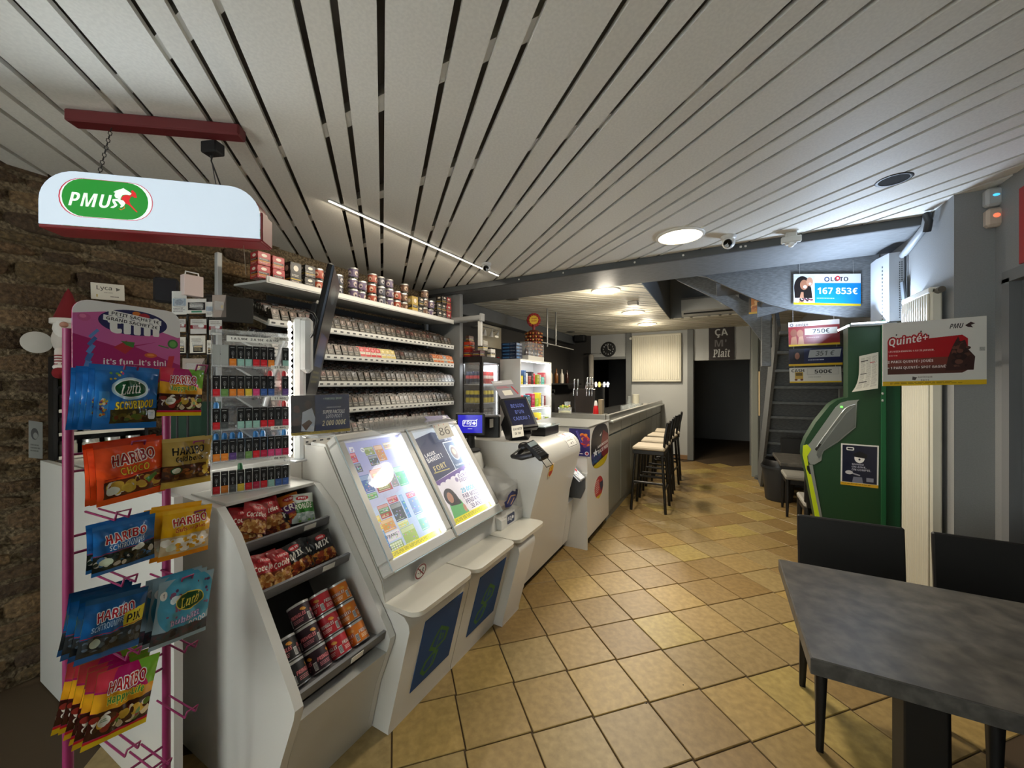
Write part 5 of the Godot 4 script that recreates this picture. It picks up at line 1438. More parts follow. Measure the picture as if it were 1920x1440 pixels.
func build_liquids() -> void:
	# acrylic counter rack of e-liquid boxes on the snack stand
	var bl := V(-1.863, 1.046, 0.806)
	var xa := V(0.107, 0, 0.256).normalized()
	var q := Basis(xa, Vector3.UP, xa.cross(Vector3.UP))
	var w := 0.285
	var clear := M("eef2f4", 0.04, 0.0, {"alpha": 0.1})
	var rk := thing("liquid_rack", "clear acrylic five tier rack of small liquid boxes on the snack stand", "display rack", bl, "", q)
	var tier_y := [0.0, 0.137, 0.27, 0.41, 0.54]
	for x in [0.0, w]: put("side_wall", mb().box(Vector3(x, 0.35, -0.06), Vector3(0.004, 0.7, 0.13)), clear, rk)
	put("back_wall", mb().box(Vector3(w / 2, 0.35, -0.124), Vector3(w, 0.7, 0.004)), M("dfe4e6", 0.06, 0.0, {"alpha": 0.1}), rk)
	for y in tier_y + [0.696]:
		put("tier", mb().box(Vector3(w / 2, y + 0.002, -0.06), Vector3(w, 0.004, 0.125)), M("dfe4e6", 0.05, 0.0, {"alpha": 0.15}), rk)
		if y < 0.6: put("front_rail", mb().box(Vector3(w / 2, y + 0.006, 0.003), Vector3(w, 0.01, 0.003)), clear, rk)
	var ti := pic(384, 40, "eceae2").text("1 A 5,90€   2 A 10€   6 A 15€", 192, 20, 330, 18, Color("3a3836"))
	put("price_strip", mb().sheet(Vector3(0.05, 0.675, 0.006), Vector3(w - 0.03, 0.675, 0.006), Vector3(0.05, 0.65, 0.006), 0.001), printed(ti.tex(), 0.5), rk)
	var mg := ["06 MG", "06 MG", "11 MG", "11 MG", "16 MG"]
	var mgs := {}
	for k in 5:
		if not mgs.has(mg[k]): mgs[mg[k]] = pic(96, 24, "e8e6dd").text(mg[k], 48, 12, 60, 13, Color("3a3836"))
		var mp: Pic = mgs[mg[k]]
		put("strength_label", mb().sheet(Vector3(w - 0.075, tier_y[k] + 0.142, 0.006), Vector3(w - 0.005, tier_y[k] + 0.142, 0.006), Vector3(w - 0.075, tier_y[k] + 0.126, 0.006), 0.001), printed(mp.tex(), 0.5), rk)
	# printed box fronts: one cell per colour band
	var bands := {"red": "d0242e", "orange": "e0842e", "mint": "98c4b8", "yellow": "dcc040", "pink": "d4447c", "blue": "3a5a9a", "violet": "5c4080", "green": "6c9450", "grey": "4e5252", "crimson": "b82044"}
	var names := bands.keys()
	var at := pic(640, 128, "141516")
	for k in names.size():
		var x := k * 64
		at.rect(x, 0, 64, 128, Color("131415")).fine(x + 10, 10, 44, 8, 1, Color("c8c8c4"), k + 2).oval(x + 32, 48, 13, 15, Color("8a8c8c")).oval(x + 32, 48, 10, 12, Color("202224")).line(x + 32, 42, x + 32, 56, 3, Color("c8c8c8")).poly([[x + 28, 74], [x + 32, 64], [x + 36, 74], [x + 32, 79]], Color("e8e8e8")).rect(x, 82, 64, 46, Color(bands[names[k]])).fine(x + 12, 98, 40, 14, 2, Color(bands[names[k]]).lightened(0.3), k)
	var bm := printed(at.tex(), 0.35)
	var meshes := {}
	for k in names.size():
		meshes[names[k]] = mb().box(Vector3(0, 0.045, 0), Vector3(0.0255, 0.09, 0.0255), 0.0008, Basis(), Rect2(k / 10.0, 0, 0.1, 1), Rect2(k / 10.0 + 0.01, 0.02, 0.005, 0.01)).mesh()
	var tiers := [
		["red", "orange", "grey", "yellow", "red", "crimson", "red", "mint", "blue", "blue"],
		["orange", "orange", "violet", "grey", "green", "red", "crimson", "pink", "pink", "crimson"],
		["red", "grey", "", "mint", "mint", "mint", "red", "red", "grey", "crimson"],
		["red", "green", "orange", "orange", "yellow", "pink", "blue", "blue", "", "violet"],
		["", "", "orange", "mint", "mint", "red", "red", "orange", "", "mint"]]
	var tn := ["bottom", "fourth", "third", "second", "top"]
	for k in 5:
		for n in 10:
			var band: String = tiers[k][n]
			if band == "":
				if k == 4 and n < 2:
					var g := one("liquid_box", meshes["grey"], M("a7aaa6", 0.3), "pale grey liquid box on the top tier of the acrylic rack", "liquid box", "liquid boxes on the top tier")
					g.transform = Transform3D(q, bl + q * Vector3(0.016 + n * 0.0281, tier_y[k] + 0.005, -0.016))
				continue
			var b := one("liquid_box", meshes[band], bm, "black liquid box with a %s foot band on the %s tier of the acrylic rack" % [band, tn[k]], "liquid box", "liquid boxes on the %s tier" % tn[k])
			b.transform = Transform3D(q, bl + q * Vector3(0.016 + n * 0.0281, tier_y[k] + 0.005, -0.016 - rng.randf() * 0.004))
	# coloured bottles standing among the boxes
	var bot := mb().lathe([Vector2(0, 0), Vector2(0.011, 0), Vector2(0.012, 0.003), Vector2(0.012, 0.05), Vector2(0.008, 0.056), Vector2(0.008, 0.06)], Vector3.ZERO, 14).mesh()
	var cap := mb().lathe([Vector2(0.0095, 0.058), Vector2(0.0095, 0.08), Vector2(0.006, 0.09), Vector2(0, 0.09)], Vector3.ZERO, 14).mesh()
	for a in [[1, 0, "2a78b8", "blue"], [1, 1, "2a78b8", "blue"], [1, 2, "2a78b8", "blue"], [1, 3, "2a78b8", "blue"], [1, 5, "2a78b8", "blue"], [1, 6, "2a78b8", "blue"], [1, 9, "2a78b8", "blue"], [2, 0, "2a78b8", "blue"], [2, 9, "b82428", "red"], [3, 7, "b82428", "red"], [3, 9, "b82428", "red"], [0, 3, "1f6a3a", "green"]]:
		var t := thing("liquid_bottle", "small %s liquid bottle on the %s tier of the acrylic rack" % [a[3], tn[a[0]]], "bottle", bl + q * Vector3(0.016 + a[1] * 0.0281, tier_y[a[0]] + 0.03, 0.012 - 0.058), "liquid bottles in the acrylic rack")
		put("bottle", bot, M(a[2], 0.15), t)
		put("cap", cap, M(a[2], 0.3), t)

func build_back_corner() -> void:
	# hook panel of accessories behind the candy rack, on the counter by the stone wall
	var black := M("161617", 0.5)
	var st := thing("accessory_stand", "black wire accessory stand with hooks by the stone wall", "display stand", V(-2.45, 1.128, 1.15))
	var o := -st.position
	var n := (Vector3(0, 1.5, 0) - V(-2.45, 1.5, 1.15)); n.y = 0; n = n.normalized()
	var rt := Vector3.UP.cross(n)
	var c := V(-2.45, 0, 1.15)
	var P := func(px: float, py: float, off: float) -> Vector3: return on_plane(px, py, c + n * off, n)
	var lo: Vector3 = P.call(335, 760, 0.0)
	var hi: Vector3 = P.call(400, 560, 0.0)
	for px in [332, 352, 390, 402]:
		put("upright", mb().tube([P.call(px, 560, 0.0), Vector3(P.call(px, 560, 0.0).x, 1.13, P.call(px, 560, 0.0).z)], 0.006, 8), black, st, o)
	for py in [556, 592, 626, 664]:
		put("cross_bar", mb().tube([P.call(318, py, 0.0), P.call(420, py, 0.0)], 0.004, 6), black, st, o)
	var card := {}
	card["white"] = pic(96, 128, "dcdcd8").rect(6, 40, 84, 40, Color("9ab0c4")).oval(48, 60, 26, 16, Color("4a6a8c")).fine(10, 92, 76, 24, 3, Color("6a6a70"))
	card["black"] = pic(128, 96, "dfdcd6").rect(8, 24, 112, 50, Color("121214")).fine(20, 40, 90, 16, 2, Color("d8d4cc")).rect(30, 78, 68, 12, Color("4a8a70"))
	card["red"] = pic(96, 96, "c8c6c2").rect(0, 40, 96, 24, Color("8c1c28")).oval(64, 46, 18, 10, Color("e8e8ea")).fine(10, 10, 76, 20, 2, Color("8a8886"))
	card["battery"] = pic(96, 112, "dedad0").rect(20, 60, 60, 46, Color("1a1a1a")).fine(10, 20, 70, 26, 3, Color("6a665a")).rect(26, 66, 48, 12, Color("c8a440")).fine(26, 84, 48, 16, 2, Color("d8c8a0"))
	card["dark"] = pic(96, 112, "6e6660").poly([[0, 0], [96, 0], [60, 112], [0, 112]], Color("a89c94")).oval(66, 60, 8, 8, Color("d8b040"))
	var list := [["white", 322, 546, 350, 590, "white and blue"], ["black", 350, 560, 387, 588, "black windowed"], ["dark", 398, 553, 424, 595, "brownish grey"], ["white", 386, 566, 400, 594, "plain pale"], ["red", 333, 598, 348, 622, "narrow red banded"], ["red", 357, 598, 387, 626, "wide red banded"], ["red", 392, 600, 416, 628, "clear red banded"], ["battery", 333, 632, 348, 662, "narrow gold"], ["battery", 356, 629, 385, 662, "black and gold battery"], ["battery", 388, 638, 396, 664, "thin orange"], ["dark", 342, 672, 384, 702, "dark blue"]]
	for k in list.size():
		var a: Array = list[k]
		var tl: Vector3 = P.call(a[1], a[2], 0.03)
		var tr: Vector3 = P.call(a[3], a[2], 0.03)
		var bl: Vector3 = P.call(a[1], a[4], 0.03)
		var bp := thing("blister_pack", "%s blister card hanging on the black accessory stand" % a[5], "blister pack", (tr + bl) / 2, "blister cards on the accessory stand")
		put("card", mb().sheet(tl - bp.position, tr - bp.position, bl - bp.position, 0.003), printed(card[a[0]].tex(), 0.3), bp)
		put("blister", mb().box(n * 0.008, Vector3((tr - tl).length() * 0.7, (tl - bl).length() * 0.4, 0.014), 0.004, Basis(rt, Vector3.UP, n)), M("e8ecee", 0.06, 0.0, {"alpha": 0.18}), bp)
	var ch := thing("charger_box", "pale pink charger box with a hanger on top of accessory stand", "box", P.call(360, 556, 0.02))
	put("carton", mb().box(Vector3(0, 0.055, 0), Vector3(0.085, 0.11, 0.05), 0.002, Basis(rt, Vector3.UP, n).rotated(Vector3.UP, 0.4)), M("dac8c4", 0.5), ch)
	put("hanger", mb().tube([rt * -0.028 + Vector3(0, 0.11, 0), rt * -0.026 + Vector3(0, 0.132, 0), rt * 0.026 + Vector3(0, 0.126, 0), rt * 0.028 + Vector3(0, 0.108, 0)], 0.004, 6), M("e8e6e2", 0.4), ch)
	one("dark_case", mb().box(Vector3.ZERO, Vector3(0.1, 0.13, 0.05), 0.01, Basis(rt, Vector3.UP, n)), M("1b1c22", 0.4), "dark hanging case next to the pale pink charger box", "case", "", P.call(312, 545, 0.0))
	one("wall_panel", mb().box(Vector3.ZERO, Vector3(0.24, 0.16, 0.02), 0.002, Basis(rt, Vector3.UP, n)), M("232321", 0.7), "dark notice board on the stone wall behind the accessories", "board", "", P.call(432, 580, -0.3))
	var sim := pic(160, 96, "d6d3c8").text("Lyca", 62, 30, 72, 30, Color("2c2a28"), false).poly([[118, 20], [140, 30], [120, 42]], Color("5a5852")).fine(60, 52, 50, 8, 1, Color("8a8780")).rect(24, 66, 6, 16, Color("b8a050")).fine(90, 74, 50, 10, 1, Color("55524c"))
	var s0 := on_x(170, 529, -3.07)
	one("phone_card_notice", mb().sheet(s0, on_x(233, 535, -3.07), on_x(171, 560, -3.07), 0.004), printed(sim.tex(), 0.5), "white phone card notice above the pink header of candy rack", "notice")
	# jar cabinet: black shelf unit of small glass jars, facing the shop front
	var ju := thing("jar_cabinet", "black shelf unit holding small glass jars against the stone wall", "shelf unit", V(-3.0, 1.125, 0.78))
	o = -ju.position
	var jx := -2.965
	put("frame", mb().span(V(-3.06, 1.126, 0.598), V(jx - 0.004, 1.655, 0.612)).span(V(-3.06, 1.126, 0.95), V(jx - 0.004, 1.655, 0.964)).span(V(-3.06, 1.641, 0.613), V(jx - 0.004, 1.655, 0.949)).span(V(-3.06, 1.126, 0.613), V(-3.05, 1.64, 0.949)), M("141415", 0.5), ju, o)
	var jy := [1.142, 1.262, 1.382, 1.502]
	for y in jy: put("shelf", mb().span(V(-3.049, y - 0.008, 0.613), V(jx, y, 0.949)), M("1a1a1b", 0.5), ju, o)
	for y in [1.142, 1.262, 1.382]: put("price_strip", mb().span(V(jx, y - 0.014, 0.615), V(jx + 0.002, y + 0.003, 0.945)), M("d8d4c8", 0.5), ju, o)
	var jar := mb().lathe([Vector2(0, 0), Vector2(0.03, 0), Vector2(0.034, 0.006), Vector2(0.034, 0.056), Vector2(0.029, 0.062)], Vector3.ZERO, 18).mesh()
	var jl := mb().lathe([Vector2(0.032, 0.06), Vector2(0.032, 0.076), Vector2(0, 0.076)], Vector3.ZERO, 18).mesh()
	var jc := ["b9b8ac", "8f9a4a", "6a6f60", "a8a8a0"]
	for k in 4:
		for n2 in 4:
			var jt := thing("glass_jar", "small %s jar, %s place from the shop front, jar cabinet's %s shelf" % [["clear", "yellow green", "dark", "grey"][(k * 3 + n2 / 2) % 4], ["first", "second", "third", "fourth"][n2], ["bottom", "second", "third", "top"][k]], "jar", V(jx - 0.042, jy[k] + 0.001, 0.655 + 0.084 * n2), "glass jars in the jar cabinet")
			put("jar", jar, M(jc[(k * 3 + n2 / 2) % 4], 0.12), jt)
			put("lid", jl, M("c4c4c0", 0.3, 0.6), jt)
	one("white_plate", mb().lathe([Vector2(0, 0.0), Vector2(0.05, 0.003), Vector2(0.055, 0.01), Vector2(0, 0.014)], Vector3.ZERO, 28, Basis(Vector3.BACK, -PI / 2)), M("cfccc4", 0.4), "round white plate fixed to the stone wall beside the plush gnome", "plate", "", on_x(68, 642, -3.075))
	# plush gnome sitting on the cabinet
	var gn := thing("plush_gnome", "plush gnome with a pointed red hat, striped legs and red boots on jar cabinet", "plush toy", V(-3.0, 1.656, 0.655), "", turn_y(-12))
	put("body", mb().ball(Vector3(0, 0.09, 0), Vector3(0.06, 0.085, 0.06), 18), M("b9b2aa", 0.95), gn)
	put("beard", mb().lathe([Vector2(0, 0.06), Vector2(0.03, 0.09), Vector2(0.045, 0.14), Vector2(0.04, 0.18), Vector2(0, 0.2)], Vector3(0.025, 0, 0.01), 16), M("cfcac4", 0.98), gn)
	put("nose", mb().ball(Vector3(0.065, 0.16, 0.015), Vector3(0.016, 0.016, 0.016), 12), M("a87a68", 0.9), gn)
	put("hat", mb().lathe([Vector2(0.058, 0.17), Vector2(0.056, 0.19), Vector2(0.035, 0.26), Vector2(0.014, 0.33), Vector2(0.0, 0.36)], Vector3.ZERO, 18), M("6e1219", 0.95), gn)
	put("hat_brim", mb().lathe([Vector2(0.05, 0.165), Vector2(0.066, 0.17), Vector2(0.066, 0.195), Vector2(0.05, 0.2)], Vector3.ZERO, 18), M("cbc4bc", 0.98), gn)
	for z in [-0.03, 0.03]:
		var leg := put("leg", mb().tube([Vector3(0.03, 0.03, z), Vector3(0.06, 0.03, z), Vector3(0.075, 0.0, z), Vector3(0.078, -0.05, z)], 0.017, 10), M("cfc6c0", 0.95), gn)
		var strp := mb()
		for k in 4: strp.tube([Vector3(0.0765, 0.004 - 0.014 * k, z), Vector3(0.077, -0.002 - 0.014 * k, z)], 0.0176, 10, false)
		put("stripes", strp, M("7e1a22", 0.95), leg)
		put("cuff", mb().ball(Vector3(0.079, -0.055, z), Vector3(0.024, 0.016, 0.024), 12), M("d6cfc9", 0.98), gn)
		put("boot", mb().ball(Vector3(0.086, -0.085, z), Vector3(0.032, 0.03, 0.027), 12), M("7a1018", 0.9), gn)
	# the till's tilted keyboard and a dark tray by the rack, seen between bags
	var kb := V(-2.5, 1.17, 0.78)
	var kt := thing("desk_phone", "grey flat device with a sloped screen on the corner worktop", "device", Vector3(kb.x, 1.13, kb.z))
	put("body", mb().box(Vector3(0, 0.045, 0), Vector3(0.26, 0.035, 0.2), 0.008, turn_y(28) * Basis(Vector3.RIGHT, 0.35)), M("9aa0a8", 0.35), kt)
	put("display", mb().box(Vector3(0, 0.06, 0.002), Vector3(0.22, 0.012, 0.13), 0.003, turn_y(28) * Basis(Vector3.RIGHT, 0.35)), M("596270", 0.15), kt)
	put("foot", mb().box(Vector3(0, 0.012, 0), Vector3(0.2, 0.024, 0.14), 0.004, turn_y(28)), M("3a3a3c", 0.5), kt)
	var wm := pic(96, 128, "8f918e").oval(40, 44, 26, 20, Color("4a4a4c")).oval(46, 50, 16, 11, Color("8f918e")).fine(12, 80, 70, 30, 3, Color("5a5a58"))
	one("wall_poster", mb().sheet(on_x(54, 788, -3.05), on_x(80, 792, -3.05), on_x(54, 858, -3.05), 0.003), printed(wm.tex(), 0.5), "small grey poster on the stone wall beside the jar cabinet", "poster")
	one("green_panel", mb().box(Vector3.ZERO, Vector3(0.24, 0.28, 0.02), 0.003, Basis(rt, Vector3.UP, n)), M("123a28", 0.6), "dark green board behind the candy bags", "board", "", P.call(365, 800, -0.1))

var prints := {}
func bag_print(kind: String) -> Pic:
	var p: Pic
	if prints.has(kind): return prints[kind]
	match kind:
		"scoubidou":
			p = pic(384, 320, "1f6cb8")
			p.rect(0, 0, 384, 24, Color("2a78c4")).blobs(60, 20, 120, 60, 8, 5, 9, ["6ab04a", "e0c84a", "c04a8a"], 2)
			p.oval(200, 112, 110, 58, Color("bfe0f0")).oval(200, 112, 96, 48, Color("e8f0f0")).oval(200, 112, 90, 43, Color("14502c")).text("Lutti", 200, 112, 120, 56, Color("f4f4ec"), true, -0.1, 0.25, 0.0, Color.WHITE, font_serif)
			p.text("SCOUBIDOU", 230, 196, 240, 40, Color("f0d838"), true, -0.06, 0.0, 3.0, Color("7a5a10"))
			p.poly([[90, 222], [384, 214], [384, 288], [90, 292]], Color("3a3418")).blobs(96, 220, 284, 68, 36, 10, 20, ["5a5020", "6a3a1c", "4a5a20", "7a6a30", "3a2818"], 5).round_rect(322, 224, 50, 50, 14, Color("e8ecf0")).fine(330, 238, 34, 22, 3, Color("7a8a9a"))
			p.rect(20, 130, 56, 130, Color("3a86c8")).blobs(24, 150, 48, 110, 26, 6, 10, ["d8c24a", "c04a30", "e8e0c8", "6a4a80", "e08030"], 7)
		"happy":
			p = pic(384, 320, "b81c6a")
			p.poly([[240, 0], [384, 0], [384, 160], [330, 120]], Color("7ab83a")).poly([[0, 90], [384, 130], [384, 190], [0, 170]], Color("e0a020")).poly([[0, 0], [120, 0], [60, 90], [0, 80]], Color("d83a50"))
			p.text("HARIBO", 190, 76, 230, 52, Color("c01c24"), true, -0.03, 0.0, 5.0, Color.WHITE).text("Happy-Life", 190, 136, 220, 42, Color("3a9a50"), true, -0.03, 0.0, 4.0, Color("f0d850"))
			p.rect(0, 172, 384, 110, Color("3a1812")).blobs(0, 172, 384, 112, 46, 14, 26, ["e8e0d4", "d8b040", "6a8a3a", "8a2a20", "e8d8b0", "4a2a18"], 6).oval(90, 220, 34, 24, Color("e8e8dc")).fine(68, 212, 44, 16, 2, Color("4a7a4a")).rect(0, 286, 384, 34, Color("d8202a")).rect(0, 296, 384, 24, Color("e8c820"))
		"choco":
			p = pic(384, 320, "ee5220")
			p.rect(0, 0, 384, 26, Color("c83a14")).text("HARIBO", 200, 92, 240, 58, Color("9a1c1c"), true, -0.08, 0.0, 5.0, Color("f4ece0")).text("CHOCO", 200, 156, 160, 38, Color("f0c83a"), true, -0.06, 0.0, 2.0, Color("7a3010")).line(40, 190, 384, 174, 4, Color("b81c1c"))
			p.poly([[30, 204], [384, 180], [384, 280], [30, 290]], Color("5a2a18")).blobs(34, 190, 350, 96, 44, 14, 28, ["e8e0d0", "d8b848", "5a2416", "f0ece4", "7a2c1c", "c8a040"], 8).poly([[250, 220], [330, 196], [340, 214], [270, 244]], Color("4a8a3a")).oval(80, 252, 34, 20, Color("e8ecdc")).rect(0, 292, 384, 28, Color("e85a1c"))
		"gold":
			p = pic(320, 320, "a88a3a")
			p.poly([[0, 0], [140, 0], [60, 320], [0, 320]], Color("b89a4c")).rect(0, 0, 320, 24, Color("c8ac60")).text("HARIBO", 160, 84, 210, 50, Color("16120c"), true, -0.03).text("Goldbears", 160, 136, 180, 36, Color("16120c"), true, -0.03).rect(0, 176, 320, 100, Color("4a2a14")).blobs(0, 176, 320, 100, 50, 9, 18, ["6a3a18", "5a2a12", "8a4a1c", "3a1c0e", "7a5020"], 9).oval(80, 210, 36, 26, Color("1f4a2a")).oval(80, 210, 28, 19, Color("dfe4d4")).rect(0, 286, 320, 34, Color("c8a848")).blobs(250, 150, 66, 120, 20, 8, 16, ["d8b030", "e0bc44"], 4)
		"blue":
			p = pic(384, 300, "1f64a8")
			p.rect(0, 0, 384, 22, Color("2a70b4")).text("HARIBO", 190, 88, 250, 54, Color("b81c24"), true, -0.06, 0.0, 5.0, Color("f0f0f0")).text("SCHTROUMPFS", 200, 142, 220, 34, Color("c8dcf0"), true, -0.06, 0.0, 2.0, Color("2a4a7a")).line(0, 180, 384, 160, 4, Color("a81c24")).poly([[0, 184], [384, 164], [384, 272], [0, 280]], Color("1c2420")).blobs(0, 176, 384, 100, 46, 12, 24, ["20302a", "2c3a3a", "141c1a", "3a6a9a", "2a3c30", "c8c4b8"], 10).oval(70, 226, 36, 24, Color("c8d4bc")).oval(270, 180, 34, 22, Color("dce4dc")).rect(0, 278, 384, 22, Color("2a70b4"))
		"eggs":
			p = pic(320, 300, "e8ae14")
			p.rect(0, 0, 320, 22, Color("f0bc30")).text("HARIBO", 170, 74, 220, 48, Color("b81c1c"), true, -0.05, 0.0, 5.0, Color("f8f0e0")).text("Œufs au plat", 170, 126, 190, 32, Color("c02a1c"), true, -0.05, 0.0, 2.0, Color("f0c850")).rect(0, 160, 320, 110, Color("c8b490")).blobs(0, 160, 320, 110, 30, 18, 28, ["f0ece0", "f6f2ea"], 11).blobs(10, 170, 300, 90, 18, 9, 13, ["e0a020", "e8b030"], 12).oval(60, 226, 32, 22, Color("dfe4cc")).rect(0, 272, 320, 28, Color("e08a14"))
		"pik":
			p = pic(384, 320, "14528c")
			p.rect(0, 0, 384, 26, Color("1c4a70")).text("HARIBO", 190, 92, 230, 52, Color("a81c2c"), true, -0.08, 0.0, 5.0, Color("e8e8ec")).text("SCHTROUMPFS", 150, 148, 200, 30, Color("a8c8e4"), true, -0.08).poly([[240, 110], [384, 90], [384, 180], [250, 186]], Color("d8c830")).text("P!K", 310, 140, 90, 48, Color("14181c"), true, -0.1).line(0, 196, 384, 172, 4, Color("a81c24")).poly([[0, 202], [384, 180], [384, 280], [0, 290]], Color("2a2e30")).blobs(0, 190, 384, 96, 46, 12, 22, ["3a4044", "22282c", "4a5458", "5a6a7a", "30383c"], 13).oval(90, 232, 32, 22, Color("c0ccb8")).rect(0, 290, 384, 30, Color("1f64a8"))
		"bubble":
			p = pic(352, 320, "8ea8b4")
			p.oval(190, 130, 180, 150, Color("4a9ab8")).blobs(20, 30, 320, 190, 26, 5, 12, ["7a4a6a", "5a3a5a", "8a5a7a"], 14).blobs(70, 70, 90, 60, 6, 12, 18, ["d8e8ec", "e4f0f2"], 15).oval(200, 120, 92, 46, Color("d8c040")).oval(200, 120, 86, 41, Color("1c4a26")).text("Lutti", 200, 120, 110, 52, Color("d8cc50"), true, -0.15, 0.25, 0.0, Color.WHITE, font_serif).text("bubblizz", 190, 206, 180, 34, Color("c8b8dc"), true, -0.12, 0.0, 2.0, Color("5a4a7a")).text("DOOO", 270, 236, 110, 24, Color("e8e0e4"), true, -0.15).rect(0, 244, 352, 56, Color("3a4048")).blobs(0, 240, 352, 60, 22, 8, 16, ["2a2a30", "4a3a44", "30404a"], 16).oval(36, 70, 22, 22, Color("e4e4e0")).text("1", 36, 70, 8, 20, Color("333333"))
	prints[kind] = p
	return p

func build_candy_rack() -> void:
	var plum := M("8e2a5c", 0.4)
	var hd := deg_to_rad(24.0 - 28.6)
	var ex := V(sin(hd), 0, cos(hd))
	var n := V(cos(hd), 0, -sin(hd))
	var p0 := V(-1.5, 0, 0.327)
	var P := func(px: float, py: float, off: float) -> Vector3: return on_plane(px, py, p0 + n * off, n)
	var rk := thing("candy_rack", "plum coloured wire candy rack with a pink header in front of counter", "display rack", p0)
	var right: Vector3 = P.call(312, 900, 0.0)
	var w := (right - p0).dot(ex)
	for x in [0.0, w]: put("post", mb().tube([ex * x, ex * x + Vector3(0, 1.66, 0)], 0.0105, 14), plum, rk)
	put("base", mb().box(ex * (w / 2) + n * 0.07 + Vector3(0, 0.012, 0), Vector3(0.3, 0.024, 0.3), 0.006, Basis(ex, Vector3.UP, ex.cross(Vector3.UP))), plum, rk)
	# levels: cross bars between the posts, with pairs of hooks towards the aisle
	var levels := [[690, 245, 377], [832, 258, 371], [962, 230, 373], [1085, 243, 350], [1222, 250, 0], [1395, 0, 0]]
	var hook_y := []
	for a in levels:
		var y: float = (P.call(312, a[0], 0.0) as Vector3).y
		for dy in [0.0, -0.045]:
			put("cross_bar", mb().tube([Vector3(0, y + dy, 0), ex * w + Vector3(0, y + dy, 0)], 0.0035, 6), plum, rk)
	var make_hook := func(x: float, y: float, l: float) -> void:
		var g := 0.013
		put("hook", mb().tube([ex * (x - g) + Vector3(0, y, 0), ex * (x - g) + n * l + Vector3(0, y, 0), ex * (x - g) + n * (l + 0.012) + Vector3(0, y + 0.022, 0), ex * (x + g) + n * (l + 0.012) + Vector3(0, y + 0.022, 0), ex * (x + g) + n * l + Vector3(0, y, 0), ex * (x + g) + Vector3(0, y, 0)], 0.0028, 6), plum, rk)
	for a in levels:
		for k in [1, 2]:
			if a[k] == 0: continue
			var h: Vector3 = P.call(a[k], a[0] - 4, 0.165)
			make_hook.call((h - p0).dot(ex), h.y - 0.02, 0.16)
	for a in [[362, 1330], [362, 1208], [252, 1400], [312, 1432]]:
		var h: Vector3 = P.call(a[0], a[1], 0.165)
		make_hook.call((h - p0).dot(ex), h.y - 0.02, 0.15)
	# header card
	var hp := pic(640, 432, "e8e6e2")
	hp.poly([[0, 90], [170, 60], [640, 190], [640, 432], [0, 432]], Color("c8609a")).poly([[0, 210], [250, 280], [640, 190], [640, 432], [0, 432]], Color("a81a62"))
	hp.poly([[340, 268], [640, 180], [640, 380], [500, 330]], Color("c8609a"))
	hp.oval(340, 112, 208, 82, Color("1c1c50")).oval(352, 50, 26, 14, Color("d87820")).oval(400, 60, 34, 18, Color("a8202a"))
	hp.text("tini", 340, 128, 300, 112, Color("f0eee6"), true, 0.0, 0.0, 7.0, Color("f0eee6"))
	hp.poly([[190, 44], [510, 78], [508, 112], [188, 78]], Color("ecebe4")).poly([[160, 78], [500, 114], [498, 148], [158, 112]], Color("ecebe4"))
	hp.text("PETIT SACHET 1€", 350, 78, 290, 20, Color("3a3838"), true, 0.1).text("GRAND SACHET 2€", 330, 113, 310, 20, Color("3a3838"), true, 0.1)
	hp.oval(58, 108, 34, 24, Color("c05888")).oval(52, 102, 18, 12, Color("d87aa0"))
	for k in 5: hp.line(70 + k * 4, 420 - k * 48, 84 + k * 12, 370 - k * 48, 34 - k * 4, Color("3f6ea8" if k % 2 else "5f8ec4"))
	hp.poly([[216, 280], [290, 232], [336, 268], [284, 320]], Color("b82a30")).poly([[256, 236], [340, 240], [332, 276], [290, 262]], Color("3f7a30")).oval(588, 232, 36, 32, Color("3f7a3a")).oval(588, 232, 24, 22, Color("6aa850")).line(490, 248, 560, 262, 8, Color("4a8a44")).oval(440, 320, 40, 16, Color("d0602a")).oval(440, 318, 24, 8, Color("e89040")).poly([[560, 320], [600, 316], [580, 410], [540, 416]], Color("c8303c"))
	hp.text("it's fun, it's tini", 350, 374, 380, 44, Color("f4f0ec"), true)
	var a0: Vector3 = P.call(134, 558, 0.016)
	var a1: Vector3 = P.call(336, 586, 0.016)
	var a2: Vector3 = P.call(134, 694, 0.016)
	var hw := (a1 - a0).dot(ex)
	var top := (a0.y + a1.y) / 2
	var hh := top - a2.y
	var pts := PackedVector2Array([Vector2(0, 0), Vector2(hw, 0)])
	for k in 7: pts.append(Vector2(hw - 0.035 + cos(k * PI / 12) * 0.035, hh - 0.035 + sin(k * PI / 12) * 0.035))
	for k in 7: pts.append(Vector2(0.035 - sin(k * PI / 12) * 0.035, hh - 0.035 + cos(k * PI / 12) * 0.035))
	put("header_card", mb().prism(pts, Vector3(a0.x, a2.y, a0.z) - p0, ex, Vector3.UP, 0.005, 0.6), printed(hp.tex(), 0.4), rk)
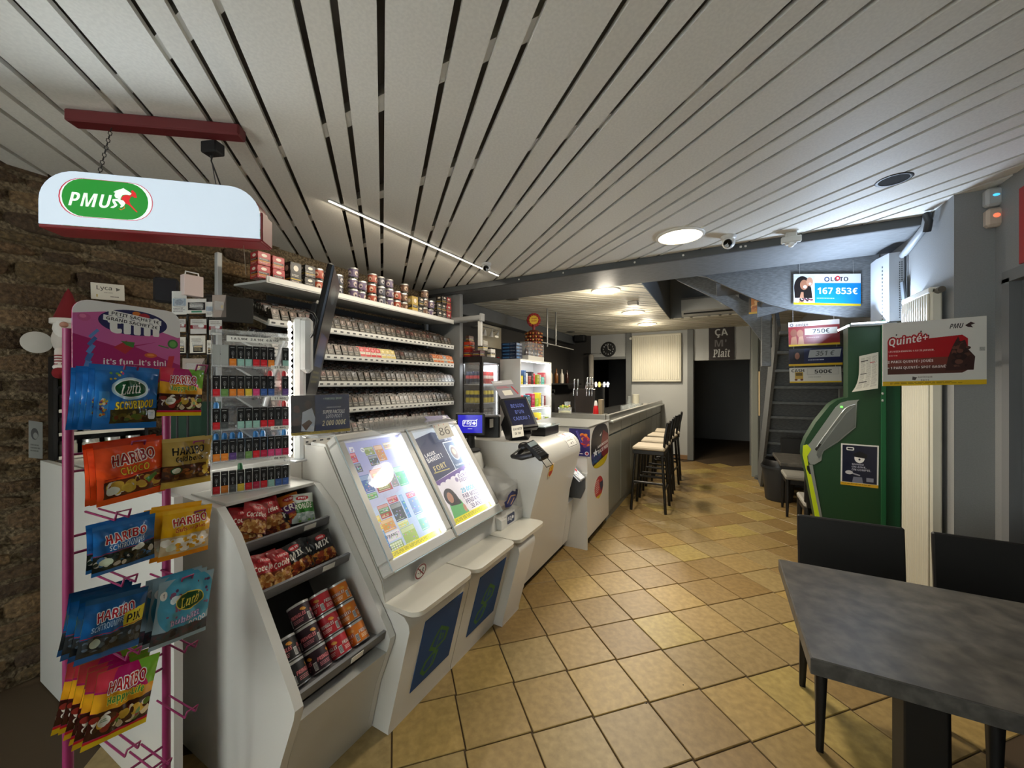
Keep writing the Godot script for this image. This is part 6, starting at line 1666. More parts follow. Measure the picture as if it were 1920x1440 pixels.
	# bags: top-left, top-right, bottom-left corners of the front bag of each stack
	var stacks := [
		["scoubidou", [178, 684], [299, 692], [178, 806], 5, "blue candy bag with a green oval emblem on the top hooks"],
		["happy", [299, 688], [384, 695], [299, 780], 2, "pink and yellow small candy bag on the top hooks"],
		["choco", [172, 834], [306, 816], [178, 952], 3, "orange chocolate candy bag on the second row of hooks"],
		["gold", [303, 824], [398, 816], [305, 918], 2, "gold bear candy bag on the second row of hooks"],
		["blue", [172, 990], [292, 962], [176, 1082], 2, "blue and dark candy bag on the third row of hooks"],
		["eggs", [305, 960], [398, 944], [308, 1052], 4, "yellow egg candy bag on the third row of hooks"],
		["pik", [162, 1128], [278, 1098], [164, 1242], 4, "dark blue sour candy bag on the fourth row of hooks"],
		["bubble", [298, 1094], [402, 1066], [296, 1216], 3, "pale blue candy bag with a clear edge on the fourth row of hooks"],
		["happy", [184, 1264], [300, 1222], [184, 1396], 6, "pink and yellow large candy bag on the fifth row of hooks"]]
	var sd := 50
	for s in stacks:
		var front := 0.165
		var tl: Vector3 = P.call(s[1][0], s[1][1], front)
		var tr: Vector3 = P.call(s[2][0], s[2][1], front)
		var bl: Vector3 = P.call(s[3][0], s[3][1], front)
		var xa := (tr - tl).normalized()
		var wd := (tr - tl).length()
		var ya := (tl - bl)
		ya = (ya - xa * ya.dot(xa)).normalized()
		var ht := (tl - bl).dot(ya)
		sd += 1
		var mesh := pillow(wd, ht, 0.026, sd)
		var mesh2 := pillow(wd, ht, 0.022, sd + 100)
		var m := printed(bag_print(s[0]).tex(), 0.16)
		var mid := tl + (tr - tl) / 2 - ya * ht / 2
		for k in int(s[4]):
			var b := one("candy_bag", mesh if k % 2 == 0 else mesh2, m, ("front " if k == 0 else "") + s[5] + ("" if k == 0 else ", behind"), "candy bag", "candy bags on the rack")
			var q := Basis(xa, ya, xa.cross(ya)) * Basis(Vector3.UP, rng.randf_range(-0.06, 0.06)) * Basis(Vector3.BACK, rng.randf_range(-0.03, 0.03) * minf(k, 1))
			b.transform = Transform3D(q, mid - n * (0.0275 * k) + Vector3(0, rng.randf_range(-0.006, 0.004) * minf(k, 1), 0) - ex * (rng.randf_range(0.0, 0.008) * minf(k, 1)))

func build_sign() -> void:
	var red := M("7e1a20", 0.45)
	var right := Vector3(cc, 0, -ss)
	var fwd := Vector3(-ss, 0, -cc)
	var ex := right * sin(deg_to_rad(78)) + fwd * cos(deg_to_rad(78))
	var ez := ex.cross(Vector3.UP)
	var mid := on_depth(285, 384, 1.5)
	var L := 0.736
	var hgt := 0.205
	var q := Basis(ex, Vector3.UP, ez)
	var base := mid + ex * 0.009 - Vector3(0, hgt / 2, 0)
	var s := thing("hanging_sign", "lit white hanging sign with a green betting logo and red casing", "sign", base, "", q)
	var shape := func(w: float, h: float, r: float) -> PackedVector2Array:
		var pts := PackedVector2Array([Vector2(-w / 2, 0), Vector2(w / 2, 0)])
		for k in 9: pts.append(Vector2(w / 2 - r + cos(k * PI / 16) * r, h - r + sin(k * PI / 16) * r))
		for k in 9: pts.append(Vector2(-w / 2 + r - sin(k * PI / 16) * r, h - r + cos(k * PI / 16) * r))
		return pts
	put("casing", mb().prism(shape.call(L, hgt, 0.115), Vector3(0, 0, -0.1), Vector3.RIGHT, Vector3.UP, 0.092, 0.7), red, s)
	var lp := pic(1024, 288, "cddbea")
	lp.round_rect(84, 34, 420, 206, 100, Color("b83040")).round_rect(90, 36, 410, 202, 98, Color("f2f6fa")).round_rect(98, 36, 384, 200, 96, Color("168a28"))
	lp.text("PMU", 222, 146, 176, 72, Color("f6faf6"), true, 0.0, 0.22)
	# running horse with its rider
	lp.poly([[323, 93], [335, 83], [355, 74], [369, 66], [376, 72], [390, 80], [406, 92], [399, 102], [379, 101], [365, 105], [358, 117], [355, 131], [369, 134], [378, 147], [372, 161], [363, 171], [353, 172], [358, 160], [344, 141], [330, 138], [342, 160], [337, 169], [323, 179], [309, 177], [328, 163], [319, 144], [319, 132], [339, 128], [348, 120], [335, 124], [328, 111], [332, 94]], Color("f4f8f6")).poly([[360, 119], [369, 107], [383, 102], [399, 104], [407, 92], [402, 78], [411, 73], [425, 88], [431, 112], [417, 114], [409, 105], [401, 113], [395, 132], [402, 152], [434, 190], [429, 193], [394, 156], [379, 149], [369, 134], [361, 130]], Color("d81c24")).poly([[372, 155], [372, 171], [362, 182], [346, 179], [358, 187], [376, 175]], Color("d86030"))
	put("glowing_face", mb().prism(shape.call(L, hgt, 0.115), Vector3(0, 0, -0.0075), Vector3.RIGHT, Vector3.UP, 0.0075, 0.7), printed(lp.tex(), 0.4, 0.48), s)
	put("bottom_rail", mb().box(Vector3(0, -0.006, -0.055), Vector3(L + 0.006, 0.014, 0.105), 0.003), red, s)
	put("end_rail", mb().box(Vector3(L / 2 + 0.004, 0.052, -0.055), Vector3(0.01, 0.118, 0.1), 0.003), red, s)
	area_light("sign_light", base + Vector3(0, hgt / 2, 0) + ez * 0.012, ez, L - 0.1, hgt - 0.05, 0.22, Color(0.92, 0.96, 1.0))
	# ceiling rail, chains and the power box
	var a0 := on_y(132, 222, 2.575)
	var a1 := on_y(455, 250, 2.575)
	var rl := thing("sign_rail", "dark red ceiling rail carrying the hanging betting sign", "rail", (a0 + a1) / 2)
	var dv := (a1 - a0).normalized()
	put("rail", mb().box(Vector3.ZERO, Vector3((a1 - a0).length(), 0.048, 0.06), 0.006, Basis(dv, Vector3.UP, dv.cross(Vector3.UP))), M("5e1418", 0.5), rl)
	var bx := on_y(399, 279, 2.53) - rl.position
	put("power_box", mb().box(bx, Vector3(0.075, 0.05, 0.05), 0.005, turn_y(20)), M("101011", 0.5), rl)
	put("cable", mb().tube([bx + Vector3(0, -0.02, 0), bx + Vector3(0.01, -0.06, 0.01), (base + ex * 0.21 + Vector3(0, hgt, 0) - ez * 0.05) - rl.position], 0.003, 6), M("2a2a2a", 0.6), rl)
	put("cable", mb().tube([bx + Vector3(-0.02, -0.02, 0), (base + ex * 0.19 + Vector3(0, hgt, 0) - ez * 0.05) - rl.position], 0.002, 6), M("4a4a4a", 0.6), rl)
	var c0 := on_y(209, 240, 2.55) - rl.position
	var c1 := base - ex * 0.22 + Vector3(0, hgt, 0) - ez * 0.05 - rl.position
	var chain := mb()
	for k in 14:
		var a := c0.lerp(c1, k / 14.0)
		var b := c0.lerp(c1, (k + 1) / 14.0)
		var sd := (b - a).normalized().cross(Vector3.RIGHT if k % 2 else Vector3.BACK).normalized() * 0.005
		chain.tube([a, a.lerp(b, 0.2) + sd, a.lerp(b, 0.8) + sd, b, a.lerp(b, 0.8) - sd, a.lerp(b, 0.2) - sd, a], 0.0016, 5, false)
	put("chain", chain, M("3a3836", 0.4, 0.7), rl)
	one("pull_cord", mb().tube([on_depth(456, 446, 1.62), on_depth(461, 515, 1.62)], 0.0012, 5), M("8a8070", 0.7), "thin cord hanging below the lit betting sign", "cord")

func build_bar() -> void:
	var steel := M("b4b3ae", 0.28, 0.85)
	var front := M("8b8d84", 0.45, 0.15, {"noise": "grain", "scale": 2.0})
	var b := thing("bar_counter", "long grey bar counter with a steel rim", "bar", V(-1.4, 0, 6.3))
	var o := -b.position
	put("body", mb().span(V(-1.72, 0, 4.24), V(-1.12, 1.085, 8.43)), front, b, o)
	for k in 7:
		var u := 4.24 + 0.6 * k
		put("front_panel", mb().span(V(-1.12, 0.09, u + 0.01), V(-1.1, 0.93, minf(u + 0.59, 8.43)), 0.004), front, b, o)
		put("frieze_panel", mb().span(V(-1.12, 0.95, u + 0.01), V(-1.095, 1.08, minf(u + 0.59, 8.43)), 0.004), M("9a9b94", 0.4, 0.2), b, o)
	put("trim_rail", mb().span(V(-1.13, 1.085, 4.22), V(-1.035, 1.115, 8.43), 0.008), M("a9a9a3", 0.35, 0.6), b, o)
	put("worktop", mb().span(V(-1.76, 1.085, 4.24), V(-1.13, 1.108, 8.43), 0.003), M("4a4a48", 0.2, 0.4), b, o)
	put("rim", mb().span(V(-1.115, 1.115, 4.2), V(-1.075, 1.178, 8.42), 0.003), steel, b, o)
	put("rim", mb().span(V(-1.76, 1.085, 4.19), V(-1.12, 1.178, 4.22), 0.003), steel, b, o)
	put("back_gantry", mb().span(V(-2.0, 0, 4.3), V(-1.78, 0.95, 8.43), 0.003), M("3c3c3b", 0.5), b, o)
	# beer tower
	var tw := thing("beer_tower", "black beer tower with chrome taps and lit handles on the bar", "beer tower", V(-1.5, 1.108, 5.05))
	put("column", mb().box(Vector3(0.08, 0.19, 0.0), Vector3(0.1, 0.38, 0.12), 0.008), M("0d0d0e", 0.2), tw)
	put("cabinet", mb().box(Vector3(-0.12, 0.17, -0.05), Vector3(0.26, 0.34, 0.24), 0.008), M("2e2824", 0.35), tw)
	put("arm", mb().tube([Vector3(-0.1, 0.34, 0.02), Vector3(-0.08, 0.42, 0.04), Vector3(0.06, 0.4, 0.1), Vector3(0.22, 0.4, 0.06)], 0.02, 10), M("c8c8c8", 0.12, 1.0), tw)
	for k in 5:
		var x := -0.24 + 0.05 * k if k < 2 else -0.06 + 0.035 * (k - 2)
		put("tap", mb().lathe([Vector2(0.006, 0.0), Vector2(0.009, 0.06), Vector2(0.012, 0.1), Vector2(0.007, 0.115), Vector2(0, 0.118)], Vector3(x, 0.36 if k < 2 else 0.38, 0.1), 12), M("d0d0ce", 0.12, 1.0), tw)
		put("spout", mb().tube([Vector3(x, 0.36, 0.1), Vector3(x, 0.33, 0.13), Vector3(x, 0.25, 0.135)], 0.007, 8), M("d0d0ce", 0.12, 1.0), tw)
	for k in 4:
		var col: String = ["e8d8d0", "f0d060", "dfe8ff", "dfe8ff"][k]
		put("lit_handle", mb().lathe([Vector2(0, -0.035), Vector2(0.011, -0.03), Vector2(0.013, 0.0), Vector2(0.011, 0.03), Vector2(0, 0.035)], Vector3([0.06, 0.105, 0.17, 0.215][k], 0.4, 0.12), 14), M(col, 0.3, 0.0, {"glow": 1.6}), tw)
	put("drip_tray", mb().box(Vector3(-0.05, 0.012, 0.14), Vector3(0.5, 0.024, 0.16), 0.005), M("8a8a86", 0.3, 0.8), tw)
	# things standing on the bar
	var glass := M("e8f0ee", 0.03, 0.0, {"alpha": 0.16})
	var tumbler := mb().lathe([Vector2(0, 0.0), Vector2(0.03, 0), Vector2(0.036, 0.11), Vector2(0.034, 0.11), Vector2(0.028, 0.008), Vector2(0, 0.008)], Vector3.ZERO, 20).mesh()
	for a in [[1064, 768, "tumbler beside the jar of garnishes", 1.25], [1083, 767, "slim tumbler beside the beer tower", 1.0]]:
		var g := one("drinking_glass", tumbler, glass, a[2], "glass", "glasses on the near end of the bar")
		g.transform = Transform3D(Basis().scaled(Vector3(a[3], a[3] * 1.1, a[3])), on_y(a[0], a[1] + 4, 1.115))
		g.position.y = 1.109
	for k in 12:
		var g2 := one("drinking_glass", tumbler, glass, "upturned clear glass in the row along the bar", "glass", "upturned glasses along the bar")
		g2.transform = Transform3D(Basis(Vector3.RIGHT, PI).scaled(Vector3(1.0, 0.6, 1.0)), V(-1.28 - 0.1 * (k % 2), 1.176, 5.6 + 0.17 * (k / 2) + 0.6))
	var jg := thing("garnish_jar", "wide glass jar of lime and straws on the near end of bar", "jar", V(-1.64, 1.109, 4.33))
	put("jar", mb().lathe([Vector2(0, 0), Vector2(0.075, 0), Vector2(0.08, 0.13), Vector2(0.076, 0.13), Vector2(0.071, 0.008), Vector2(0, 0.008)], Vector3.ZERO, 24), glass, jg)
	put("garnish", mb().lathe([Vector2(0, 0.01), Vector2(0.068, 0.012), Vector2(0.071, 0.08), Vector2(0, 0.09)], Vector3.ZERO, 20), M("c8c49a", 0.6), jg)
	for k in 8: put("lime_wedge", mb().ball(Vector3(-0.05 + 0.014 * k, 0.135 + 0.01 * sin(k * 2.1), 0.02 * cos(k * 3.0)), Vector3(0.016, 0.014, 0.012), 10), M(["8aa83a", "c8b84a", "b8c850", "d0a868"][k % 4], 0.5), jg)
	var bt := thing("sauce_bottle", "red and white squeeze bottle beside the beer tower", "bottle", on_y(1117, 780, 1.12))
	bt.position.y = 1.109
	put("bottle", mb().lathe([Vector2(0, 0), Vector2(0.035, 0), Vector2(0.038, 0.01), Vector2(0.032, 0.1), Vector2(0.022, 0.14)], Vector3.ZERO, 18), M("c01418", 0.3), bt)
	put("neck", mb().lathe([Vector2(0.022, 0.14), Vector2(0.02, 0.17), Vector2(0.012, 0.2), Vector2(0, 0.2)], Vector3.ZERO, 18), M("e2dfda", 0.4), bt)
	var mb0 := on_y(1127, 778, 1.12)
	one("menu_block", mb().box(Vector3(0, 0.11, 0), Vector3(0.05, 0.2, 0.09), 0.004), M("8f8066", 0.6), "tan upright menu holder beside the red squeeze bottle", "menu holder", "", Vector3(mb0.x, 1.109, mb0.z))
	var pr := on_y(1192, 760, 1.13)
	one("paper_roll", mb().lathe([Vector2(0.02, 0), Vector2(0.06, 0), Vector2(0.06, 0.22), Vector2(0.02, 0.22)], Vector3.ZERO, 22), M("d8d4c0", 0.9), "upright cream paper towel roll at the far end of bar", "paper roll", "", Vector3(pr.x, 1.109, pr.z))
	var cr := on_y(1180, 762, 1.13)
	var ca := thing("carafe", "small clear carafe beside the cream paper roll", "carafe", Vector3(cr.x, 1.109, cr.z))
	put("bottle", mb().lathe([Vector2(0, 0), Vector2(0.045, 0), Vector2(0.04, 0.1), Vector2(0.02, 0.15), Vector2(0.024, 0.2)], Vector3.ZERO, 18), glass, ca)
	for k in 3:
		one("condiment_bowl", mb().lathe([Vector2(0, 0), Vector2(0.03, 0), Vector2(0.05, 0.035), Vector2(0.046, 0.035), Vector2(0.028, 0.006), Vector2(0, 0.006)], Vector3.ZERO, 18), M("d4d2c8", 0.3), "small white bowl on the far end of the bar", "bowl", "white bowls on the bar", V(-1.2 - 0.05 * k, 1.109, 7.2 + 0.28 * k))
	one("wood_board", mb().box(Vector3(0, 0.012, 0), Vector3(0.3, 0.024, 0.18), 0.004), M("8a6a4a", 0.6), "low wooden board on the bar in front of beer tower", "board", "", V(-1.5, 1.109, 4.62))
	# four bar stools drawn up to the bar
	var st := thing("bar_stool", "black bar stool with a cream padded seat, at the near corner of the bar", "bar stool", V(-0.765, 0, 4.95), "bar stools along the bar")
	var bk := M("100f0e", 0.35)
	put("seat", mb().box(Vector3(0, 0.745, 0), Vector3(0.37, 0.05, 0.36), 0.016), M("b7aa94", 0.6), st)
	put("seat_rail", mb().box(Vector3(0, 0.7, 0), Vector3(0.36, 0.05, 0.35), 0.006), bk, st)
	for sx in [-1.0, 1.0]:
		for sz in [-1.0, 1.0]:
			put("leg", mb().tube([Vector3(sx * 0.15, 0.7, sz * 0.15), Vector3(sx * 0.195, 0.0, sz * 0.185)], 0.017, 6), bk, st)
		put("stretcher", mb().box(Vector3(sx * 0.178, 0.27, 0), Vector3(0.02, 0.026, 0.34), 0.004), bk, st)
	for sz in [-1.0, 1.0]:
		put("stretcher", mb().box(Vector3(0, 0.34, sz * 0.17), Vector3(0.35, 0.026, 0.02), 0.004), bk, st)
		put("back_post", mb().tube([Vector3(0.165, 0.7, sz * 0.13), Vector3(0.185, 0.9, sz * 0.135), Vector3(0.215, 1.06, sz * 0.14)], 0.015, 8), bk, st)
	put("backrest", mb().box(Vector3(0.195, 0.96, 0), Vector3(0.022, 0.19, 0.31), 0.006, Basis(Vector3.BACK, -0.16)), bk, st)
	for k in 3:
		again(st, Transform3D(turn_y([3.0, -4.0, 5.0][k]), V(-0.775, 0, [5.52, 6.12, 6.72][k])), ["black bar stool with a cream padded seat, second from the near corner of the bar", "black bar stool with a cream padded seat, third from the near corner of the bar", "black bar stool with a cream padded seat, next to the far wall"][k])
	# back bar: dark counter, shelf with bottles, hanging rail
	var bb := thing("back_bar", "dark back bar with a shelf of bottles behind the beer tower", "back bar", V(-2.8, 0, 6.8))
	o = -bb.position
	put("counter", mb().span(V(-3.09, 0, 5.5), V(-2.6, 0.95, 8.4), 0.004), M("2a2826", 0.5), bb, o)
	put("shelf", mb().span(V(-3.09, 1.5, 5.5), V(-2.75, 1.53, 8.3), 0.003), M("1e1c1b", 0.5), bb, o)
	var bottle := mb().lathe([Vector2(0, 0), Vector2(0.036, 0), Vector2(0.038, 0.01), Vector2(0.038, 0.17), Vector2(0.014, 0.22), Vector2(0.013, 0.29), Vector2(0, 0.29)], Vector3.ZERO, 16).mesh()
	for k in 8:
		var cl: String = ["a86a30", "6a2a1c", "caa070", "1f3a24", "c8b8a0", "7a4a20", "e0d8c8", "3a1c14"][k]
		one("spirit_bottle", bottle, M(cl, 0.12), "%s spirit bottle on the back bar shelf" % ["amber", "dark red", "tan", "dark green", "pale", "brown", "clear", "black cherry"][k], "bottle", "spirit bottles on the back bar", V(-2.88, 1.531, 5.62 + 0.3 * k))
	var cm := thing("coffee_machine", "dark coffee machine with a white box on top behind the bar", "coffee machine", V(-2.8, 0.95, 6.1))
	put("body", mb().box(Vector3(0, 0.2, 0), Vector3(0.42, 0.4, 0.5), 0.02), M("1b1a1a", 0.3), cm)
	put("box", mb().box(Vector3(0.05, 0.44, 0.02), Vector3(0.2, 0.08, 0.24), 0.006), M("cfcaca", 0.5), cm)
	put("group_head", mb().cyl(Vector3(0.24, 0.22, 0.1), 0.03, 0.08, 14), M("b8b8b6", 0.2, 0.9), cm)
	put("cup_rail", mb().tube([Vector3(0.2, 0.42, -0.24), Vector3(0.2, 0.46, -0.24), Vector3(0.2, 0.46, 0.24), Vector3(0.2, 0.42, 0.24)], 0.006, 8), M("b8b8b6", 0.2, 0.9), cm)
	for a in [[1026, 594, 650], [1042, 600, 648]]:
		var h0 := on_x(a[0], a[1], -2.2)
		var h1 := on_x(a[0], a[2], -2.2)
		one("hanging_rod", mb().tube([Vector3(h0.x, 2.6, h0.z), Vector3(h0.x, h1.y, h0.z)], 0.011, 10), M("8c8c88", 0.3, 0.8), "thin metal rod hanging from the ceiling over the back bar", "rod", "metal hanging rods")
	var ry := on_x(1042, 648, -2.2)
	one("glass_rail", mb().tube([V(-2.2, ry.y, 4.9), V(-2.2, ry.y, 6.2)], 0.01, 8), M("8c8c88", 0.3, 0.8), "horizontal metal glass rail under the hanging rods", "rail")

func build_fridge_and_shelf() -> void:
	var black := M("0e0e0f", 0.35)
	# glass drinks cooler
	var x0 := -2.66
	var x1 := -2.37
	var u0 := 3.64
	var u1 := 4.05
	var f := thing("drinks_cooler", "black glass sided drinks cooler full of cans", "drinks cooler", V((x0 + x1) / 2, 1.02, (u0 + u1) / 2))
	var o := -f.position
	put("base", mb().span(V(x0, 1.02, u0), V(x1, 1.09, u1), 0.004), black, f, o)
	put("roof", mb().span(V(x0, 1.76, u0), V(x1, 1.83, u1), 0.004), black, f, o)
	for a in [[x0, u0], [x1 - 0.035, u0], [x0, u1 - 0.035], [x1 - 0.035, u1 - 0.035]]:
		put("corner_post", mb().span(V(a[0], 1.09, a[1]), V(a[0] + 0.035, 1.76, a[1] + 0.035), 0.003), black, f, o)
	put("back_panel", mb().span(V(x0, 1.09, u1 - 0.012), V(x1 - 0.036, 1.76, u1)), M("d0d2d2", 0.4), f, o)
	put("pane", mb().span(V(x0 + 0.036, 1.09, u0 + 0.004), V(x1 - 0.036, 1.76, u0 + 0.008)), M("ffffff", 0.03, 0.0, {"alpha": 0.05}), f, o)
	put("pane", mb().span(V(x1 - 0.008, 1.09, u0 + 0.036), V(x1 - 0.004, 1.76, u1 - 0.036)), M("ffffff", 0.03, 0.0, {"alpha": 0.05}), f, o)
	for y in [1.295, 1.515]: put("shelf", mb().span(V(x0 + 0.01, y - 0.006, u0 + 0.02), V(x1 - 0.01, y, u1 - 0.02)), M("9fa3a4", 0.3), f, o)
	put("light_strip", mb().span(V(x1 - 0.03, 1.12, u1 - 0.05), V(x1 - 0.022, 1.74, u1 - 0.042)), M("f6fbff", 0.4, 0.0, {"glow": 5.0}), f, o)
	area_light("cooler_light", V(x0 + 0.14, 1.752, u0 + 0.2), Vector3.DOWN, 0.2, 0.3, 0.5, Color(0.95, 0.98, 1.0))
	var cans := [["1b2440", "b83038", "navy and red"], ["d0c020", "20221c", "yellow"], ["1c1d20", "7a7c80", "black"], ["c03030", "e0d8d0", "red"]]
	var cm := []
	for a in cans:
		var p := pic(128, 96, a[0])
		p.rect(0, 40, 128, 20, Color(a[1])).blobs(0, 10, 128, 70, 8, 6, 14, [a[1], a[0]], 3)
		cm.append(printed(p.tex(), 0.25))
	var body := mb().lathe([Vector2(0.022, 0), Vector2(0.029, 0.01), Vector2(0.029, 0.125), Vector2(0.024, 0.14), Vector2(0.024, 0.142), Vector2(0, 0.14)], Vector3.ZERO, 16).mesh()
	var ys := [1.092, 1.297, 1.517]
	for r in 3:
		for k in 7:
			var at := V(x0 + 0.052 + 0.058 * k, ys[r], u0 + 0.066) if k < 4 else V(x1 - 0.05, ys[r], u0 + 0.066 + 0.072 * (k - 3))
			var kind: int = [2, 1, 0][r] if k < 4 else [2, 1, 3][r]
			one("drink_can", body, cm[kind], "%s drink can on the %s shelf of the cooler" % [cans[kind][2], ["bottom", "middle", "top"][r]], "can", "cans in the drinks cooler", at)
	# boxes stacked on the cooler
	for a in [[-2.6, 1.83, 3.72, 0.1, 0.09, "8a2018", "red tobacco tub at the bottom of the pile on the cooler"], [-2.6, 1.922, 3.72, 0.09, 0.085, "a8341c", "orange red tobacco tub on top of another on the cooler"], [-2.6, 2.009, 3.73, 0.05, 0.07, "54342c", "small brown carton topping the pile on the cooler"], [-2.47, 1.83, 3.72, 0.11, 0.07, "4a2030", "dark display carton at the front of the cooler top"], [-2.45, 1.902, 3.78, 0.08, 0.12, "a8a296", "pale carton standing behind the dark display carton"], [-2.41, 1.83, 3.9, 0.06, 0.1, "d6d2ce", "white carton with a round mark on the cooler"]]:
		var p := pic(96, 96, a[5]).rect(6, 40, 84, 22, Color("161413")).fine(12, 44, 72, 14, 2, Color("e4dccc"), 4).rect(6, 66, 84, 7, Color("c8b030"))
		one("cooler_carton", mb().box(Vector3(0, a[4] / 2, 0), Vector3(a[3], a[4], 0.1), 0.004), printed(p.tex(), 0.4), a[6], "carton", "cartons on the cooler", V(a[0], a[1], a[2]))
	one("red_door_edge", mb().span(V(-2.53, 0.0, 4.23), V(-2.5, 1.86, 4.248), 0.002), M("a8141a", 0.4), "red edge board beside the lit white shelf", "board")
	# lit white shelf unit
	var white := M("dcdcda", 0.4)
	var s := thing("lit_shelf", "white lit shelf unit of vaping goods behind the till", "shelf unit", V(-2.36, 0.9, 4.75))
	o = -s.position
	put("side_panel", mb().span(V(-2.5, 0.9, 4.25), V(-2.2, 1.83, 4.27), 0.002), white, s, o)
	put("side_panel", mb().span(V(-2.5, 0.9, 5.23), V(-2.2, 1.83, 5.25), 0.002), white, s, o)
	put("back_panel", mb().span(V(-2.5, 0.9, 4.27), V(-2.488, 1.83, 5.23)), white, s, o)
	for y in [0.92, 1.2, 1.51, 1.83]:
		put("shelf", mb().span(V(-2.5, y - 0.018, 4.271), V(-2.2, y, 5.229), 0.002), white, s, o)
		if y > 1.0:
			put("light_strip", mb().span(V(-2.24, y - 0.028, 4.28), V(-2.225, y - 0.019, 5.22)), M("f4f9ff", 0.4, 0.0, {"glow": 6.0}), s, o)
			area_light("shelf_light", V(-2.235, y - 0.032, 4.75), Vector3(-0.3, -1, 0), 0.9, 0.02, 0.16, Color(0.95, 0.98, 1.0), V(0, 0, 1))
	var gc := [["7a2a24", "brown"], ["2a2428", "black"], ["c81c34", "red"], ["8f9a3a", "lime"], ["b0a8a0", "beige"], ["58b0a8", "turquoise"], ["b84a50", "rose"], ["2a4a5c", "navy"], ["3a6a78", "teal"], ["3a4438", "olive"], ["b02848", "magenta"], ["9ab83a", "green"], ["d8c83a", "yellow"], ["4a6aa0", "blue"], ["d0d4d8", "white"]]
	var va := pic(64 * 15, 96, "ffffff")
	for k in 15:
		var h: String = gc[k][0]
		va.rect(k * 64, 0, 64, 96, Color(h)).rect(k * 64 + 8, 12, 48, 22, Color(h).lightened(0.3)).fine(k * 64 + 8, 46, 48, 20, 2, Color(h).lightened(0.5), k).rect(k * 64 + 8, 76, 48, 8, Color(h).darkened(0.4))
	for r in 3:
		var y: float = [0.921, 1.201, 1.511][r]
		var u := 4.33
		var k := 0
		while u < 5.18:
			var wd := rng.randf_range(0.06, 0.11)
			var hh := rng.randf_range(0.1, 0.2)
			var ci := (r * 5 + k * (2 if r == 0 else 1) + r) % 15
			var c: Array = gc[ci]
			one("vape_box", mb().box(Vector3(0, hh / 2, 0), Vector3(wd - 0.01, hh, 0.1), 0.003, turn_y(90), Rect2(ci / 15.0, 0, 1 / 15.0, 1), Rect2(ci / 15.0 + 0.005, 0.02, 0.002, 0.02)), printed(va.tex(), 0.35), "%s vape box, place %s from the cooler on the lit shelf's %s level" % [c[1], ["one", "two", "three", "four", "five", "six", "seven", "eight", "nine", "ten", "eleven", "twelve", "thirteen", "fourteen"][k], ["bottom", "middle", "upper"][r]], "vape box", "vape boxes on the lit shelf", V(-2.3 + rng.randf_range(-0.02, 0.02), y, u + wd / 2))
			u += wd + 0.008
			k += 1
	# on top of the lit shelf: blue cartons, a clear case, a lollipop tree
	var p := pic(128, 40, "15233f").rect(10, 8, 60, 20, Color("3a6a9a")).fine(76, 12, 44, 14, 2, Color("c8d0d8"), 2)
	for k in 5:
		one("blue_carton", mb().box(Vector3(0, 0.021, 0), Vector3(0.22 - 0.006 * (k % 2), 0.04, 0.16), 0.002), printed(p.tex(), 0.35), "flat navy carton, number %s up in the stack on the lit shelf" % ["one", "two", "three", "four", "five"][k], "carton", "navy cartons on the lit shelf", V(-2.38, 1.831 + 0.042 * k, 4.36))
	var cs := thing("clear_case", "clear display case of small dark bottles on the lit shelf", "display case", V(-2.27, 1.831, 4.75))
	put("plinth", mb().box(Vector3(0, 0.03, 0), Vector3(0.12, 0.06, 0.5), 0.002), M("b8b6b0", 0.3), cs)
	put("cover", mb().box(Vector3(0, 0.15, 0), Vector3(0.12, 0.18, 0.5), 0.002), M("eef2f4", 0.04, 0.0, {"alpha": 0.1}), cs)
	for k in 10:
		one("sample_bottle", mb().lathe([Vector2(0, 0), Vector2(0.017, 0), Vector2(0.017, 0.07), Vector2(0.008, 0.08), Vector2(0.008, 0.1), Vector2(0, 0.1)], Vector3.ZERO, 12), M(["2a2430", "3a2a28", "28344a"][k % 3], 0.2), "small %s sample bottle inside the clear case" % ["violet", "brown", "blue"][k % 3], "bottle", "sample bottles in the clear case", V(-2.27, 1.892, 4.54 + 0.046 * k))
	var tc := V(-2.36, 1.831, 4.98)
	var lt := thing("lollipop_tree", "lollipop display column with a flower shaped head on the lit shelf", "lollipop display", tc)
	put("column", mb().lathe([Vector2(0, 0), Vector2(0.1, 0), Vector2(0.1, 0.42), Vector2(0.06, 0.45), Vector2(0, 0.45)], Vector3.ZERO, 24), M("5a2a18", 0.5), lt)
	put("stem", mb().cyl(Vector3(0, 0.48, 0), 0.02, 0.1, 12), M("8a1c1c", 0.4), lt)
	var petals := mb()
	var nf := (Vector3(0, EYE, 0) - tc); nf.y = 0; nf = nf.normalized()
	var nr := Vector3.UP.cross(nf)
	for k in 14:
		var a := TAU * k / 14
		petals.ball(Vector3(0, 0.6, 0) + (nr * cos(a) + Vector3.UP * sin(a)) * 0.075 - nf * 0.01, Vector3(0.03, 0.03, 0.012), 10, Basis(nr, Vector3.UP, nf))
	put("petals", petals, M("9c1c1c", 0.4), lt)
	var dp := PackedVector2Array()
	for k in 24: dp.append(Vector2(cos(TAU * k / 24), sin(TAU * k / 24)) * (0.066 + 0.006 * cos(k * PI)))
	var cp := pic(128, 128, "e8a81c").oval(64, 64, 52, 50, Color("f0c83a")).text("Chupa", 64, 48, 70, 24, Color("c01c1c"), true, -0.1).text("Chups", 64, 78, 70, 24, Color("c01c1c"), true, -0.1)
	put("flower_badge", mb().prism(dp, Vector3(0, 0.6, 0) + nf * 0.004, nr, Vector3.UP, 0.006), printed(cp.tex(), 0.35), lt)
	var lol := mb().ball(Vector3.ZERO, Vector3(0.0165, 0.0165, 0.0165), 10).mesh()
	var lc := [M("8a3418", 0.2), M("a8702c", 0.2), M("7a1c18", 0.2), M("b88a50", 0.2)]
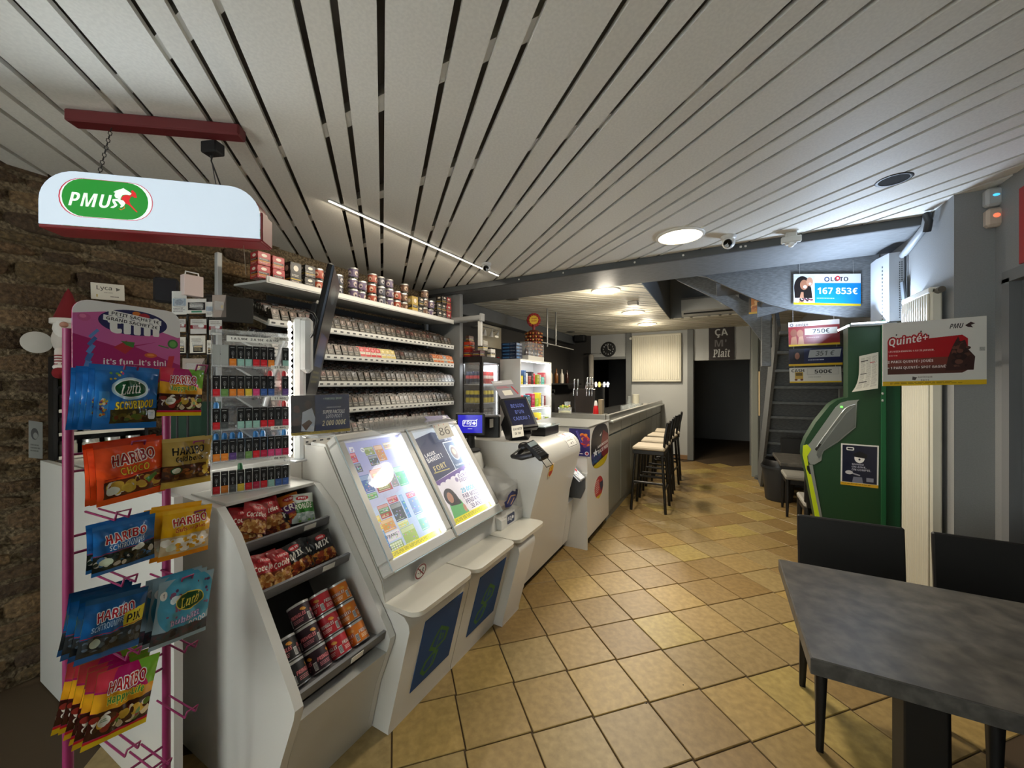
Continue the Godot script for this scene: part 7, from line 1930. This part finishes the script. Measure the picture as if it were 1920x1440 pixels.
	for r in 9:
		for k in 18:
			var a := TAU * k / 18.0
			var d := Vector3(sin(a), 0, cos(a))
			if d.dot(nf) < -0.05: continue
			one("lollipop", lol, lc[(k * 5 + r) % 4], "wrapped %s lollipop in ring %s of the display column" % [["rust", "amber", "dark red", "tan"][(k * 5 + r) % 4], ["one", "two", "three", "four", "five", "six", "seven", "eight", "nine"][r]], "lollipop", "lollipops on the display column", tc + d * 0.116 + Vector3(0, 0.03 + 0.046 * r, 0))
	# pale panel with three track spotlights above the cooler
	var pw := -3.08
	var q0 := on_x(902, 612, pw)
	var q1 := on_x(940, 655, pw)
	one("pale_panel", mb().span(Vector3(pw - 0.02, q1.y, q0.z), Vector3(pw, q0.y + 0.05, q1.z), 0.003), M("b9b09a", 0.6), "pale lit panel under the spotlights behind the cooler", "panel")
	var rail_y := (on_x(905, 612, pw + 0.12)).y
	var r0 := on_x(900, 612, pw + 0.12)
	var r1 := on_x(938, 620, pw + 0.12)
	one("spotlight_rail", mb().tube([Vector3(-3.1, rail_y, r0.z), Vector3(r0.x, rail_y, r0.z), Vector3(r0.x, rail_y, r1.z), Vector3(-3.1, rail_y, r1.z)], 0.01, 8), M("8a8a86", 0.35, 0.5), "metal rail carrying three small spotlights", "rail")
	for k in 3:
		var at := Vector3(r0.x, rail_y, lerpf(r0.z, r1.z, 0.25 + 0.33 * k))
		var sp := thing("spotlight", ["small white spotlight at the near end of the metal rail", "small white spotlight in the middle of the metal rail", "small white spotlight turned aside at the far end of metal rail"][k], "spotlight", at, "spotlights on the metal rail")
		put("arm", mb().tube([Vector3.ZERO, Vector3(0, -0.05, 0)], 0.006, 8), M("b8b8b4", 0.3), sp)
		var tilt := Basis(Vector3.BACK, -0.15) if k < 2 else Basis(Vector3.RIGHT, -0.5)
		put("shade", mb().lathe([Vector2(0.012, -0.04), Vector2(0.02, -0.06), Vector2(0.036, -0.12), Vector2(0.034, -0.12), Vector2(0.0, -0.06)], Vector3.ZERO, 16, tilt), M("d4d2cc", 0.35), sp)
		put("bulb", mb().lathe([Vector2(0, -0.112), Vector2(0.032, -0.115)], Vector3.ZERO, 16, tilt), M("fff0d0", 0.4, 0.0, {"glow": 2.0 if k < 2 else 0.6}), sp)
		if k < 2:
			var l := SpotLight3D.new()
			l.name = "spotlight_beam"
			sp.add_child(l, true)
			l.position = Vector3(0, -0.13, 0)
			l.rotation_degrees = Vector3(-90, 0, 0)
			l.spot_angle = 40.0
			l.light_energy = 0.12
			l.light_size = 0.03
			l.light_color = Color(1.0, 0.88, 0.7)
			l.spot_range = 6.0
			l.spot_attenuation = 2.0
			l.shadow_enabled = true

func build_far_wall() -> void:
	var u := 8.44
	# big ribbed panel radiator
	var p0 := on_u(1186, 630, u)
	var p1 := on_u(1278, 716, u)
	var rd := thing("panel_radiator", "large cream ribbed panel radiator on the pale far wall", "radiator", Vector3((p0.x + p1.x) / 2, (p0.y + p1.y) / 2, -u + 0.07))
	var w := p1.x - p0.x
	var h := p0.y - p1.y
	put("panel", mb().box(Vector3(0, 0, -0.02), Vector3(w, h, 0.06), 0.012), M("d8d3c0", 0.55), rd)
	for k in 22: put("rib", mb().box(Vector3(-w / 2 + 0.04 + (w - 0.08) * k / 21.0, 0.0, 0.0115), Vector3(0.026, h - 0.09, 0.018), 0.007), M("d8d3c0", 0.55), rd)
	put("pipe", mb().tube([Vector3(-w / 2 - 0.03, h / 2 + 0.02, -0.03), Vector3(-w / 2 - 0.04, 0, -0.03), Vector3(-w / 2 - 0.04, -h / 2, -0.03)], 0.011, 8), M("a8a598", 0.4), rd)
	put("valve", mb().ball(Vector3(-w / 2 - 0.03, h / 2 - 0.06, -0.02), Vector3(0.03, 0.03, 0.03), 12), M("d8d6cc", 0.4), rd)
	# wall clock
	var c := on_u(1141, 655, u)
	var ck := thing("wall_clock", "round black wall clock over the dark opening", "clock", Vector3(c.x, c.y, -u + 0.012))
	put("case", mb().cyl(Vector3.ZERO, 0.165, 0.024, 32, Basis(Vector3.RIGHT, PI / 2), 0.006), M("0e0e0f", 0.4), ck)
	var face := pic(256, 256, "141414")
	for k in 12:
		var a := TAU * (k + 1) / 12
		face.text(str(k + 1), 128 + sin(a) * 92, 128 - cos(a) * 92, 16 if k < 9 else 28, 26, Color("dcdcd8"))
	var disc := PackedVector2Array()
	for k in 32: disc.append(Vector2(cos(TAU * k / 32), sin(TAU * k / 32)) * 0.15)
	put("face", mb().prism(disc, Vector3(0, 0, 0.012), Vector3.RIGHT, Vector3.UP, 0.002), printed(face.tex(), 0.4), ck)
	put("hour_hand", mb().box(Vector3(0.028, -0.012, 0.017), Vector3(0.07, 0.01, 0.003), 0.001, Basis(Vector3.BACK, -0.4)), M("e0e0dc", 0.4), ck)
	put("minute_hand", mb().box(Vector3(-0.004, 0.045, 0.019), Vector3(0.008, 0.1, 0.003), 0.001, Basis(Vector3.BACK, 0.08)), M("e0e0dc", 0.4), ck)
	# slate sign over the doorway
	var s0 := on_u(1329, 614, u)
	var s1 := on_u(1377, 674, u)
	var sp := pic(256, 320, "241c1a")
	sp.text("ÇA", 128, 64, 130, 84, Color("b8b8b4"), true, 0.0, -0.1).text("M'", 120, 160, 120, 66, Color("6a6664"), true).text("Plaît", 130, 256, 170, 80, Color("c0c0bc"), true, 0.0, 0.1, 0.0, Color.WHITE, font_serif)
	one("slate_sign", mb().box(Vector3.ZERO, Vector3(s1.x - s0.x, s0.y - s1.y, 0.03), 0.003), printed(sp.tex(), 0.6), "dark slate sign with pale cut letters over the dark doorway", "sign", "", Vector3((s0.x + s1.x) / 2, (s0.y + s1.y) / 2, -u + 0.016))
	# loudspeaker, white box, curtain rail and rolled curtain
	var b0 := on_u(1050, 635, 8.3)
	one("white_speaker", mb().box(Vector3.ZERO, Vector3(0.26, 0.28, 0.2), 0.02), M("8f8d84", 0.5), "pale box loudspeaker under the ceiling behind the bar", "loudspeaker", "", b0)
	var b1 := on_u(1088, 632, 8.3)
	one("black_speaker", mb().box(Vector3.ZERO, Vector3(0.24, 0.22, 0.2), 0.02), M("141414", 0.6), "black box loudspeaker left of the wall clock opening", "loudspeaker", "", b1)
	var cr := on_u(1104, 660, 8.36)
	one("rolled_curtain", mb().lathe([Vector2(0.03, 1.0), Vector2(0.06, 1.05), Vector2(0.055, 1.6), Vector2(0.06, 2.15), Vector2(0.02, 2.18)], Vector3.ZERO, 16), M("9a948a", 0.9), "narrow beige gathered curtain beside the dark opening", "curtain", "", Vector3(cr.x + 0.05, 0, cr.z))
	one("curtain_rail", mb().tube([V(cr.x - 0.1, 2.19, 8.44), V(cr.x - 0.1, 2.19, 8.36), V(cr.x + 0.25, 2.19, 8.36), V(cr.x + 0.25, 2.19, 8.44)], 0.01, 8), M("2a2826", 0.4), "short dark rail holding the beige curtain", "rail")

func build_terminal() -> void:
	# betting terminal against the wall, side on
	var u0 := 3.85
	var gm := M("0f3a1b", 0.5)
	var g2 := M("0a4527", 0.5)
	var silver := M("8f9490", 0.35, 0.3)
	var t := thing("betting_terminal", "tall green betting terminal with a silver console and yellow edge", "terminal", V(0.88, 0, 4.1))
	var o := -t.position
	var outline := PackedVector2Array()
	for a in [[1590, 607], [1590, 745], [1585, 746], [1570, 750], [1556, 760], [1530, 792], [1512, 822], [1506, 838], [1505, 852], [1512, 885], [1530, 975]]:
		var w := on_u(a[0], a[1], u0)
		outline.append(Vector2(w.x, w.y))
	outline.append(Vector2(0.74, 0.0)); outline.append(Vector2(1.06, 0.0)); outline.append(Vector2(1.06, 1.99))
	put("body", mb().prism(outline, V(0, 0, u0 + 0.13), Vector3.RIGHT, Vector3.UP, 0.13, 0.8), gm, t, o)
	put("back_casing", mb().span(V(1.061, 0, u0 + 0.02), V(1.165, 1.99, u0 + 0.2), 0.006), g2, t, o)
	put("corner_rail", mb().span(V(1.045, 0.0, u0 - 0.012), V(1.075, 1.99, u0 + 0.0), 0.003), M("125832", 0.45), t, o)
	var S := func(list: Array, dz: float) -> PackedVector2Array:
		var out := PackedVector2Array()
		for a in list:
			var w := on_u(1500 + a[0] / 4.5, 700 + a[1] / 4.5, u0 - dz)
			out.append(Vector2(w.x, w.y))
		return out
	put("console", mb().prism(S.call([[500, 222], [400, 232], [340, 250], [300, 285], [85, 590], [60, 610], [70, 740], [85, 765], [120, 770], [180, 735], [185, 690], [200, 655], [320, 580], [470, 455], [480, 240]], 0.002), V(0, 0, u0), Vector3.RIGHT, Vector3.UP, 0.006, 0.8), silver, t, o)
	put("console_cheek", mb().prism(S.call([[470, 270], [390, 335], [160, 640], [140, 690], [160, 720], [195, 650], [310, 572], [465, 450]], 0.008), V(0, 0, u0 - 0.006), Vector3.RIGHT, Vector3.UP, 0.004, 0.8), M("5f6462", 0.4, 0.2), t, o)
	var rim := []
	for a in [[470, 262], [420, 275], [380, 300], [330, 360], [160, 590], [140, 620]]: rim.append(on_u(1500 + a[0] / 4.5, 700 + a[1] / 4.5, u0 - 0.012))
	put("chrome_line", mb().tube(rim, 0.004, 6), M("d4d8d6", 0.2, 0.6), t, o)
	put("yellow_edge", mb().prism(S.call([[25, 610], [60, 600], [95, 640], [60, 700], [70, 780], [105, 900], [185, 1240], [132, 1240], [60, 860], [22, 690]], 0.003), V(0, 0, u0), Vector3.RIGHT, Vector3.UP, 0.008, 0.8), M("b8cc18", 0.4), t, o)
	put("silver_edge", mb().prism(S.call([[75, 770], [105, 770], [118, 850], [190, 1235], [172, 1240]], 0.005), V(0, 0, u0 - 0.009), Vector3.RIGHT, Vector3.UP, 0.004, 0.8), silver, t, o)
	put("slot", mb().prism(S.call([[165, 590], [180, 600], [140, 655], [125, 640]], 0.014), V(0, 0, u0 - 0.011), Vector3.RIGHT, Vector3.UP, 0.003), M("141614", 0.5), t, o)
	put("lock", mb().prism(S.call([[58, 775], [90, 790], [100, 850], [80, 850], [58, 810]], 0.008), V(0, 0, u0 - 0.009), Vector3.RIGHT, Vector3.UP, 0.003), M("0f1210", 0.4), t, o)
	var lp := on_u(1578, 763, u0 - 0.012)
	put("status_light", mb().ball(lp, Vector3(0.008, 0.008, 0.005), 12), M("5cf04a", 0.3, 0.0, {"glow": 2.5}), t, o)
	for py in [738, 751]: put("hinge_bolt", mb().ball(on_u(1655, py, u0 - 0.012), Vector3(0.008, 0.011, 0.005), 10), M("b8bcb8", 0.3, 0.6), t, o)
	# sheet of race listings, curling
	var rp := pic(160, 256, "c9c5b8")
	for k in 3: rp.fine(14 + k * 48, 20, 42, 220, 26, Color("8a867c"), k + 3)
	rp.rect(14, 40, 60, 6, Color("3a3836")).rect(14, 130, 50, 6, Color("3a3836")).rect(90, 60, 40, 6, Color("a04040")).rect(14, 190, 60, 6, Color("3a3836"))
	var l0 := on_u(1611, 668, u0 - 0.02)
	var l1 := on_u(1647, 660, u0 - 0.02)
	var l2 := on_u(1605, 735, u0 - 0.02)
	var sh := mb()
	var ny := 8
	for k in ny:
		var pt := []
		for e in [float(k) / ny, float(k + 1) / ny]:
			var curl := Vector3(-0.05 * pow(e, 4), -(l0.y - l2.y) * e, 0.03 * pow(e, 3))
			pt.append(l0 + curl); pt.append(l1 + curl * Vector3(0.1, 1, 0.3))
		var nn: Vector3 = (pt[2] - pt[0]).cross(pt[1] - pt[0]).normalized()
		sh.quad(pt[2], pt[3], pt[1], pt[0], nn, Rect2(0, float(k) / ny, 1, 1.0 / ny))
	one("race_sheet", sh, printed(rp.tex(), 0.8), "curling printed race sheet taped to the green terminal", "paper")
	var pp := pic(192, 256, "d4d6d4")
	pp.rect(8, 8, 176, 228, Color("161a30")).round_rect(28, 20, 40, 20, 6, Color("d8d8d8")).round_rect(34, 25, 28, 10, 4, Color("161a30")).oval(96, 84, 26, 30, Color("e0e0e0")).poly([[64, 62], [96, 40], [136, 60], [132, 84], [72, 78]], Color("101016")).oval(96, 92, 5, 6, Color("161a30"))
	pp.text("QUAND", 88, 124, 60, 12, Color("b8bac8")).text("ON AIME,", 94, 140, 74, 12, Color("b8bac8")).text("ON COMPTE.", 106, 156, 98, 12, Color("b8bac8")).oval(44, 176, 20, 12, Color("b4b4ba")).line(60, 180, 100, 190, 8, Color("9a9aa4")).poly([[66, 200], [110, 200], [116, 236], [60, 236]], Color("6a6e80")).rect(132, 200, 36, 24, Color("7c8090")).rect(0, 238, 192, 18, Color("c89c1c")).fine(8, 243, 176, 8, 1, Color("7a6010"))
	one("terminal_poster", mb().sheet(on_u(1577, 831, u0 - 0.004), on_u(1648, 836, u0 - 0.004), on_u(1576, 908, u0 - 0.004), 0.002), printed(pp.tex(), 0.3), "navy responsible gaming poster on the side of the green terminal", "poster")
	# white vented box over the terminal with a lit lower edge
	var v := thing("vented_box", "white vented metal box with a bright lower edge over green terminal", "box", V(1.08, 1.97, 4.0))
	var b0 := on_u(1655, 500, 3.83)
	put("housing", mb().prism(PackedVector2Array([Vector2(1.045, 3.95), Vector2(1.045, 4.07), Vector2(1.16, 4.07), Vector2(1.16, 3.8), Vector2(1.078, 3.8)]), Vector3(0, 1.975, 0), Vector3.RIGHT, V(0, 0, 1), 0.5, 0.9), M("c4cad2", 0.4), v, -v.position)
	var holes := mb()
	for k in 26:
		holes.box(V(1.135, 2.0 + 0.016 * k, 3.7995), Vector3(0.006, 0.008, 0.001))
		holes.box(V(1.147, 2.0 + 0.016 * k, 3.7995), Vector3(0.006, 0.008, 0.001))
	for k in 15: holes.box(V(1.061, 2.0 + 0.028 * k, 3.874), Vector3(0.01, 0.014, 0.001), 0.0, turn_y(-77))
	put("vent_holes", holes, M("4a5058", 0.7), v, -v.position)
	var e0 := on_u(1604, 625, 3.86)
	var e1 := on_u(1700, 603, 3.86)
	put("visor", mb().box(V(0.99, 1.962, 3.97), Vector3(0.28, 0.02, 0.3), 0.005), M("9aa0a4", 0.4), v, -v.position)
	put("light_strip", mb().box(V(0.855, 1.962, 3.97), Vector3(0.012, 0.016, 0.3), 0.003), M("f2f7ff", 0.4, 0.0, {"glow": 6.0}), v, -v.position)
	put("light_strip", mb().box(V(0.97, 1.976, 3.826), Vector3(0.2, 0.01, 0.008), 0.002), M("f2f7ff", 0.4, 0.0, {"glow": 5.0}), v, -v.position)
	area_light("terminal_light", V(0.84, 1.975, 3.97), Vector3(-0.6, 0.8, -0.1), 0.3, 0.03, 1.3, Color(0.82, 0.9, 1.0), V(0, 0, 1))
	area_light("terminal_front_light", V(0.98, 1.99, 3.81), Vector3(0.1, 0.65, 0.5), 0.2, 0.02, 1.0, Color(0.82, 0.9, 1.0), Vector3.RIGHT)
	one("grey_flap", mb().box(V(1.15, 2.1, 3.765), Vector3(0.012, 0.3, 0.05), 0.002, Basis(Vector3.BACK, 0.08)), M("5c6268", 0.5), "slanted grey metal flap beside the vented white box", "flap")
	# conduits on the pillar
	one("cable_conduit", mb().tube([on_x(1740, 400, 1.15), on_x(1735, 425, 1.15), on_x(1700, 470, 1.15), on_x(1690, 482, 1.15)], 0.022, 10), M("8f9498", 0.5), "thick grey conduit bending down from the beam to vented box", "conduit")
	one("thin_cable", mb().tube([on_x(1697, 478, 1.155), on_x(1697, 530, 1.155), on_x(1699, 600, 1.155)], 0.006, 8), M("3a3e42", 0.5), "thin dark cable running down the grey pillar", "cable")
	one("cable_bundle", mb().tube([on_x(1737, 402, 1.13), on_x(1742, 415, 1.13), on_x(1738, 434, 1.13)], 0.02, 8), M("2a2c2e", 0.5), "short dark cable bundle at the end of the grey beam", "cable bundle")
	# tall ribbed radiator on the pillar
	var ra := thing("column_radiator", "tall cream ribbed radiator on the grey pillar behind the poster", "radiator", V(1.1, 0.15, 3.42))
	o = -ra.position
	put("panel", mb().span(V(1.1, 0.15, 3.22), V(1.15, 2.09, 3.62), 0.008), M("d2cfc0", 0.4), ra, o)
	for k in 12: put("rib", mb().span(V(1.088, 0.18, 3.235 + 0.0325 * k), V(1.101, 2.06, 3.255 + 0.0325 * k), 0.005), M("d2cfc0", 0.4), ra, o)
	put("top_grille", mb().span(V(1.09, 2.06, 3.22), V(1.155, 2.095, 3.62), 0.005), M("dad8cc", 0.4), ra, o)
	put("valve", mb().cyl(V(1.13, 2.07, 3.2), 0.018, 0.05, 14, Basis(Vector3.RIGHT, PI / 2)), M("5a5850", 0.4), ra, o)

func build_notices() -> void:
	# hanging jackpot notices under the stairs
	var lo := pic(512, 256, "e6e9ee")
	lo.rect(168, 74, 344, 164, Color("0a86d0")).text("167 853€", 340, 138, 300, 52, Color("f6fafc")).fine(186, 196, 160, 12, 1, Color("c8e4f4")).oval(262, 44, 20, 20, Color("2a3a6a")).oval(262, 44, 12, 12, Color("e8eef4")).text("LOTO", 356, 42, 130, 34, Color("2a2a3a")).oval(344, 36, 18, 20, Color("d02030")).oval(344, 36, 9, 10, Color("e6e9ee"))
	lo.rect(0, 14, 168, 224, Color("d8dcdc")).oval(70, 110, 66, 92, Color("1a1212")).poly([[4, 120], [140, 110], [150, 200], [10, 200]], Color("1a1212")).oval(84, 90, 32, 42, Color("b0785c")).oval(92, 106, 15, 13, Color("f0e8e4")).oval(128, 64, 26, 36, Color("c89478")).oval(132, 80, 10, 9, Color("f0e8e4")).poly([[40, 238], [60, 150], [80, 150], [84, 238]], Color("b88468")).blobs(30, 190, 136, 48, 30, 5, 10, ["e8e4e0", "3a3030", "c0b8b8", "6a2a3a"], 6).rect(0, 238, 512, 18, Color("d8b820"))
	notice("jackpot_sign", lo, 4.28, [1488, 514], [1614, 513], [1488, 571], "blue and white jackpot sign with two laughing people under stairs")
	var am := pic(512, 288, "d8d0cc")
	am.rect(0, 56, 512, 210, Color("8c1a1e")).text("amigo", 140, 40, 130, 44, Color("3a1c1c")).oval(34, 34, 18, 18, Color("3a3a4a")).oval(34, 34, 10, 10, Color("d8d0cc")).rect(168, 86, 322, 74, Color("e6e2da")).text("750€", 330, 122, 170, 50, Color("1c1818")).fine(180, 190, 160, 12, 1, Color("d8b0a8")).oval(54, 130, 34, 46, Color("8a4a34")).oval(120, 140, 32, 46, Color("a86a4c")).poly([[20, 266], [30, 180], [80, 170], [90, 266]], Color("b07858")).poly([[96, 266], [106, 180], [150, 170], [160, 266]], Color("c08a68")).rect(0, 266, 512, 22, Color("d0a81c"))
	notice("jackpot_sign", am, 4.42, [1478, 605], [1574, 598], [1479, 650], "red and white jackpot sign, topmost of three under the stairs")
	var nv := pic(512, 160, "141a40")
	nv.rect(0, 0, 150, 140, Color("1a1420")).oval(80, 60, 40, 52, Color("120e12")).oval(84, 66, 24, 32, Color("8a5a44")).poly([[206, 16], [500, 16], [488, 86], [190, 86]], Color("a8aaa8")).text("351 €", 350, 50, 170, 44, Color("5c5e5c"), true, 0.0, 0.2).fine(190, 104, 180, 14, 1, Color("c8ccd8")).rect(0, 140, 512, 20, Color("c8a41c"))
	notice("jackpot_sign", nv, 4.42, [1479, 655], [1580, 650], [1479, 687], "navy jackpot sign, middle of three under the stairs")
	var ca := pic(512, 200, "b8b6ae")
	ca.text("CASH", 86, 40, 130, 40, Color("2a2218")).rect(56, 60, 84, 90, Color("a88a3a")).rect(64, 68, 68, 40, Color("5a4a20")).oval(66, 160, 16, 12, Color("5a2a1c")).oval(124, 160, 16, 12, Color("5a2a1c")).rect(180, 14, 310, 84, Color("8a8882")).rect(183, 17, 304, 78, Color("b4b2aa")).text("500€", 340, 56, 170, 48, Color("1c1c1c")).fine(190, 124, 150, 12, 1, Color("6a6862")).rect(0, 182, 512, 18, Color("b89c1c"))
	notice("jackpot_sign", ca, 4.42, [1480, 690], [1577, 687], [1481, 718], "pale grey jackpot sign, lowest of three under the stairs")
	var orp := pic(96, 128, "c87820").rect(0, 0, 20, 128, Color("2a2018")).blobs(20, 10, 76, 90, 10, 8, 18, ["e0a050", "b86018", "f0c080"], 4).rect(0, 112, 96, 16, Color("d8b020"))
	var t0 := on_u(1404, 560, 4.88)
	one("orange_flyer", mb().sheet(t0, t0 + Vector3(0.1, -0.01, 0.09), t0 + Vector3(0, -0.17, 0), 0.002), printed(orp.tex(), 0.4), "small orange flyer pinned to the stair stringer", "flyer")
	# race notice hung at the pillar
	var q := pic(768, 512, "dedcd6")
	q.poly([[40, 160], [600, 130], [640, 160], [640, 400], [40, 420]], Color("b01820")).poly([[40, 300], [640, 290], [640, 400], [600, 420], [40, 420]], Color("7a3a30")).poly([[40, 360], [640, 350], [640, 400], [600, 420], [40, 420]], Color("553028"))
	q.text("Quinté+", 200, 150, 300, 76, Color("f4f0ea"), true, -0.09, 0.15, 12.0, Color("b01820")).text("LES WEEK-ENDS DU 4 AU 26 JANVIER,", 224, 236, 350, 18, Color("f0dcd4")).text("DÈS 11H", 84, 266, 66, 14, Color("e8c8c0"))
	q.text("2 PARIS QUINTÉ+ JOUÉS", 216, 318, 350, 30, Color("f4ece6")).text("= 1 PARI QUINTÉ+ SPOT GAGNÉ*", 270, 366, 460, 30, Color("f4ece6"))
	q.poly([[480, 400], [500, 300], [530, 220], [560, 160], [590, 180], [620, 170], [640, 240], [690, 300], [680, 400]], Color("3c2420")).oval(590, 270, 50, 56, Color("2a1a18")).poly([[560, 170], [570, 140], [584, 170]], Color("3c2420")).blobs(520, 180, 140, 200, 26, 10, 24, ["3c2420", "5a3a30", "2a1a18", "6a4438"], 8)
	q.text("PMU", 560, 60, 90, 36, Color("2c2a2a"), true, 0.0, 0.3).poly([[620, 60], [660, 36], [690, 50], [660, 60], [676, 80], [640, 74]], Color("3a2424")).text("AMÉRIQUE", 330, 446, 110, 18, Color("8a8078")).text("RACES", 330, 470, 60, 14, Color("8a8078")).poly([[236, 440], [270, 448], [256, 470], [232, 466]], Color("4a4440"))
	q.rect(0, 476, 768, 36, Color("e0b820")).fine(60, 486, 560, 16, 2, Color("8a7010"))
	for a in [[70, 120], [110, 100], [330, 110], [356, 120], [300, 84]]: q.oval(a[0], a[1], 6, 6, Color("3a3434"))
	var a0 := on_u(1655, 607, 2.95)
	var a1 := on_u(1850, 592, 2.95)
	var a2 := on_u(1655, 724, 2.95)
	var pn := thing("race_notice", "white and red horse race notice hanging in front of the grey pillar", "notice", (a1 + a2) / 2)
	put("card", mb().sheet(a0 - pn.position, a1 - pn.position, a2 - pn.position, 0.004), printed(q.tex(), 0.35), pn)
	put("tape", mb().box(V(1.2, 1.7, 3.05) - pn.position, Vector3(0.02, 0.02, 0.2)), M("c8c8c4", 0.4, 0.0, {"alpha": 0.5}), pn)
	# alarm boxes and their conduit on the pillar
	for a in [[1866, 370, "b4b6b6", "46b8e8", "pale grey alarm box with a blue light on the pillar"], [1867, 408, "c4b4a4", "f06a4a", "cream alarm box with an orange light below the blue one"]]:
		var b := on_u(a[0], a[1], 3.12)
		var al := thing("alarm_box", a[4], "alarm box", b, "alarm boxes on the pillar")
		put("case", mb().box(Vector3.ZERO, Vector3(0.085, 0.1, 0.05), 0.012), M(a[2], 0.4), al)
		put("lamp", mb().ball(Vector3(-0.006, 0.006, 0.025), Vector3(0.014, 0.007 if a[1] < 400 else 0.012, 0.006), 12), M(a[3], 0.3, 0.0, {"glow": 1.5}), al)
	var k0 := on_u(1877, 428, 3.14)
	one("alarm_conduit", mb().span(Vector3(k0.x - 0.012, 1.98, k0.z - 0.01), Vector3(k0.x + 0.012, k0.y, k0.z + 0.01), 0.003), M("9a9c9c", 0.5), "pale vertical conduit below the alarm boxes", "conduit")
	one("red_poster", mb().span(V(1.318, 2.12, 2.4), V(1.326, 2.5, 2.93)), M("a81c1c", 0.5), "bright red poster edge on the grey wall by the door", "poster")

func notice(called: String, p: Pic, u: float, tl: Array, tr: Array, bl: Array, label: String) -> void:
	var a := on_u(tl[0], tl[1], u)
	var b := on_u(tr[0], tr[1], u)
	var c := on_u(bl[0], bl[1], u)
	var t := thing(called, label, "sign", (b + c) / 2, "jackpot signs under the stairs")
	put("card", mb().sheet(a - t.position, b - t.position, c - t.position, 0.004), printed(p.tex(), 0.35), t)
	put("cord", mb().tube([a.lerp(b, 0.1) - t.position + Vector3(0, 0, -0.006), a.lerp(b, 0.1) - t.position + Vector3(0, 0.12, -0.02)], 0.0012, 5).tube([a.lerp(b, 0.9) - t.position + Vector3(0, 0, -0.006), a.lerp(b, 0.9) - t.position + Vector3(0, 0.12, -0.02)], 0.0012, 5), M("c8c8c8", 0.4), t)

func chair(at: Transform3D, label: String, seat_hex: String) -> Node3D:
	var bk := M("070606", 0.55)
	var c := thing("dining_chair", label, "chair", at.origin, "black dining chairs", at.basis)
	# faces +z, back at -z
	put("seat", mb().box(Vector3(0, 0.445, 0), Vector3(0.4, 0.05, 0.4), 0.014), M(seat_hex, 0.6), c)
	put("seat_rail", mb().box(Vector3(0, 0.395, 0), Vector3(0.38, 0.05, 0.38), 0.005), bk, c)
	for sx in [-1.0, 1.0]:
		for sz in [-1.0, 1.0]:
			var leg := mb()
			var a := Vector3(sx * 0.175, 0.42, sz * 0.175)
			var b := Vector3(sx * 0.185, 0.0, sz * 0.195)
			leg.lathe([Vector2(0, 0), Vector2(0.016, 0), Vector2(0.03, 0.42), Vector2(0, 0.42)], b, 4, Basis(Quaternion(Vector3.UP, (a - b).normalized())), PI / 4, 0.9)
			put("leg", leg, bk, c)
		put("back_post", mb().box(Vector3(sx * 0.17, 0.6, -0.232), Vector3(0.03, 0.34, 0.02), 0.004, Basis(Vector3.RIGHT, -0.08)), bk, c)
	put("backrest", mb().box(Vector3(0, 0.66, -0.212), Vector3(0.4, 0.38, 0.024), 0.006, Basis(Vector3.RIGHT, -0.08)), bk, c)
	return c

func build_tables() -> void:
	var top := M("625e56", 0.4, 0.0, {"noise": "cloud", "scale": 1.6})
	var leg := M("080707", 0.55)
	var t := thing("dining_table", "grey stone effect table on black pedestals beside the race notice", "table", V(0.71, 0, 1.69))
	put("tabletop", mb().box(Vector3(0, 0.735, 0), Vector3(0.98, 0.03, 0.69), 0.002), top, t)
	put("edge_band", mb().box(Vector3(0, 0.7265, 0), Vector3(0.984, 0.044, 0.694), 0.0015), M("5e5c58", 0.45, 0.0, {"noise": "cloud", "scale": 3.0}), t)
	for x in [-0.16, 0.3]:
		put("pedestal", mb().box(Vector3(x, 0.36, 0), Vector3(0.1, 0.7, 0.1), 0.004), leg, t)
		put("foot_plate", mb().box(Vector3(x, 0.008, 0), Vector3(0.4, 0.016, 0.4), 0.004), M("22262a", 0.4, 0.4), t)
	chair(Transform3D(turn_y(0), V(0.54, 0, 2.2)), "black dining chair at the near grey table, beside the aisle", "1a1817")
	chair(Transform3D(turn_y(0), V(1.03, 0, 2.2)), "black dining chair at the near grey table, beside the door", "1a1817")
	# second table by the stairs, half hidden by the terminal
	var t2 := thing("dining_table", "grey table by the stairs, half hidden by the green terminal", "table", V(0.83, 0, 4.85))
	put("tabletop", mb().box(Vector3(0, 0.735, 0), Vector3(0.66, 0.03, 0.66), 0.002), top, t2)
	put("pedestal", mb().box(Vector3(0.1, 0.36, 0), Vector3(0.1, 0.7, 0.1), 0.004), leg, t2)
	put("foot_plate", mb().box(Vector3(0.1, 0.008, 0), Vector3(0.4, 0.016, 0.4), 0.004), M("22262a", 0.4, 0.4), t2)
	chair(Transform3D(turn_y(180), V(0.84, 0, 4.42)), "black dining chair with a pale seat, next to the green terminal", "9a978e")
	chair(Transform3D(turn_y(0), V(0.84, 0, 5.55)), "black dining chair with a pale seat, beyond the table by stairs", "9a978e")
	# waste bin at the foot of the stairs
	var f := on_y(1464, 938, 0)
	var bn := thing("waste_bin", "dark grey round waste bin with a bag at the stairs", "bin", Vector3(f.x - 0.02, 0, f.z - 0.02))
	put("bin", mb().lathe([Vector2(0, 0), Vector2(0.14, 0), Vector2(0.15, 0.01), Vector2(0.19, 0.42), Vector2(0.2, 0.42), Vector2(0.2, 0.45), Vector2(0.185, 0.45), Vector2(0.14, 0.02), Vector2(0, 0.02)], Vector3.ZERO, 28), M("2c2f33", 0.45), bn)
	var bagm := mb()
	bagm.lathe([Vector2(0.186, 0.4), Vector2(0.19, 0.46), Vector2(0.16, 0.53), Vector2(0.1, 0.5), Vector2(0.0, 0.42)], Vector3.ZERO, 20)
	put("liner", bagm, M("0d0d0e", 0.35), bn)
